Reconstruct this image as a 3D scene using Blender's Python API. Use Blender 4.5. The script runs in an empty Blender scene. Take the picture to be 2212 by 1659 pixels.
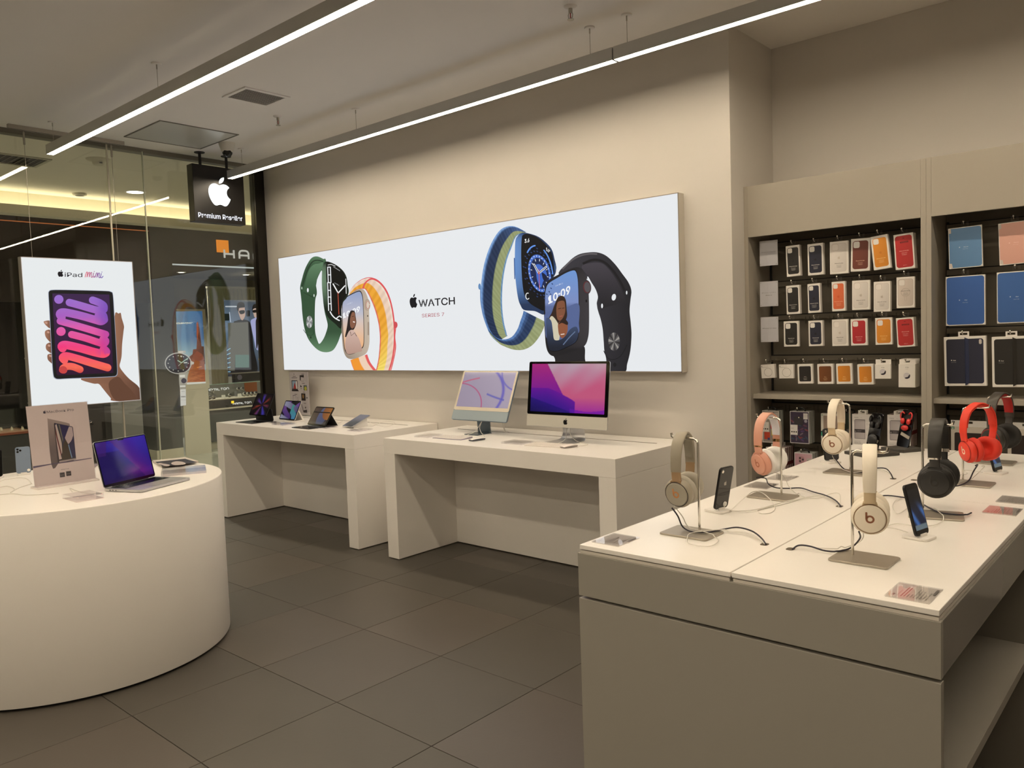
import bpy, bmesh, math, random
from mathutils import Vector, Matrix
from mathutils.geometry import tessellate_polygon
random.seed(7)
SC = bpy.context.scene
COL = SC.collection
PI = math.pi
# ------------------------------------------------------------------ camera
CAM_H = 1.53
YAW, PITCH, ROLL, FPX = -0.726211, -0.0605801, -0.0349074, 1715.594
CX, CY = 1106.0, 829.5
_f = Vector((math.sin(YAW) * math.cos(PITCH), math.cos(YAW) * math.cos(PITCH), math.sin(PITCH)))
_r = Vector((math.cos(YAW), -math.sin(YAW), 0))
_u = _r.cross(_f)
CR = _r * math.cos(ROLL) + _u * math.sin(ROLL)
CU = -_r * math.sin(ROLL) + _u * math.cos(ROLL)
cam = bpy.data.cameras.new('camera')
cam_o = bpy.data.objects.new('camera', cam)
COL.objects.link(cam_o)
cam_o.matrix_world = Matrix(((CR.x, CU.x, -_f.x, 0), (CR.y, CU.y, -_f.y, 0), (CR.z, CU.z, -_f.z, CAM_H), (0, 0, 0, 1)))
cam.sensor_fit = 'HORIZONTAL'
cam.sensor_width = 36.0
cam.lens = FPX / 2212.0 * 36.0
cam.clip_start = 0.05
cam.clip_end = 60
SC.camera = cam_o
# ------------------------------------------------------------------ world and exposure
wd = bpy.data.worlds.new('world')
SC.world = wd
wd.use_nodes = True
wd.node_tree.nodes['Background'].inputs[0].default_value = (0.9, 0.8, 0.65, 1)
wd.node_tree.nodes['Background'].inputs[1].default_value = 0.02
SC.view_settings.view_transform = 'Standard'
SC.view_settings.look = 'None'
SC.view_settings.exposure = 0.0
SC.view_settings.gamma = 1.0
SC.view_settings.use_curve_mapping = False
SC.cycles.use_denoising = True
SC.cycles.max_bounces = 10
SC.cycles.diffuse_bounces = 5
SC.cycles.glossy_bounces = 4
SC.cycles.transparent_max_bounces = 16
SC.cycles.sample_clamp_indirect = 6
SC.cycles.caustics_reflective = False
SC.cycles.caustics_refractive = False
STRIP_COL = (1.0, 0.84, 0.63)
STRIP_E = 47.0
MALL_E = 1.8


# ------------------------------------------------------------------ where a pixel of the photograph lies on a plane of the room
def ray(px, py):
    return CR * ((px - CX) / FPX) - CU * ((py - CY) / FPX) + _f
def on_z(px, py, z):
    d = ray(px, py); return Vector((0, 0, CAM_H)) + d * ((z - CAM_H) / d.z)
def on_y(px, py, y):
    d = ray(px, py); return Vector((0, 0, CAM_H)) + d * (y / d.y)
def on_x(px, py, x):
    d = ray(px, py); return Vector((0, 0, CAM_H)) + d * (x / d.x)


# ------------------------------------------------------------------ colours and materials
def lin(c):
    c = c / 255.0
    return c / 12.92 if c <= 0.04045 else ((c + 0.055) / 1.055) ** 2.4
def L3(rgb):
    return (lin(rgb[0]), lin(rgb[1]), lin(rgb[2]))
MATS = {}
def mat(name, rgb, rough=0.5, metal=0.0, emit=None, es=0.0, noise=0.0, nscale=20.0, bump=0.0, coat=0.0, spec=0.5, bscale=None):
    if name in MATS:
        return MATS[name]
    m = bpy.data.materials.new(name)
    m.use_nodes = True
    nt = m.node_tree
    b = nt.nodes['Principled BSDF']
    c = L3(rgb)
    b.inputs['Base Color'].default_value = (*c, 1)
    b.inputs['Roughness'].default_value = rough
    b.inputs['Metallic'].default_value = metal
    b.inputs['Specular IOR Level'].default_value = spec
    b.inputs['Coat Weight'].default_value = coat
    if emit is not None:
        b.inputs['Emission Color'].default_value = (*emit, 1)
        b.inputs['Emission Strength'].default_value = es
    if noise or bump:
        tc = nt.nodes.new('ShaderNodeTexCoord')
        nz = nt.nodes.new('ShaderNodeTexNoise')
        nz.inputs['Scale'].default_value = nscale
        nz.inputs['Detail'].default_value = 5
        nt.links.new(tc.outputs['Object'], nz.inputs['Vector'])
        if noise:
            mx = nt.nodes.new('ShaderNodeMix'); mx.data_type = 'RGBA'
            mx.inputs[6].default_value = tuple(x * (1 - noise) for x in c) + (1,)
            mx.inputs[7].default_value = tuple(min(1, x * (1 + noise)) for x in c) + (1,)
            nt.links.new(nz.outputs['Fac'], mx.inputs[0])
            nt.links.new(mx.outputs[2], b.inputs['Base Color'])
        if bump:
            bp = nt.nodes.new('ShaderNodeBump')
            bp.inputs['Strength'].default_value = bump
            bp.inputs['Distance'].default_value = 0.002
            n2 = nz
            if bscale:
                n2 = nt.nodes.new('ShaderNodeTexNoise')
                n2.inputs['Scale'].default_value = bscale
                nt.links.new(tc.outputs['Object'], n2.inputs['Vector'])
            nt.links.new(n2.outputs['Fac'], bp.inputs['Height'])
            nt.links.new(bp.outputs['Normal'], b.inputs['Normal'])
    MATS[name] = m
    return m
def emis(name, col, strength):
    if name in MATS:
        return MATS[name]
    m = bpy.data.materials.new(name); m.use_nodes = True
    nt = m.node_tree; nt.nodes.clear()
    e = nt.nodes.new('ShaderNodeEmission'); o = nt.nodes.new('ShaderNodeOutputMaterial')
    e.inputs[0].default_value = (*col, 1); e.inputs[1].default_value = strength
    nt.links.new(e.outputs[0], o.inputs[0])
    MATS[name] = m
    return m
def glass_mat(name, tint, f0=0.04, rough=0.0):
    m = bpy.data.materials.new(name); m.use_nodes = True
    nt = m.node_tree; nt.nodes.clear()
    N = nt.nodes.new
    o = N('ShaderNodeOutputMaterial'); mix = N('ShaderNodeMixShader'); tr = N('ShaderNodeBsdfTransparent'); gl = N('ShaderNodeBsdfGlossy')
    lw = N('ShaderNodeLayerWeight'); pw = N('ShaderNodeMath'); mr = N('ShaderNodeMapRange')
    lw.inputs[0].default_value = 0.5
    pw.operation = 'POWER'; pw.inputs[1].default_value = 5
    mr.inputs[3].default_value = f0; mr.inputs[4].default_value = 1.0
    tr.inputs[0].default_value = (*tint, 1)
    gl.inputs[0].default_value = (1, 1, 1, 1); gl.inputs[1].default_value = rough
    nt.links.new(lw.outputs['Facing'], pw.inputs[0]); nt.links.new(pw.outputs[0], mr.inputs[0])
    nt.links.new(mr.outputs[0], mix.inputs[0]); nt.links.new(tr.outputs[0], mix.inputs[1]); nt.links.new(gl.outputs[0], mix.inputs[2])
    nt.links.new(mix.outputs[0], o.inputs[0])
    MATS[name] = m
    return m
def print_mat(name, emission, rough=0.6, diffuse=0.0):
    """Flat print: colours come from the mesh's colour attribute. emission > 0 is a backlit sheet or a screen."""
    m = bpy.data.materials.new(name); m.use_nodes = True
    nt = m.node_tree
    b = nt.nodes['Principled BSDF']
    a = nt.nodes.new('ShaderNodeAttribute'); a.attribute_name = 'ink'
    b.inputs['Roughness'].default_value = rough
    if emission > 0:
        b.inputs['Base Color'].default_value = (0.01, 0.01, 0.01, 1)
        nt.links.new(a.outputs['Color'], b.inputs['Emission Color'])
        b.inputs['Emission Strength'].default_value = emission
        if rough > 0.5:
            b.inputs['Specular IOR Level'].default_value = 0.1
    else:
        nt.links.new(a.outputs['Color'], b.inputs['Base Color'])
    MATS[name] = m
    return m
M_WALL = mat('wall_paint', (212, 207, 200), 0.75, noise=0.02, nscale=3, bump=0.05, bscale=220)
M_CEIL = mat('ceiling_paint', (243, 240, 236), 0.85, noise=0.02, nscale=2)
M_WHITE = mat('white_laminate', (240, 236, 230), 0.32, noise=0.012, nscale=6)
M_TOP = mat('white_solid_surface', (242, 238, 232), 0.28, noise=0.02, nscale=5)
M_GREY = mat('grey_laminate', (154, 150, 141), 0.38, noise=0.02, nscale=5)
M_GREYG = mat('grey_gloss_laminate', (134, 131, 125), 0.12, noise=0.02, nscale=5)
M_DGREY = mat('dark_grey_board', (124, 119, 110), 0.55, noise=0.03, nscale=8)
M_FLOOR = mat('slate_tile', (99, 94, 86), 0.45, noise=0.10, nscale=3.0, bump=0.12, bscale=60)
M_GROUT = mat('grout', (48, 44, 40), 0.9)
M_BLACK = mat('black_plastic', (16, 16, 17), 0.35)
M_BLACKG = mat('black_gloss', (9, 9, 10), 0.08)
M_BLACKM = mat('black_matte', (20, 19, 18), 0.6)
M_STEEL = mat('brushed_steel', (178, 172, 162), 0.3, metal=1.0, noise=0.05, nscale=80)
M_CHROME = mat('chrome', (225, 222, 215), 0.1, metal=1.0)
M_ALU = mat('silver_aluminium', (205, 205, 206), 0.35, metal=0.9)
M_STRIPBODY = mat('lamp_aluminium', (205, 205, 202), 0.45, metal=0.3)
M_STRIP = emis('strip_diffuser', STRIP_COL, STRIP_E)
M_CARD = mat('white_card', (236, 232, 226), 0.55)
M_GLASS = glass_mat('window_glass', (0.965, 0.975, 0.955), 0.045)
M_ACRYL = glass_mat('clear_acrylic', (0.97, 0.97, 0.98), 0.05)
M_PRINT = print_mat('printed_card', 0.0, 0.5)
M_PRINTG = print_mat('printed_gloss', 0.0, 0.25)
M_LIT = print_mat('backlit_print', 1.0, 0.6)
M_SCREEN = print_mat('screen_image', 1.0, 0.06)
M_CABLEW = mat('white_cable', (222, 218, 210), 0.5)
M_CABLED = mat('dark_cable', (34, 30, 44), 0.5)


# ------------------------------------------------------------------ mesh builder
def rrect(w, h, r, n=4, cx=0.0, cy=0.0):
    r = min(r, w / 2 - 1e-5, h / 2 - 1e-5)
    P = []
    for (sx, sy, a0) in ((1, 1, 0), (-1, 1, PI / 2), (-1, -1, PI), (1, -1, 1.5 * PI)):
        for k in range(n + 1):
            a = a0 + PI / 2 * k / n
            P.append((cx + sx * (w / 2 - r) + r * math.cos(a), cy + sy * (h / 2 - r) + r * math.sin(a)))
    return P
def ellipse(rx, ry, n=24, cx=0.0, cy=0.0, rot=0.0):
    c, s = math.cos(rot), math.sin(rot)
    return [(cx + rx * math.cos(t) * c - ry * math.sin(t) * s, cy + rx * math.cos(t) * s + ry * math.sin(t) * c)
            for t in [2 * PI * k / n for k in range(n)]]
def smooth(P, n=6, closed=False):
    """Catmull-Rom through P (tuples of any length)."""
    out = []
    N = len(P)
    segs = N if closed else N - 1
    for i in range(segs):
        p0 = P[(i - 1) % N] if closed or i > 0 else P[0]
        p1 = P[i]; p2 = P[(i + 1) % N]
        p3 = P[(i + 2) % N] if closed or i + 2 < N else P[N - 1]
        for k in range(n):
            t = k / n
            out.append(tuple(0.5 * (2 * b + (c - a) * t + (2 * a - 5 * b + 4 * c - d) * t * t + (3 * b - a - 3 * c + d) * t ** 3)
                             for a, b, c, d in zip(p0, p1, p2, p3)))
    if not closed:
        out.append(tuple(P[-1]))
    return out
def frame(o, x, y, z=None):
    x = Vector(x).normalized(); y = Vector(y)
    y = (y - x * x.dot(y)).normalized()
    z = x.cross(y)
    o = Vector(o)
    return Matrix(((x.x, y.x, z.x, o.x), (x.y, y.y, z.y, o.y), (x.z, y.z, z.z, o.z), (0, 0, 0, 1)))
IDM = Matrix.Identity(4)
class MB:
    def __init__(self):
        self.v = []; self.f = []; self.mi = []; self.sm = []
    def add(self, verts, faces, M=IDM, mi=0, sm=False):
        o = len(self.v)
        self.v += [M @ Vector(p) for p in verts]
        for f in faces:
            self.f.append([o + i for i in f]); self.mi.append(mi); self.sm.append(sm)
        return self
    def box(self, a, b, M=IDM, mi=0):
        (x0, y0, z0), (x1, y1, z1) = a, b
        V = [(x0, y0, z0), (x1, y0, z0), (x1, y1, z0), (x0, y1, z0), (x0, y0, z1), (x1, y0, z1), (x1, y1, z1), (x0, y1, z1)]
        return self.add(V, [(0, 3, 2, 1), (4, 5, 6, 7), (0, 1, 5, 4), (1, 2, 6, 5), (2, 3, 7, 6), (3, 0, 4, 7)], M, mi)
    def prism(self, poly, z0, z1, M=IDM, mi=0, sm=False, cap=True, mcap=None):
        n = len(poly)
        area = sum(poly[i][0] * poly[(i + 1) % n][1] - poly[(i + 1) % n][0] * poly[i][1] for i in range(n))
        if area < 0:
            poly = poly[::-1]
        V = [(p[0], p[1], z0) for p in poly] + [(p[0], p[1], z1) for p in poly]
        self.add(V, [(i, (i + 1) % n, n + (i + 1) % n, n + i) for i in range(n)], M, mi, sm)
        if cap:
            mc = mi if mcap is None else mcap
            self.add([(p[0], p[1], z1) for p in poly], [tuple(range(n))], M, mc)
            self.add([(p[0], p[1], z0) for p in poly], [tuple(range(n - 1, -1, -1))], M, mi)
        return self
    def slab(self, poly, z0, z1, ch, M=IDM, mi=0):
        """prism with a chamfered top and bottom rim"""
        n = len(poly)
        area = sum(poly[i][0] * poly[(i + 1) % n][1] - poly[(i + 1) % n][0] * poly[i][1] for i in range(n))
        if area < 0:
            poly = poly[::-1]
        cx = sum(p[0] for p in poly) / n; cy = sum(p[1] for p in poly) / n
        w = max(abs(p[0] - cx) for p in poly); h = max(abs(p[1] - cy) for p in poly)
        def ins(p):
            return (cx + (p[0] - cx) * (1 - ch / w), cy + (p[1] - cy) * (1 - ch / h))
        rings = [[(*ins(p), z0) for p in poly], [(*p, z0 + ch) for p in poly], [(*p, z1 - ch) for p in poly], [(*ins(p), z1) for p in poly]]
        V = [p for r in rings for p in r]
        F = []
        for k in range(3):
            F += [(k * n + i, k * n + (i + 1) % n, (k + 1) * n + (i + 1) % n, (k + 1) * n + i) for i in range(n)]
        self.add(V, F, M, mi)
        self.add(rings[3], [tuple(range(n))], M, mi); self.add(rings[0], [tuple(range(n - 1, -1, -1))], M, mi)
        return self
    def lathe(self, prof, n=20, M=IDM, mi=0, sm=True, close=True):
        """prof: (r, z) from bottom to top, about local z"""
        V = []; F = []
        m = len(prof)
        for i in range(n):
            a = 2 * PI * i / n
            V += [(r * math.cos(a), r * math.sin(a), z) for r, z in prof]
        for i in range(n):
            j = (i + 1) % n
            F += [(i * m + k, j * m + k, j * m + k + 1, i * m + k + 1) for k in range(m - 1)]
        self.add(V, F, M, mi, sm)
        if close:
            if prof[0][0] > 1e-6:
                self.add([V[i * m] for i in range(n)], [tuple(range(n - 1, -1, -1))], M, mi)
            if prof[-1][0] > 1e-6:
                self.add([V[i * m + m - 1] for i in range(n)], [tuple(range(n))], M, mi)
        return self
    def tube(self, path, r, n=8, M=IDM, mi=0, sm=True, caps=True):
        P = [Vector(p) for p in path]
        rs = r if isinstance(r, (list, tuple)) else [r] * len(P)
        t0 = (P[1] - P[0]).normalized()
        u = t0.orthogonal().normalized()
        V = []
        for i, p in enumerate(P):
            t = (P[min(i + 1, len(P) - 1)] - P[max(i - 1, 0)]).normalized()
            u = (u - t * u.dot(t)).normalized()
            w = t.cross(u)
            V += [p + (u * math.cos(2 * PI * k / n) + w * math.sin(2 * PI * k / n)) * rs[i] for k in range(n)]
        F = [(i * n + k, i * n + (k + 1) % n, (i + 1) * n + (k + 1) % n, (i + 1) * n + k) for i in range(len(P) - 1) for k in range(n)]
        self.add(V, F, M, mi, sm)
        if caps:
            self.add(V[:n], [tuple(range(n - 1, -1, -1))], M, mi); self.add(V[-n:], [tuple(range(n))], M, mi)
        return self
    def band(self, path, w, t, M=IDM, mi=0, off=0.0):
        """sweep of a w (local x) by t strip along a path of (y, z); off shifts it along the path's normal; w may be a list"""
        n = len(path)
        ws = w if isinstance(w, (list, tuple)) else [w] * n
        V = []
        for i, (y, z) in enumerate(path):
            a = path[max(i - 1, 0)]; b = path[min(i + 1, n - 1)]
            ty, tz = b[0] - a[0], b[1] - a[1]
            l = math.hypot(ty, tz) or 1
            ny, nz = -tz / l, ty / l
            h = ws[i] / 2
            c = min(t * 0.35, h * 0.3)
            for (dx, dn) in ((-h, -t / 2 + c), (-h, t / 2 - c), (-h + c, t / 2), (h - c, t / 2), (h, t / 2 - c), (h, -t / 2 + c), (h - c, -t / 2), (-h + c, -t / 2)):
                V.append((dx, y + ny * (dn + off), z + nz * (dn + off)))
        F = [(i * 8 + k, (i + 1) * 8 + k, (i + 1) * 8 + (k + 1) % 8, i * 8 + (k + 1) % 8) for i in range(n - 1) for k in range(8)]
        self.add(V, F, M, mi, True)
        self.add(V[:8], [tuple(range(8))], M, mi); self.add(V[-8:], [tuple(range(7, -1, -1))], M, mi)
        return self
    def ball(self, c, rx, ry=None, rz=None, n=12, m=8, M=IDM, mi=0):
        ry = ry or rx; rz = rz or rx
        prof = [(math.cos(-PI / 2 + PI * k / m), math.sin(-PI / 2 + PI * k / m)) for k in range(m + 1)]
        S = M @ Matrix.Translation(c) @ Matrix.Diagonal((rx, ry, rz, 1))
        return self.lathe([(max(r, 0), z) for r, z in prof], n, S, mi, True, False)
    def text(self, s, size, M=IDM, mi=0, align='LEFT', bold=0.0, width=None, font='ui', depth=0.0):
        V, F, w = text_mesh(s, font, bold)
        k = size if width is None else width / max(w, 1e-6)
        ox = {'LEFT': 0, 'CENTER': -w * k / 2, 'RIGHT': -w * k}[align]
        self.add([(x * k + ox, y * size, 0) for x, y in V], F, M, mi)
        return self
    def build(self, name, mats, parent=None, bevel=0.0, autosmooth=True):
        if not isinstance(mats, (list, tuple)):
            mats = [mats]
        me = bpy.data.meshes.new(name)
        me.from_pydata([tuple(p) for p in self.v], [], self.f)
        for m in mats:
            me.materials.append(m)
        me.polygons.foreach_set('material_index', self.mi)
        me.polygons.foreach_set('use_smooth', self.sm)
        if bevel > 0:
            bm = bmesh.new(); bm.from_mesh(me)
            bmesh.ops.remove_doubles(bm, verts=bm.verts, dist=1e-6)
            ed = [e for e in bm.edges if len(e.link_faces) == 2 and e.calc_face_angle(0) > 0.6]
            bmesh.ops.bevel(bm, geom=ed, offset=bevel, segments=2, affect='EDGES', profile=0.6, clamp_overlap=True)
            bm.to_mesh(me); bm.free()
        me.update()
        o = bpy.data.objects.new(name, me)
        COL.objects.link(o)
        if parent is not None:
            o.parent = parent
        return o
# text outlines from Blender's own fonts
_FONTS = {}
def get_font(kind):
    if kind not in _FONTS:
        f = None
        try:
            base = bpy.utils.system_resource('DATAFILES', path='fonts')
            fn = {'ui': 'Inter.woff2', 'cjk': 'Noto Sans CJK Regular.woff2'}[kind]
            f = bpy.data.fonts.load(base + '/' + fn)
        except Exception:
            f = None
        _FONTS[kind] = f
    return _FONTS[kind]
_TXT = {}
def text_mesh(s, font='ui', bold=0.0):
    key = (s, font, bold)
    if key in _TXT:
        return _TXT[key]
    cu = bpy.data.curves.new('glyphs', 'FONT')
    cu.body = s; cu.size = 1.0; cu.offset = bold; cu.resolution_u = 3
    f = get_font(font)
    if f:
        cu.font = f
    ob = bpy.data.objects.new('glyphs', cu)
    COL.objects.link(ob)
    dg = bpy.context.evaluated_depsgraph_get()
    ev = ob.evaluated_get(dg)
    me = ev.to_mesh()
    V = [(v.co.x, v.co.y) for v in me.vertices]
    F = [tuple(p.vertices) for p in me.polygons]
    ev.to_mesh_clear()
    bpy.data.objects.remove(ob); bpy.data.curves.remove(cu)
    x0 = min((p[0] for p in V), default=0); x1 = max((p[0] for p in V), default=1)
    V = [(x - x0, y) for x, y in V]
    _TXT[key] = (V, F, x1 - x0)
    return _TXT[key]
# the bitten fruit emblem, flattened from arcs; unit height about 1, centred
def _path(d):
    import re
    tok = re.findall(r'[a-zA-Z]|-?\d*\.?\d+', d)
    i = 0; x = y = 0.0; out = []; cur = []; cmd = ''; lc = (0, 0)
    def num():
        nonlocal i
        v = float(tok[i]); i += 1; return v
    while i < len(tok):
        if tok[i].isalpha():
            cmd = tok[i]; i += 1
            if cmd in 'zZ':
                out.append(cur); cur = []; continue
        if cmd == 'M':
            x = num(); y = num(); cur = [(x, y)]; lc = (x, y)
        elif cmd in 'cs':
            if cmd == 'c':
                a = (x + num(), y + num())
            else:
                a = (2 * x - lc[0], 2 * y - lc[1])
            b = (x + num(), y + num()); e = (x + num(), y + num())
            for k in range(1, 7):
                t = k / 6; u = 1 - t
                cur.append((u**3 * x + 3 * u * u * t * a[0] + 3 * u * t * t * b[0] + t**3 * e[0],
                            u**3 * y + 3 * u * u * t * a[1] + 3 * u * t * t * b[1] + t**3 * e[1]))
            lc = b; x, y = e
    if cur:
        out.append(cur)
    return out
FRUIT = [[((px - 12.0) / 24, (12.0 - py) / 24) for px, py in loop] for loop in _path(
    'M12.152 6.896c-.948 0-2.415-1.078-3.96-1.04-2.04.027-3.91 1.183-4.961 3.014-2.117 3.675-.546 9.103 1.519 12.09 1.013 1.454 2.208 3.09 3.792 3.039 1.52-.065 2.09-.987 3.935-.987 1.831 0 2.35.987 3.96.948 1.637-.026 2.676-1.48 3.676-2.948 1.156-1.688 1.636-3.325 1.662-3.415-.039-.013-3.182-1.221-3.22-4.857-.026-3.04 2.48-4.494 2.597-4.559-1.429-2.09-3.623-2.324-4.39-2.376-2-.156-3.675 1.09-4.61 1.09z'
    'M15.53 3.83c.843-1.012 1.4-2.427 1.245-3.83-1.207.052-2.662.805-3.532 1.818-.78.896-1.454 2.338-1.273 3.714 1.338.104 2.715-.688 3.559-1.701z')]


# ------------------------------------------------------------------ flat print builder
class PB:
    """Ink shapes on a flat sheet. fn(x, y) gives the sheet point, nrm its facing direction; later shapes lie a hair above earlier ones."""
    def __init__(self, fn, nrm, step=0.00012, start=0.0003):
        self.fn = fn; self.n = Vector(nrm).normalized(); self.step = step; self.h = start
        self.v = []; self.f = []; self.c = []
    def _add(self, pts, faces, cols):
        o = len(self.v)
        off = self.n * self.h
        self.v += [Vector(self.fn(*p)) + off for p in pts]
        self.f += [[o + i for i in f] for f in faces]
        self.c += cols
        self.h += self.step
    def _col(self, col, pts):
        if callable(col):
            return [L3(col(*p)) for p in pts]
        c = L3(col)
        return [c] * len(pts)
    def poly(self, pts, col):
        tri = tessellate_polygon([[Vector((p[0], p[1], 0)) for p in pts]])
        self._add(pts, [tuple(t) for t in tri], self._col(col, pts))
        return self
    def curve(self, pts, col, n=5):
        return self.poly(smooth(pts, n, True), col)
    def grid(self, x0, y0, x1, y1, nx, ny, col, mask=None):
        pts = [(x0 + (x1 - x0) * i / nx, y0 + (y1 - y0) * j / ny) for j in range(ny + 1) for i in range(nx + 1)]
        F = [(j * (nx + 1) + i, j * (nx + 1) + i + 1, (j + 1) * (nx + 1) + i + 1, (j + 1) * (nx + 1) + i) for j in range(ny) for i in range(nx)]
        self._add(pts, F, self._col(col, pts))
        return self
    def warp(self, quad, nx, ny, col):
        """col(u, v) over a quad TL, TR, BR, BL"""
        a, b, c, d = quad
        pts = []; cs = []
        for j in range(ny + 1):
            v = j / ny
            for i in range(nx + 1):
                u = i / nx
                pts.append(tuple((p * (1 - u) + q * u) * (1 - v) + (s * (1 - u) + r * u) * v for p, q, r, s in zip(a, b, c, d)))
                cs.append(L3(col(u, v)))
        F = [(j * (nx + 1) + i, j * (nx + 1) + i + 1, (j + 1) * (nx + 1) + i + 1, (j + 1) * (nx + 1) + i) for j in range(ny) for i in range(nx)]
        self._add(pts, F, cs)
        return self
    def ribbon(self, A, B, col, m=1):
        """between two curves of equal length; col(t, s) with t along, s across, or a flat colour"""
        n = len(A)
        pts = []; cs = []
        for i in range(n):
            for k in range(m + 1):
                s = k / m
                p = tuple(a * (1 - s) + b * s for a, b in zip(A[i], B[i]))
                pts.append(p)
                cs.append(L3(col(i / (n - 1), s)) if callable(col) else L3(col))
        F = [(i * (m + 1) + k, i * (m + 1) + k + 1, (i + 1) * (m + 1) + k + 1, (i + 1) * (m + 1) + k) for i in range(n - 1) for k in range(m)]
        self._add(pts, F, cs)
        return self
    def stroke(self, path, w, col, caps=True):
        n = len(path)
        A = []; B = []
        for i, p in enumerate(path):
            a = path[max(i - 1, 0)]; b = path[min(i + 1, n - 1)]
            tx, ty = b[0] - a[0], b[1] - a[1]
            l = math.hypot(tx, ty) or 1
            ww = w[i] if isinstance(w, (list, tuple)) else w
            A.append((p[0] - ty / l * ww / 2, p[1] + tx / l * ww / 2)); B.append((p[0] + ty / l * ww / 2, p[1] - tx / l * ww / 2))
        h = self.h
        f = (lambda t, s: col(*[A[min(n - 1, round(t * (n - 1)))][k] * (1 - s) + B[min(n - 1, round(t * (n - 1)))][k] * s for k in (0, 1)])) if callable(col) else col
        self.ribbon(A, B, f, 2 if callable(col) else 1)
        if caps:
            self.h = h
            w0 = w[0] if isinstance(w, (list, tuple)) else w
            w1 = w[-1] if isinstance(w, (list, tuple)) else w
            self.poly(ellipse(w0 / 2, w0 / 2, 14, *path[0]), col); self.h = h
            self.poly(ellipse(w1 / 2, w1 / 2, 14, *path[-1]), col)
            self.h = h + self.step
        return self
    def text(self, s, x, y, size, col, ux=(1, 0), uy=(0, -1), align='LEFT', bold=0.0, width=None, font='ui'):
        V, F, w = text_mesh(s, font, bold)
        k = size if width is None else width / max(w, 1e-6)
        ox = {'LEFT': 0, 'CENTER': -w * k / 2, 'RIGHT': -w * k}[align]
        pts = [(x + ux[0] * (p[0] * k + ox) + uy[0] * p[1] * size, y + ux[1] * (p[0] * k + ox) + uy[1] * p[1] * size) for p in V]
        self._add(pts, list(F), self._col(col, pts))
        return self
    def fruit(self, x, y, size, col, ux=(1, 0), uy=(0, -1)):
        h = self.h
        for loop in FRUIT:
            self.h = h
            self.poly([(x + ux[0] * p[0] * size + uy[0] * p[1] * size, y + ux[1] * p[0] * size + uy[1] * p[1] * size) for p in loop], col)
        return self
    def build(self, name, m, parent=None):
        me = bpy.data.meshes.new(name)
        # face every triangle along the sheet normal
        F = []
        for f in self.f:
            p = [self.v[i] for i in f[:3]]
            F.append(f if (p[1] - p[0]).cross(p[2] - p[0]).dot(self.n) >= 0 else f[::-1])
        me.from_pydata([tuple(p) for p in self.v], [], F)
        at = me.color_attributes.new('ink', 'FLOAT_COLOR', 'POINT')
        at.data.foreach_set('color', [x for c in self.c for x in (c[0], c[1], c[2], 1.0)])
        me.materials.append(m)
        me.update()
        o = bpy.data.objects.new(name, me)
        COL.objects.link(o)
        if parent is not None:
            o.parent = parent
        return o


# ------------------------------------------------------------------ objects
def thing(name, label, cat, loc=(0, 0, 0), rz=0.0, group=None):
    o = bpy.data.objects.new(name, None)
    COL.objects.link(o)
    o.location = loc; o.rotation_euler = (0, 0, rz)
    o.empty_display_size = 0.05
    o['label'] = label; o['category'] = cat
    if group:
        o['group'] = group
    return o
def tag(o, label, cat, group=None):
    o['label'] = label; o['category'] = cat
    if group:
        o['group'] = group
    return o
def struct(o, label=None):
    o['kind'] = 'structure'
    if label:
        o['label'] = label
    return o
def dup(root, loc=None, rz=None, label=None):
    r = root.copy(); COL.objects.link(r)
    if loc is not None:
        r.location = loc
    if rz is not None:
        r.rotation_euler = (0, 0, rz)
    if label:
        r['label'] = label
    for ch in list(root.children):
        c = ch.copy(); COL.objects.link(c); c.parent = r
        for g in list(ch.children):
            d = g.copy(); COL.objects.link(d); d.parent = c
    return r
def mix(a, b, t):
    t = max(0.0, min(1.0, t))
    return tuple(x + (y - x) * t for x, y in zip(a, b))
# ================================================================== the room
ZC = 3.27
XG = -7.06            # glazing line
YW = 4.36             # wall with the long lightbox
YR = 4.95             # wall of the recess behind the shelving
# floor with its tiles
fl = struct(MB().box((XG, -5.4, -0.12), (3.2, 5.0, -0.004)).build('floor', M_GROUT))
TX, TY = 0.591, 0.606
tile_mats = [mat('slate_tile_a', (78, 73, 66), 0.42, noise=0.10, nscale=3.0, bump=0.10, bscale=70),
             mat('slate_tile_b', (75, 71, 64), 0.46, noise=0.12, nscale=2.6, bump=0.10, bscale=60),
             mat('slate_tile_c', (81, 75, 68), 0.40, noise=0.10, nscale=3.6, bump=0.12, bscale=80)]
tile_me = []
for k in range(3):
    o = MB().slab([(-TX / 2 + 0.0016, -TY / 2 + 0.0016), (TX / 2 - 0.0016, -TY / 2 + 0.0016), (TX / 2 - 0.0016, TY / 2 - 0.0016), (-TX / 2 + 0.0016, TY / 2 - 0.0016)],
                  -0.012, 0.0, 0.0008).build('tile', tile_mats[k], fl)
    tile_me.append(o.data); bpy.data.objects.remove(o)
for i in range(-6, 8):
    for j in range(-6, 5):
        x = -3.371 + TX * (i + 0.5); y = 1.937 + TY * (j + 0.5)
        if x < XG - 0.1 or y > 4.8 or (y > 4.4 and x < -2.3):
            continue
        o = bpy.data.objects.new('tile', tile_me[(i * 7 + j * 5 + i * j) % 3]); COL.objects.link(o)
        o.parent = fl; o.location = (x, y, 0)
        o.rotation_euler = (0, 0, PI * ((i + j) % 2))
struct(MB().box((XG - 0.1, -5.4, ZC), (3.2, 5.1, ZC + 0.12)).build('ceiling', M_CEIL))
struct(MB().box((-7.075, YW, 0), (-2.12, YR + 0.1, ZC)).build('wall_back', M_WALL))
struct(MB().box((-2.12, YR, 0), (3.2, YR + 0.1, ZC)).build('wall_recess', M_WALL))
struct(MB().box((3.2, -5.4, 0), (3.3, YR + 0.1, ZC)).build('wall_right', M_WALL))
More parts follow.
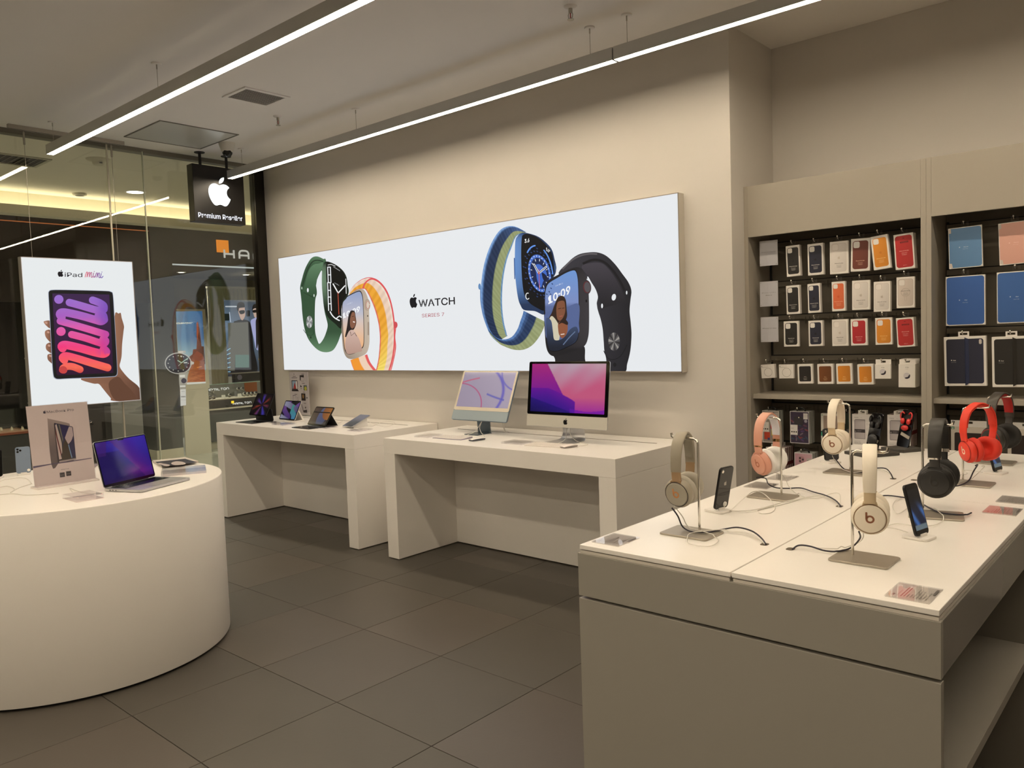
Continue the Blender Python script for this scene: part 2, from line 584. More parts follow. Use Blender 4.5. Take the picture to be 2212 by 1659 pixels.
struct(MB().box((XG - 0.1, -5.5, 0), (3.3, -5.4, ZC)).build('wall_front', M_WALL))
# the glazing towards the mall
win = struct(MB().box((-7.10, -5.4, 3.232), (-7.02, 4.36, 3.275)).build('window_1', mat('window_head', (120, 116, 106), 0.5)))
MB().box((-7.068, 3.172, 0.012), (-7.056, 4.245, 3.235)).build('pane', M_GLASS, win)
MB().box((-7.006, 1.0, 0.012), (-6.996, 3.150, 3.235)).build('pane', M_GLASS, win)
MB().box((-7.006, -5.3, 0.012), (-6.996, 0.997, 3.235)).build('pane', M_GLASS, win)
M_EDGE = mat('glass_edge', (205, 208, 188), 0.15)
MB().box((-7.009, 3.1502, 0.012), (-6.993, 3.158, 3.235)).build('pane_edge', M_EDGE, win)
MB().box((-6.994, 2.848, 0.012), (-6.984, 2.860, 3.25)).build('glazing_rod', mat('glazing_rod', (206, 200, 182), 0.3, 0.4), win)
MB().box((-7.08, -5.4, -0.01), (-6.985, 4.245, 0.012)).build('window_sill', M_STEEL, win)
st = MB()
st.box((-7.125, 4.245, 0), (-7.03, 4.335, ZC))
st.box((-7.10, 4.335, 0), (-7.05, 4.36, ZC))
st.build('window_frame', mat('black_gloss_frame', (22, 19, 14), 0.15), win)
# ------------------------------------------------------------------ long pendant lamps
def strip_lamp(x0, x1, y, label, roses):
    t = thing('pendant_lamp', label, 'ceiling lamp', ((x0 + x1) / 2, y, 3.04), 0, 'long pendant strip lamps')
    h = (x1 - x0) / 2
    b = MB()
    b.box((-h, -0.0275, 0), (h, -0.0235, 0.07)); b.box((-h, 0.0235, 0), (h, 0.0275, 0.07))
    b.box((-h, -0.0235, 0.012), (h, 0.0235, 0.07)); b.box((-h, -0.0235, 0.0), (-h + 0.003, 0.0235, 0.012)); b.box((h - 0.003, -0.0235, 0), (h, 0.0235, 0.012))
    b.build('lamp_body', M_STRIPBODY, t)
    MB().box((-h + 0.003, -0.0234, 0.001), (h - 0.003, 0.0234, 0.011)).build('diffuser', M_STRIP, t)
    for rx in roses:
        x = rx - (x0 + x1) / 2
        o = MB().tube([(x, 0, 0.07), (x, 0, 0.205)], 0.0016, 6).lathe([(0.004, 0.195), (0.004, 0.222)], 8, Matrix.Translation((x, 0, 0))).build('suspension_cable', M_STEEL, t)
        MB().lathe([(0.028, 0.222), (0.03, 0.225), (0.03, 0.2295)], 16, Matrix.Translation((x, 0, 0))).build('ceiling_rose', M_CEIL, o)
    return t
for y, nm, rs in ((3.8125, 'nearest the lightbox wall', (-6.5, -4.86, -2.7)), (2.3225, 'second from the lightbox wall', (-6.63, -4.88, -2.8)),
                  (0.83, 'third from the lightbox wall', (-6.5, -4.86, -2.7)), (-0.66, 'fourth from the lightbox wall', (-6.5, -4.86, -2.7)),
                  (-2.15, 'fifth from the lightbox wall', (-6.5, -4.86, -2.7)),
                  (-3.64, 'sixth from the lightbox wall', (-6.5, -4.86, -2.7))):
    strip_lamp(-6.72, -2.534, y, 'white strip pendant lamp in the row ' + nm + ', glazing end', rs)
    strip_lamp(-2.526, 1.15, y, 'white strip pendant lamp in the row ' + nm + ', shelving end', (-2.45, -0.9, 0.9))
# ------------------------------------------------------------------ ceiling fittings
t = thing('access_hatch', 'square grey flush access hatch in the ceiling above the hanging black sign', 'hatch', (-6.395, 3.217, ZC))
MB().box((-0.312, -0.317, -0.004), (0.312, 0.317, 0.0)).build('hatch_panel', mat('hatch_metal', (205, 204, 196), 0.3, 0.15), t)
fr = MB()
for a, b in (((-0.325, -0.33), (0.325, -0.32)), ((-0.325, 0.32), (0.325, 0.33)), ((-0.325, -0.32), (-0.315, 0.32)), ((0.315, -0.32), (0.325, 0.32))):
    fr.box((a[0], a[1], -0.006), (b[0], b[1], 0.0))
fr.build('hatch_frame', mat('hatch_trim', (120, 116, 106), 0.5), t)
t = thing('ceiling_vent', 'white louvred air vent between the two long pendant lamps', 'vent', (-5.075, 3.115, ZC))
fr = MB()
for a, b in (((-0.155, -0.175), (0.155, -0.15)), ((-0.155, 0.15), (0.155, 0.175)), ((-0.155, -0.15), (-0.125, 0.15)), ((0.125, -0.15), (0.155, 0.15))):
    fr.box((a[0], a[1], -0.008), (b[0], b[1], 0.0))
fr.build('vent_frame', M_CEIL, t)
MB().box((-0.125, -0.15, -0.0015), (0.125, 0.15, 0)).build('vent_throat', mat('vent_dark', (70, 66, 60), 0.8), t)
sl0 = None
for k in range(12):
    M = Matrix.Translation((-0.115 + k * 0.021, 0, -0.0055)) @ Matrix.Rotation(0.6, 4, 'Y')
    MB().box((-0.009, -0.15, -0.0007), (0.009, 0.15, 0.0007), M).build('slat', M_CEIL, t)
def sprinkler(x, y, label):
    t = thing('fire_sprinkler', label, 'sprinkler', (x, y, ZC), 0)
    MB().lathe([(0.018, -0.012), (0.034, -0.004), (0.036, 0.0)], 18).build('escutcheon', M_CEIL, t)
    b = MB().lathe([(0.009, -0.035), (0.011, -0.03), (0.011, -0.006)], 10)
    for s in (-1, 1):
        b.tube([(s * 0.009, 0, -0.03), (s * 0.015, 0, -0.045), (s * 0.012, 0, -0.06), (0.0, 0, -0.066)], 0.0025, 6)
    b.build('sprinkler_frame', M_STEEL, t)
    MB().lathe([(0.003, -0.062), (0.003, -0.036)], 8).build('glass_bulb', mat('red_bulb', (170, 50, 40), 0.2), t)
    MB().lathe([(0.004, -0.067), (0.018, -0.069), (0.018, -0.071)], 14).build('deflector', M_STEEL, t)
sprinkler(-5.40, 3.49, 'small chrome fire sprinkler below the louvred air vent')
sprinkler(-2.60, 3.50, 'small chrome fire sprinkler near the top edge of the photo, beside a lamp cable')
# dome camera
t = thing('security_camera', 'white dome security camera above the hanging black sign', 'camera', (-6.40, 3.62, ZC))
MB().lathe([(0.034, -0.085), (0.050, -0.07), (0.062, -0.035), (0.068, -0.012), (0.070, 0)], 24).build('camera_base', mat('camera_white', (225, 222, 214), 0.4), t)
_cd = (Vector((0, 0, CAM_H)) - Vector((-6.40, 3.62, 3.19))).normalized()
_cm = frame((0, 0, -0.078), _cd.orthogonal(), _cd.cross(_cd.orthogonal()))
MB().ball((0, 0, 0), 0.042, M=IDM @ Matrix.Translation((0, 0, -0.078))).build('camera_ball', M_BLACKM, t)
MB().lathe([(0.034, 0.026), (0.030, 0.040), (0.02, 0.044)], 20, _cm).build('lens', M_BLACKG, t)
# ================================================================== desks
def desk(x0, x1, label):
    y0, y1, h, th, lg = 3.52, 4.352, 0.85, 0.105, 0.113
    cx = (x0 + x1) / 2
    t = thing('display_desk', label, 'desk', (cx, y0, 0), 0, 'white slab display desks')
    w = (x1 - x0) / 2
    MB().box((-w, 0, h - th), (w, y1 - y0, h)).build('desk_top', M_TOP, t, 0.002)
    for s in (-1, 1):
        MB().box((s * w if s < 0 else w - lg, 0.0, 0.006), (-w + lg if s < 0 else w, y1 - y0, h - th - 0.0005)).build('leg', M_WHITE, t, 0.002)
    MB().box((-w + lg, 0.57, 0.008), (w - lg, 0.59, h - th - 0.0005)).build('back_panel', M_WHITE, t)
    MB().box((-w + 0.115, 0.614, h), (w - 0.118, 0.624, h + 0.0012)).build('cable_slot', mat('slot_shadow', (120, 112, 98), 0.8), t)
    return t
desk(-6.675, -4.682, 'white slab desk holding the four tablets, beside the glazing')
desk(-4.345, -2.405, 'white slab desk holding the two desktop computers')
# round drum counter
t = thing('round_counter', 'large white round drum counter with the laptop and boxed sign on it', 'counter', (-4.39, 1.495, 0))
MB().lathe([(0.739, 0.014), (0.74, 0.016), (0.74, 0.846), (0.7385, 0.849), (0.736, 0.85)], 128).build('counter_drum', M_WHITE, t)
MB().lathe([(0.72, 0.0), (0.72, 0.014)], 64).build('plinth', M_BLACKM, t)  # recessed plinth; its black paints the shadow line under the drum
# accessory table
AX0, AX1, AY0, AY1, AZ = -1.309, -0.404, 1.722, 3.945, 0.95
t = thing('accessory_table', 'grey accessory table with four white tops full of headphones', 'table', ((AX0 + AX1) / 2, (AY0 + AY1) / 2, 0))
ac = Vector(((AX0 + AX1) / 2, (AY0 + AY1) / 2, 0))
AM = Matrix.Translation(-ac)
for (xa, xb) in ((AX0 + 0.004, -0.8592), (-0.8552, AX1 - 0.004)):
    for (ya, yb) in ((AY0 + 0.004, 2.8378), (2.8418, AY1 - 0.004)):
        MB().box((xa, ya, AZ - 0.0125), (xb, yb, AZ), AM).build('tabletop', M_TOP, t, 0.0015)
for (xa, xb) in ((AX0 + 0.005, -0.862), (-0.852, AX1 - 0.005)):
    MB().box((xa, AY0 + 0.005, 0.9275), (xb, AY1 - 0.005, AZ - 0.0152), AM).build('top_lip', mat('lip_white', (206, 200, 190), 0.4), t)
MB().box((AX0 + 0.016, AY0 + 0.016, 0.92), (AX1 - 0.016, AY1 - 0.016, AZ - 0.0128), AM).build('top_rim', mat('rim_grey', (120, 114, 104), 0.6), t)
MB().box((AX0, AY0, 0.809), (AX1, AY0 + 0.018, 0.927), AM).build('drawer_front', M_GREY, t, 0.001)
MB().box((AX1 - 0.018, AY0 + 0.0185, 0.809), (AX1, AY1, 0.927), AM).build('side_apron', M_GREYG, t, 0.001)
MB().box((AX0, AY0 + 0.0185, 0.809), (AX0 + 0.018, AY1, 0.927), AM).build('side_apron', M_GREYG, t, 0.001)
MB().box((AX0 + 0.018, AY0 + 0.018, 0.818), (AX1 - 0.018, AY1 - 0.002, 0.9195), AM).build('carcass', M_GREY, t)
MB().box((AX0, AY0, 0.012), (AX1, AY0 + 0.022, 0.801), AM).build('end_panel', M_GREY, t, 0.001)
MB().box((AX0, AY1 - 0.022, 0.012), (AX1, AY1, 0.808), AM).build('end_panel', M_GREY, t, 0.001)
MB().box((AX0 + 0.02, AY0 + 0.03, 0.0), (AX1 - 0.03, AY1 - 0.03, 0.075), AM).build('plinth', M_DGREY, t)
MB().box((-0.866, AY0 + 0.022, 0.075), (-0.848, AY1 - 0.022, 0.818), AM).build('centre_panel', M_DGREY, t)
MB().box((AX0 + 0.01, 2.86, 0.075), (AX1 - 0.012, 2.88, 0.818), AM).build('divider', M_DGREY, t)
for (xa, xb) in ((AX0 + 0.008, -0.866), (-0.848, AX1 - 0.008)):
    for (ya, yb) in ((AY0 + 0.022, 2.86), (2.88, AY1 - 0.022)):
        MB().box((xa, ya, 0.485), (xb, yb, 0.512), AM).build('shelf', M_GREY, t, 0.001)
gm = mat('grommet_hole', (92, 82, 66), 0.8)
for (gx, gy) in ((-0.896, 2.003), (-0.823, 1.997), (-0.893, 2.56), (-0.892, 3.12), (-0.823, 2.585), (-0.823, 3.13)):
    MB().prism(rrect(0.020, 0.026, 0.008, 3), AZ, AZ + 0.0008, AM @ Matrix.Translation((gx, gy, 0))).build('grommet', gm, t)
# ================================================================== the mall beyond the glazing
M_MFL = mat('mall_floor', (172, 172, 156), 0.12, noise=0.06, nscale=2)
mfl = struct(MB().box((-16, -8, -0.12), (XG - 0.02, 12, -0.003)).build('floor_mall', mat('mall_grout', (110, 108, 96), 0.8)))
me0 = None
for i in range(6):
    for j in range(11):
        if me0 is None:
            o = MB().slab([(-0.398, -0.398), (0.398, -0.398), (0.398, 0.398), (-0.398, 0.398)], -0.01, 0.0, 0.001).build('tile', M_MFL, mfl); me0 = o.data
        else:
            o = bpy.data.objects.new('tile', me0); COL.objects.link(o); o.parent = mfl
        o.location = (-7.5 - 0.8 * i, 0.2 + 0.8 * j, 0)
struct(MB().box((-9.75, -8, ZC), (XG - 0.1, 12, ZC + 0.1)).build('ceiling_mall', mat('mall_ceiling', (226, 220, 204), 0.9)))
M_BULK = mat('mall_bulkhead', (218, 212, 192), 0.9)
blk = MB()
blk.box((-9.80, -8, 3.02), (-9.75, 12, ZC + 0.1)).box((-10.95, -8, ZC + 0.02), (-9.80, 12, ZC + 0.1))
blk.box((-9.75, -8, 3.02), (-9.56, 12, 3.05))
blk.box((-9.56, -8, 3.005), (-9.52, 12, 3.10))
struct(blk.build('trim_1', M_BULK))
t = struct(MB().box((-9.73, -8, 3.052), (-9.60, 12, 3.062)).build('trim_2', emis('cove_light', (1.0, 0.89, 0.60), 5.5)), 'warm cove light hidden on the mall bulkhead ledge')
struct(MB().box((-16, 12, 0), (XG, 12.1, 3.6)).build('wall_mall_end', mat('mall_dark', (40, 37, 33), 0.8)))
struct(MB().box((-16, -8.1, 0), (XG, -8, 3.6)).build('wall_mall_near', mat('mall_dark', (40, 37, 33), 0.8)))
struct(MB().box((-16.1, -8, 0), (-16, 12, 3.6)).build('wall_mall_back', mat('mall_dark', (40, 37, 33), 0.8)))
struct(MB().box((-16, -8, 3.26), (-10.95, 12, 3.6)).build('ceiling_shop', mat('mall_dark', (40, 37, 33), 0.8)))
def downlight(x, y, z, label, col=(1, 0.93, 0.78), power=18.0, r=0.09, seen=True):
    t = thing('downlight', label, 'ceiling lamp', (x, y, z), 0, 'mall downlights')
    MB().lathe([(r, -0.006), (r + 0.02, -0.004), (r + 0.022, 0.0)], 24, close=False).build('trim_ring', M_CEIL, t)
    MB().lathe([(0.0, -0.003), (r, -0.004)], 24, sm=False, close=False).build('lamp_lens', emis('downlight_lens', col, 7.0), t)
    la = bpy.data.lights.new('downlight_beam', 'SPOT'); la.energy = power; la.color = col; la.spot_size = 2.2; la.spot_blend = 0.6; la.shadow_soft_size = r
    lo = bpy.data.objects.new('downlight_beam', la); COL.objects.link(lo); lo.parent = t; lo.location = (0, 0, -0.02)
downlight(-9.01, 3.96, ZC, 'bright round downlight in the mall ceiling, seen through the glazing', power=170 * MALL_E)
for y, nm in ((0.6, 'nearer the camera'), (7.3, 'beyond the watch shop')):
    downlight(-9.01, y, ZC, 'round downlight in the mall ceiling ' + nm, power=170 * MALL_E)
# ================================================================== long lightbox on the wall
BGW = (230, 233, 236)
LBX0, LBX1, LBZ0, LBZ1, LBY = -6.765, -2.428, 1.2715, 2.354, 4.295
t = thing('wall_lightbox', 'long backlit watch advertisement on the beige wall', 'advertisement', ((LBX0 + LBX1) / 2, LBY, LBZ0))
lo = t.location.copy()
LM = Matrix.Translation(-lo)
fr = MB()
fr.box((LBX0, LBY + 0.0006, LBZ0), (LBX1, YW, LBZ1), LM)
fr.build('lightbox_frame', mat('lightbox_frame', (196, 190, 178), 0.45), t)
rim = MB()
for a, b in (((LBX0, LBZ0), (LBX1, LBZ0 + 0.006)), ((LBX0, LBZ1 - 0.005), (LBX1, LBZ1)), ((LBX0, LBZ0), (LBX0 + 0.004, LBZ1)), ((LBX1 - 0.004, LBZ0), (LBX1, LBZ1))):
    rim.box((a[0], LBY - 0.002, a[1]), (b[0], LBY + 0.001, b[1]), LM)
rim.build('lightbox_rim', mat('lightbox_rim', (150, 140, 128), 0.4), t)
def _clip(v):
    return Vector((v.x, v.y, max(v.z, LBZ0 + 0.006))) - lo
def lbL(x, y):
    return _clip(on_y(600 + x / 4.485, 460 + y / 4.485, LBY))
def lbR(x, y):
    return _clip(on_y(1000 + x / 3.858, 400 + y / 3.858, LBY))
def flat(x, z):
    return Vector((x, LBY, z)) - lo
LN = (0, -1, 0)
bg = PB(flat, LN, start=0.0)
bg.grid(LBX0 + 0.004, LBZ0 + 0.006, LBX1 - 0.004, LBZ1 - 0.005, 24, 6, BGW)
bg.build('backlit_sheet', M_LIT, t)
GRN = (62, 92, 66); GRN_D = (34, 52, 38); GRN_L = (110, 148, 112)
# --- green watch
p = PB(lbL, LN)
outer = [(470, 475), (440, 445), (380, 421), (330, 435), (290, 490), (258, 560), (235, 640), (217, 720), (224, 800), (232, 880), (236, 950), (247, 1050), (262, 1130), (290, 1210), (330, 1270), (380, 1320), (430, 1345), (490, 1348), (540, 1325), (580, 1260), (610, 1180), (640, 1100), (560, 1000), (500, 800)]
p.curve(outer, lambda x, y: mix(mix((52, 80, 56), (104, 140, 106), (y - 1150) / 200.0), (96, 132, 98), max(0, (520 - y) / 120.0)))
p.curve([(428, 560), (400, 600), (378, 655), (370, 690), (377, 740), (379, 785), (366, 830), (361, 900), (359, 1000), (360, 1100), (366, 1170), (385, 1235), (404, 1268), (440, 1225), (468, 1160), (484, 1090), (470, 1020), (455, 960), (440, 850), (432, 700)], BGW)
p.curve([(440, 480), (400, 490), (350, 500), (310, 540), (282, 610), (262, 690), (240, 760), (248, 785), (300, 805), (350, 815), (372, 700), (390, 610), (430, 545)], lambda x, y: mix((96, 130, 98), (50, 78, 54), (y - 480) / 330.0))
p.stroke(smooth([(440, 470), (380, 458), (330, 480), (285, 560), (252, 660), (230, 745)], 5), 10, (36, 54, 38), False)
p.poly(ellipse(9, 21, 16, 292, 748), BGW); p.poly(ellipse(5, 14, 12, 234, 728), (190, 210, 190)); p.poly(ellipse(5, 14, 12, 352, 800), (220, 230, 220))
p.stroke([(250, 770), (345, 818)], 6, (38, 58, 40), False)
p.poly(ellipse(30, 60, 24, 308, 1056), (150, 152, 152))
for k in range(8):
    a = k * PI / 4
    p.poly([(308, 1056), (308 + 30 * math.cos(a), 1056 + 60 * math.sin(a)), (308 + 30 * math.cos(a + 0.4), 1056 + 60 * math.sin(a + 0.4))], (206, 207, 206) if k % 2 else (120, 122, 122))
p.stroke(smooth([(250, 1130), (290, 1180), (340, 1180), (362, 1130)], 5), 5, (40, 62, 44), False)
p.poly(ellipse(8, 12, 12, 322, 1206), (36, 54, 38))
case = [(432, 560), (445, 495), (480, 470), (560, 500), (630, 555), (668, 620), (680, 700), (690, 760), (672, 820), (622, 900), (620, 1112), (560, 1075), (490, 1012), (462, 950), (443, 850), (430, 700)]
p.curve(case, lambda x, y: mix((112, 140, 112), (20, 30, 22), (x - 428) / 28.0))
p.curve([(474, 490), (500, 478), (560, 504), (625, 560), (660, 630), (668, 720), (664, 800), (620, 880), (618, 1052), (560, 1020), (510, 970), (490, 900), (478, 760), (472, 600)], (8, 9, 9))
for (x, y, l) in ((500, 600, 150), (500, 750, 150), (505, 880, 130)):
    for dx in (-14, 12):
        p.stroke(smooth([(x + dx, y - l / 2), (x + dx + 3, y), (x + dx + 6, y + l / 2)], 3), 9, (235, 238, 240))
    p.stroke([(x - 14, y - l / 2), (x + 12, y - l / 2)], 9, (235, 238, 240)); p.stroke([(x - 10, y), (x + 16, y)], 9, (235, 238, 240))
p.stroke(smooth([(512, 958), (530, 990), (560, 1020), (600, 1042)], 4), 11, (235, 238, 240))
p.stroke(smooth([(575, 1020), (600, 1000), (618, 1010)], 4), 10, (235, 238, 240))
p.stroke([(545, 522), (605, 560)], 7, (150, 152, 152)); p.stroke([(490, 505), (520, 498), (560, 515)], 6, (225, 225, 225))
p.stroke([(663, 640), (668, 780)], 7, (225, 225, 225))
p.text('14 周二', 553, 680, 32, (225, 230, 230), (0.85, 0.5), (0.0, -1), font='cjk', width=56)
p.stroke([(590, 776), (541, 688)], 11, (240, 242, 242)); p.stroke([(590, 776), (655, 706)], 11, (240, 242, 242)); p.stroke([(588, 770), (597, 982)], 6, (196, 84, 60))
p.build('green_watch_print', M_LIT, t)
# --- gold watch on a woven strap
p = PB(lbL, LN, start=0.0012)
O_ = smooth([(690, 780), (740, 700), (820, 640), (900, 624), (975, 652), (1040, 720), (1085, 810), (1115, 920), (1132, 1040), (1150, 1085), (1140, 1200), (1148, 1300), (1128, 1420), (1100, 1530)], 6)
I_ = smooth([(702, 792), (760, 748), (820, 735), (850, 742), (885, 800), (925, 890), (955, 980), (980, 1090), (990, 1200), (987, 1300), (978, 1400), (965, 1470), (958, 1500), (950, 1530)], 6)
def strapc(t_, s):
    rib = 12 if int(t_ * 120) % 2 else 0
    if s < 0.09: c = (226, 96, 98)
    elif s < 0.14: c = (240, 226, 210)
    elif s < 0.46: c = (236, 208, 186)
    elif s < 0.50: c = (244, 196, 120)
    elif s < 0.93: c = mix((236, 166, 56), (246, 222, 110), max(0, (t_ - 0.55) * 2.4))
    else: c = (222, 110, 96)
    return tuple(max(0, v - rib) for v in c)
p.ribbon(O_, I_, strapc, 22)
p.stroke(smooth([(826, 735), (848, 680), (905, 640), (975, 665), (1035, 730), (1080, 820), (1110, 930), (1128, 1060), (1132, 1180), (1128, 1300), (1110, 1420), (1080, 1526)], 6), 14, (220, 84, 88), False)
p.poly(ellipse(20, 32, 16, 1142, 1085), (206, 78, 84))
A_ = smooth([(705, 1425), (722, 1480), (742, 1530)], 8); B_ = smooth([(868, 1370), (900, 1450), (962, 1530)], 8)
p.ribbon(A_, B_, lambda t_, s: (226, 110, 96) if s < 0.04 else ((238, 150, 50) if s < 0.46 else ((236, 206, 182) if s < 0.86 else (224, 92, 92))), 24)
cs = [(626, 960), (620, 900), (640, 835), (690, 795), (760, 748), (800, 736), (835, 745), (862, 790), (882, 860), (888, 1000), (890, 1150), (888, 1270), (862, 1355), (800, 1393), (725, 1416), (670, 1400), (640, 1340), (626, 1240), (620, 1100)]
p.curve(cs, lambda x, y: mix((150, 134, 118), (206, 190, 172), abs(((x - 620) / 270.0) - 0.2)))
p.poly(ellipse(30, 58, 20, 868, 890), (176, 158, 140)); p.poly(ellipse(20, 42, 20, 874, 892), (214, 200, 184)); p.stroke(ellipse(17, 36, 20, 874, 892), 4, (170, 70, 66), False)
p.poly(rrect(16, 130, 7, 3, 880, 1120), (160, 142, 126)); p.poly(ellipse(5, 9, 10, 873, 998), (60, 52, 46))
scr = smooth([(624, 930), (628, 870), (650, 822), (715, 783), (780, 755), (808, 760), (826, 810), (834, 920), (838, 1050), (840, 1200), (834, 1288), (800, 1330), (730, 1366), (680, 1368), (652, 1330), (640, 1250), (630, 1130)], 4, True)
def skyc(x, y):
    t_ = (y - 760) / 600.0
    return mix(mix((150, 164, 196), (206, 200, 205), t_ * 2), (240, 178, 124), (t_ - 0.35) * 1.7) if t_ > 0.3 else mix((146, 160, 196), (206, 200, 205), t_ * 2)
p.poly(scr, (24, 22, 26))
def inset(P, k):
    cx = sum(a for a, b in P) / len(P); cy = sum(b for a, b in P) / len(P)
    return [(cx + (a - cx) * k, cy + (b - cy) * (1 - (1 - k) * 0.6)) for a, b in P]
p.poly(inset(scr, 0.95), skyc)
p.text('10:09', 632, 1022, 92, (240, 242, 245), (0.86, -0.37), (-0.06, -1), bold=0.03, width=196)
p.text('14 周二', 676, 890, 32, (225, 230, 240), (0.9, -0.36), (0, -1), width=58, font='cjk')
p.curve([(716, 945), (748, 955), (756, 1000), (764, 1060), (750, 1110), (728, 1140), (700, 1150), (680, 1190), (655, 1200), (668, 1130), (676, 1080), (684, 1020), (694, 975)], (38, 30, 30))
p.curve([(728, 960), (748, 970), (752, 1010), (760, 1050), (754, 1085), (742, 1108), (722, 1120), (705, 1095), (702, 1040), (712, 990)], (134, 90, 70))
p.poly(ellipse(11, 6, 12, 741, 1056, 0.4), (238, 224, 216)); p.stroke([(724, 1004), (738, 1000)], 5, (50, 32, 28)); p.stroke([(744, 1030), (750, 1038)], 4, (104, 66, 52))
p.curve([(700, 1140), (735, 1135), (765, 1180), (795, 1230), (820, 1330), (780, 1348), (700, 1368), (668, 1352), (655, 1290), (660, 1230), (676, 1180)], lambda x, y: mix((206, 176, 164), (180, 146, 132), (y - 1140) / 220.0))
p.stroke([(706, 1150), (715, 1190), (748, 1160), (768, 1195)], 6, (96, 74, 66), False)
p.build('gold_watch_print', M_LIT, t)
# --- wordmark
p = PB(flat, LN)
p.fruit(-4.845, 1.838, 0.112, (14, 16, 24), (1, 0), (0, 1))
p.build('fruit_emblem', M_LIT, t)
p = PB(flat, LN)
p.text('WATCH', -4.784, 1.787, 0.106, (14, 16, 24), (1, 0), (0, 1), width=0.415, bold=0.012)
p.build('lettering', M_LIT, t)
p = PB(flat, LN)
p.text('SERIES 7', -4.751, 1.702, 0.052, (168, 52, 70), (1, 0), (0, 1), width=0.257)
p.build('lettering', M_LIT, t)
# --- blue watch on a woven strap
p = PB(lbR, LN)
O_ = smooth([(528, 392), (450, 350), (390, 341), (330, 360), (280, 410), (230, 500), (190, 610), (165, 720), (150, 850), (147, 950), (160, 1060), (190, 1160), (230, 1250), (285, 1308)], 6)
I_ = smooth([(520, 395), (470, 410), (436, 440), (405, 520), (372, 605), (348, 705), (332, 820), (326, 950), (330, 1050), (340, 1130), (350, 1180), (362, 1225), (366, 1245), (372, 1256)], 6)
def loopc(t_, s):
    rib = 14 if int(t_ * 90) % 2 else 0
    if s < 0.06: c = (126, 164, 214)
    elif s < 0.13: c = (72, 104, 150)
    elif s < 0.52: c = mix((78, 106, 156), (36, 54, 84), min(1, t_ * 3))
    elif s < 0.95: c = (152, 160, 116)
    else: c = (110, 150, 190)
    return tuple(max(0, v - rib) for v in c)
p.ribbon(O_, I_, loopc, 20)
p.poly(ellipse(11, 26, 14, 139, 845), (96, 138, 186))
p.stroke(smooth([(148, 860), (150, 970), (170, 1080), (205, 1180), (255, 1260)], 5), 8, (92, 128, 180), False)
A_ = smooth([(228, 1245), (300, 1318), (345, 1343), (420, 1370), (500, 1372), (570, 1340), (625, 1280), (665, 1210), (690, 1140)], 6)
B_ = smooth([(205, 1190), (240, 1235), (290, 1275), (350, 1285), (410, 1262), (455, 1200), (480, 1130), (498, 1080), (506, 1046)], 6)
p.ribbon(B_, A_, lambda t_, s: tuple(max(0, v - (14 if int(t_ * 60) % 2 else 0)) for v in ((92, 128, 180) if s < 0.16 else ((58, 84, 126) if s < 0.24 else ((42, 62, 96) if s < 0.6 else (154, 162, 118))))), 18)
cs = [(436, 480), (455, 425), (490, 398), (540, 400), (630, 430), (705, 490), (745, 545), (765, 620), (778, 680), (770, 740), (730, 800), (690, 850), (684, 950), (680, 1075), (600, 1050), (510, 1040), (480, 1000), (462, 950), (446, 850), (434, 700)]
p.curve(cs, lambda x, y: mix((104, 146, 206), (32, 52, 86), (x - 430) / 70.0 + max(0, (y - 850) / 500.0)))
p.curve([(490, 450), (505, 412), (550, 408), (630, 440), (705, 510), (742, 570), (756, 650), (760, 720), (740, 770), (700, 820), (684, 900), (682, 1040), (610, 1018), (550, 975), (512, 910), (494, 790), (486, 600)], (10, 12, 18))
sk = lambda x, y: (x, y + (x - 640) * 0.42)
def skell(rx, ry, n=32, a0=0, a1=2 * PI):
    return [sk(640 + rx * math.cos(a0 + (a1 - a0) * k / n), 735 + ry * math.sin(a0 + (a1 - a0) * k / n)) for k in range(n if abs(a1 - a0 - 2 * PI) < 0.01 else n + 1)]
p.poly(skell(96, 152), (70, 110, 200)); p.poly(skell(78, 126), (24, 38, 78))
p.curve([sk(600, 690), sk(640, 660), sk(690, 690), sk(700, 740), sk(670, 790), sk(650, 850), sk(620, 800), sk(610, 740)], (62, 104, 196))
p.curve([sk(660, 720), sk(700, 735), sk(690, 780), sk(668, 770)], (18, 28, 56))
for k in range(12):
    a = k * PI / 6
    p.stroke([sk(640 + 62 * math.cos(a), 735 + 100 * math.sin(a)), sk(640 + 74 * math.cos(a), 735 + 120 * math.sin(a))], 5, (232, 236, 240), False)
for k in range(24):
    a = k * PI / 12
    p.poly(ellipse(4, 7, 8, *sk(640 + 87 * math.cos(a), 735 + 139 * math.sin(a))), (196, 214, 240))
for k in range(26):
    a = k * 2 * PI / 26
    for q in (0, 1):
        cx_, cy_ = sk(640 + (112 + q * 16) * math.cos(a), 735 + (178 + q * 24) * math.sin(a))
        if 492 < cx_ < 752 and (q == 0 or k % 2):
            p.stroke([(cx_ - 6, cy_ - 4), (cx_ + 6, cy_ + 4)], 8, (44, 66, 116), False)
p.stroke(skell(118, 225, 14, -2.5, -1.85), 12, (98, 148, 230)); p.stroke(skell(118, 225, 16, -1.2, -0.2), 10, (98, 148, 230))
p.text('3.6', 522, 482, 58, (240, 242, 245), (0.95, -0.2), (0, -1), bold=0.02, width=42)
p.text('16°', 702, 545, 52, (240, 242, 245), (0.8, 0.62), (0, -1), bold=0.02, width=40)
p.stroke(ellipse(15, 26, 16, 547, 925)[2:14], 7, (230, 232, 234))
p.stroke([sk(640, 733), sk(600, 678)], 15, (240, 242, 244)); p.stroke([sk(640, 733), sk(600, 678)], 6, (20, 26, 44))
p.stroke([sk(645, 728), sk(702, 655)], 15, (240, 242, 244)); p.stroke([sk(648, 724), sk(702, 655)], 6, (20, 26, 44))
p.stroke([sk(642, 700), sk(646, 868)], 4, (206, 84, 66)); p.poly(ellipse(7, 9, 10, 641, 735), (206, 84, 66))
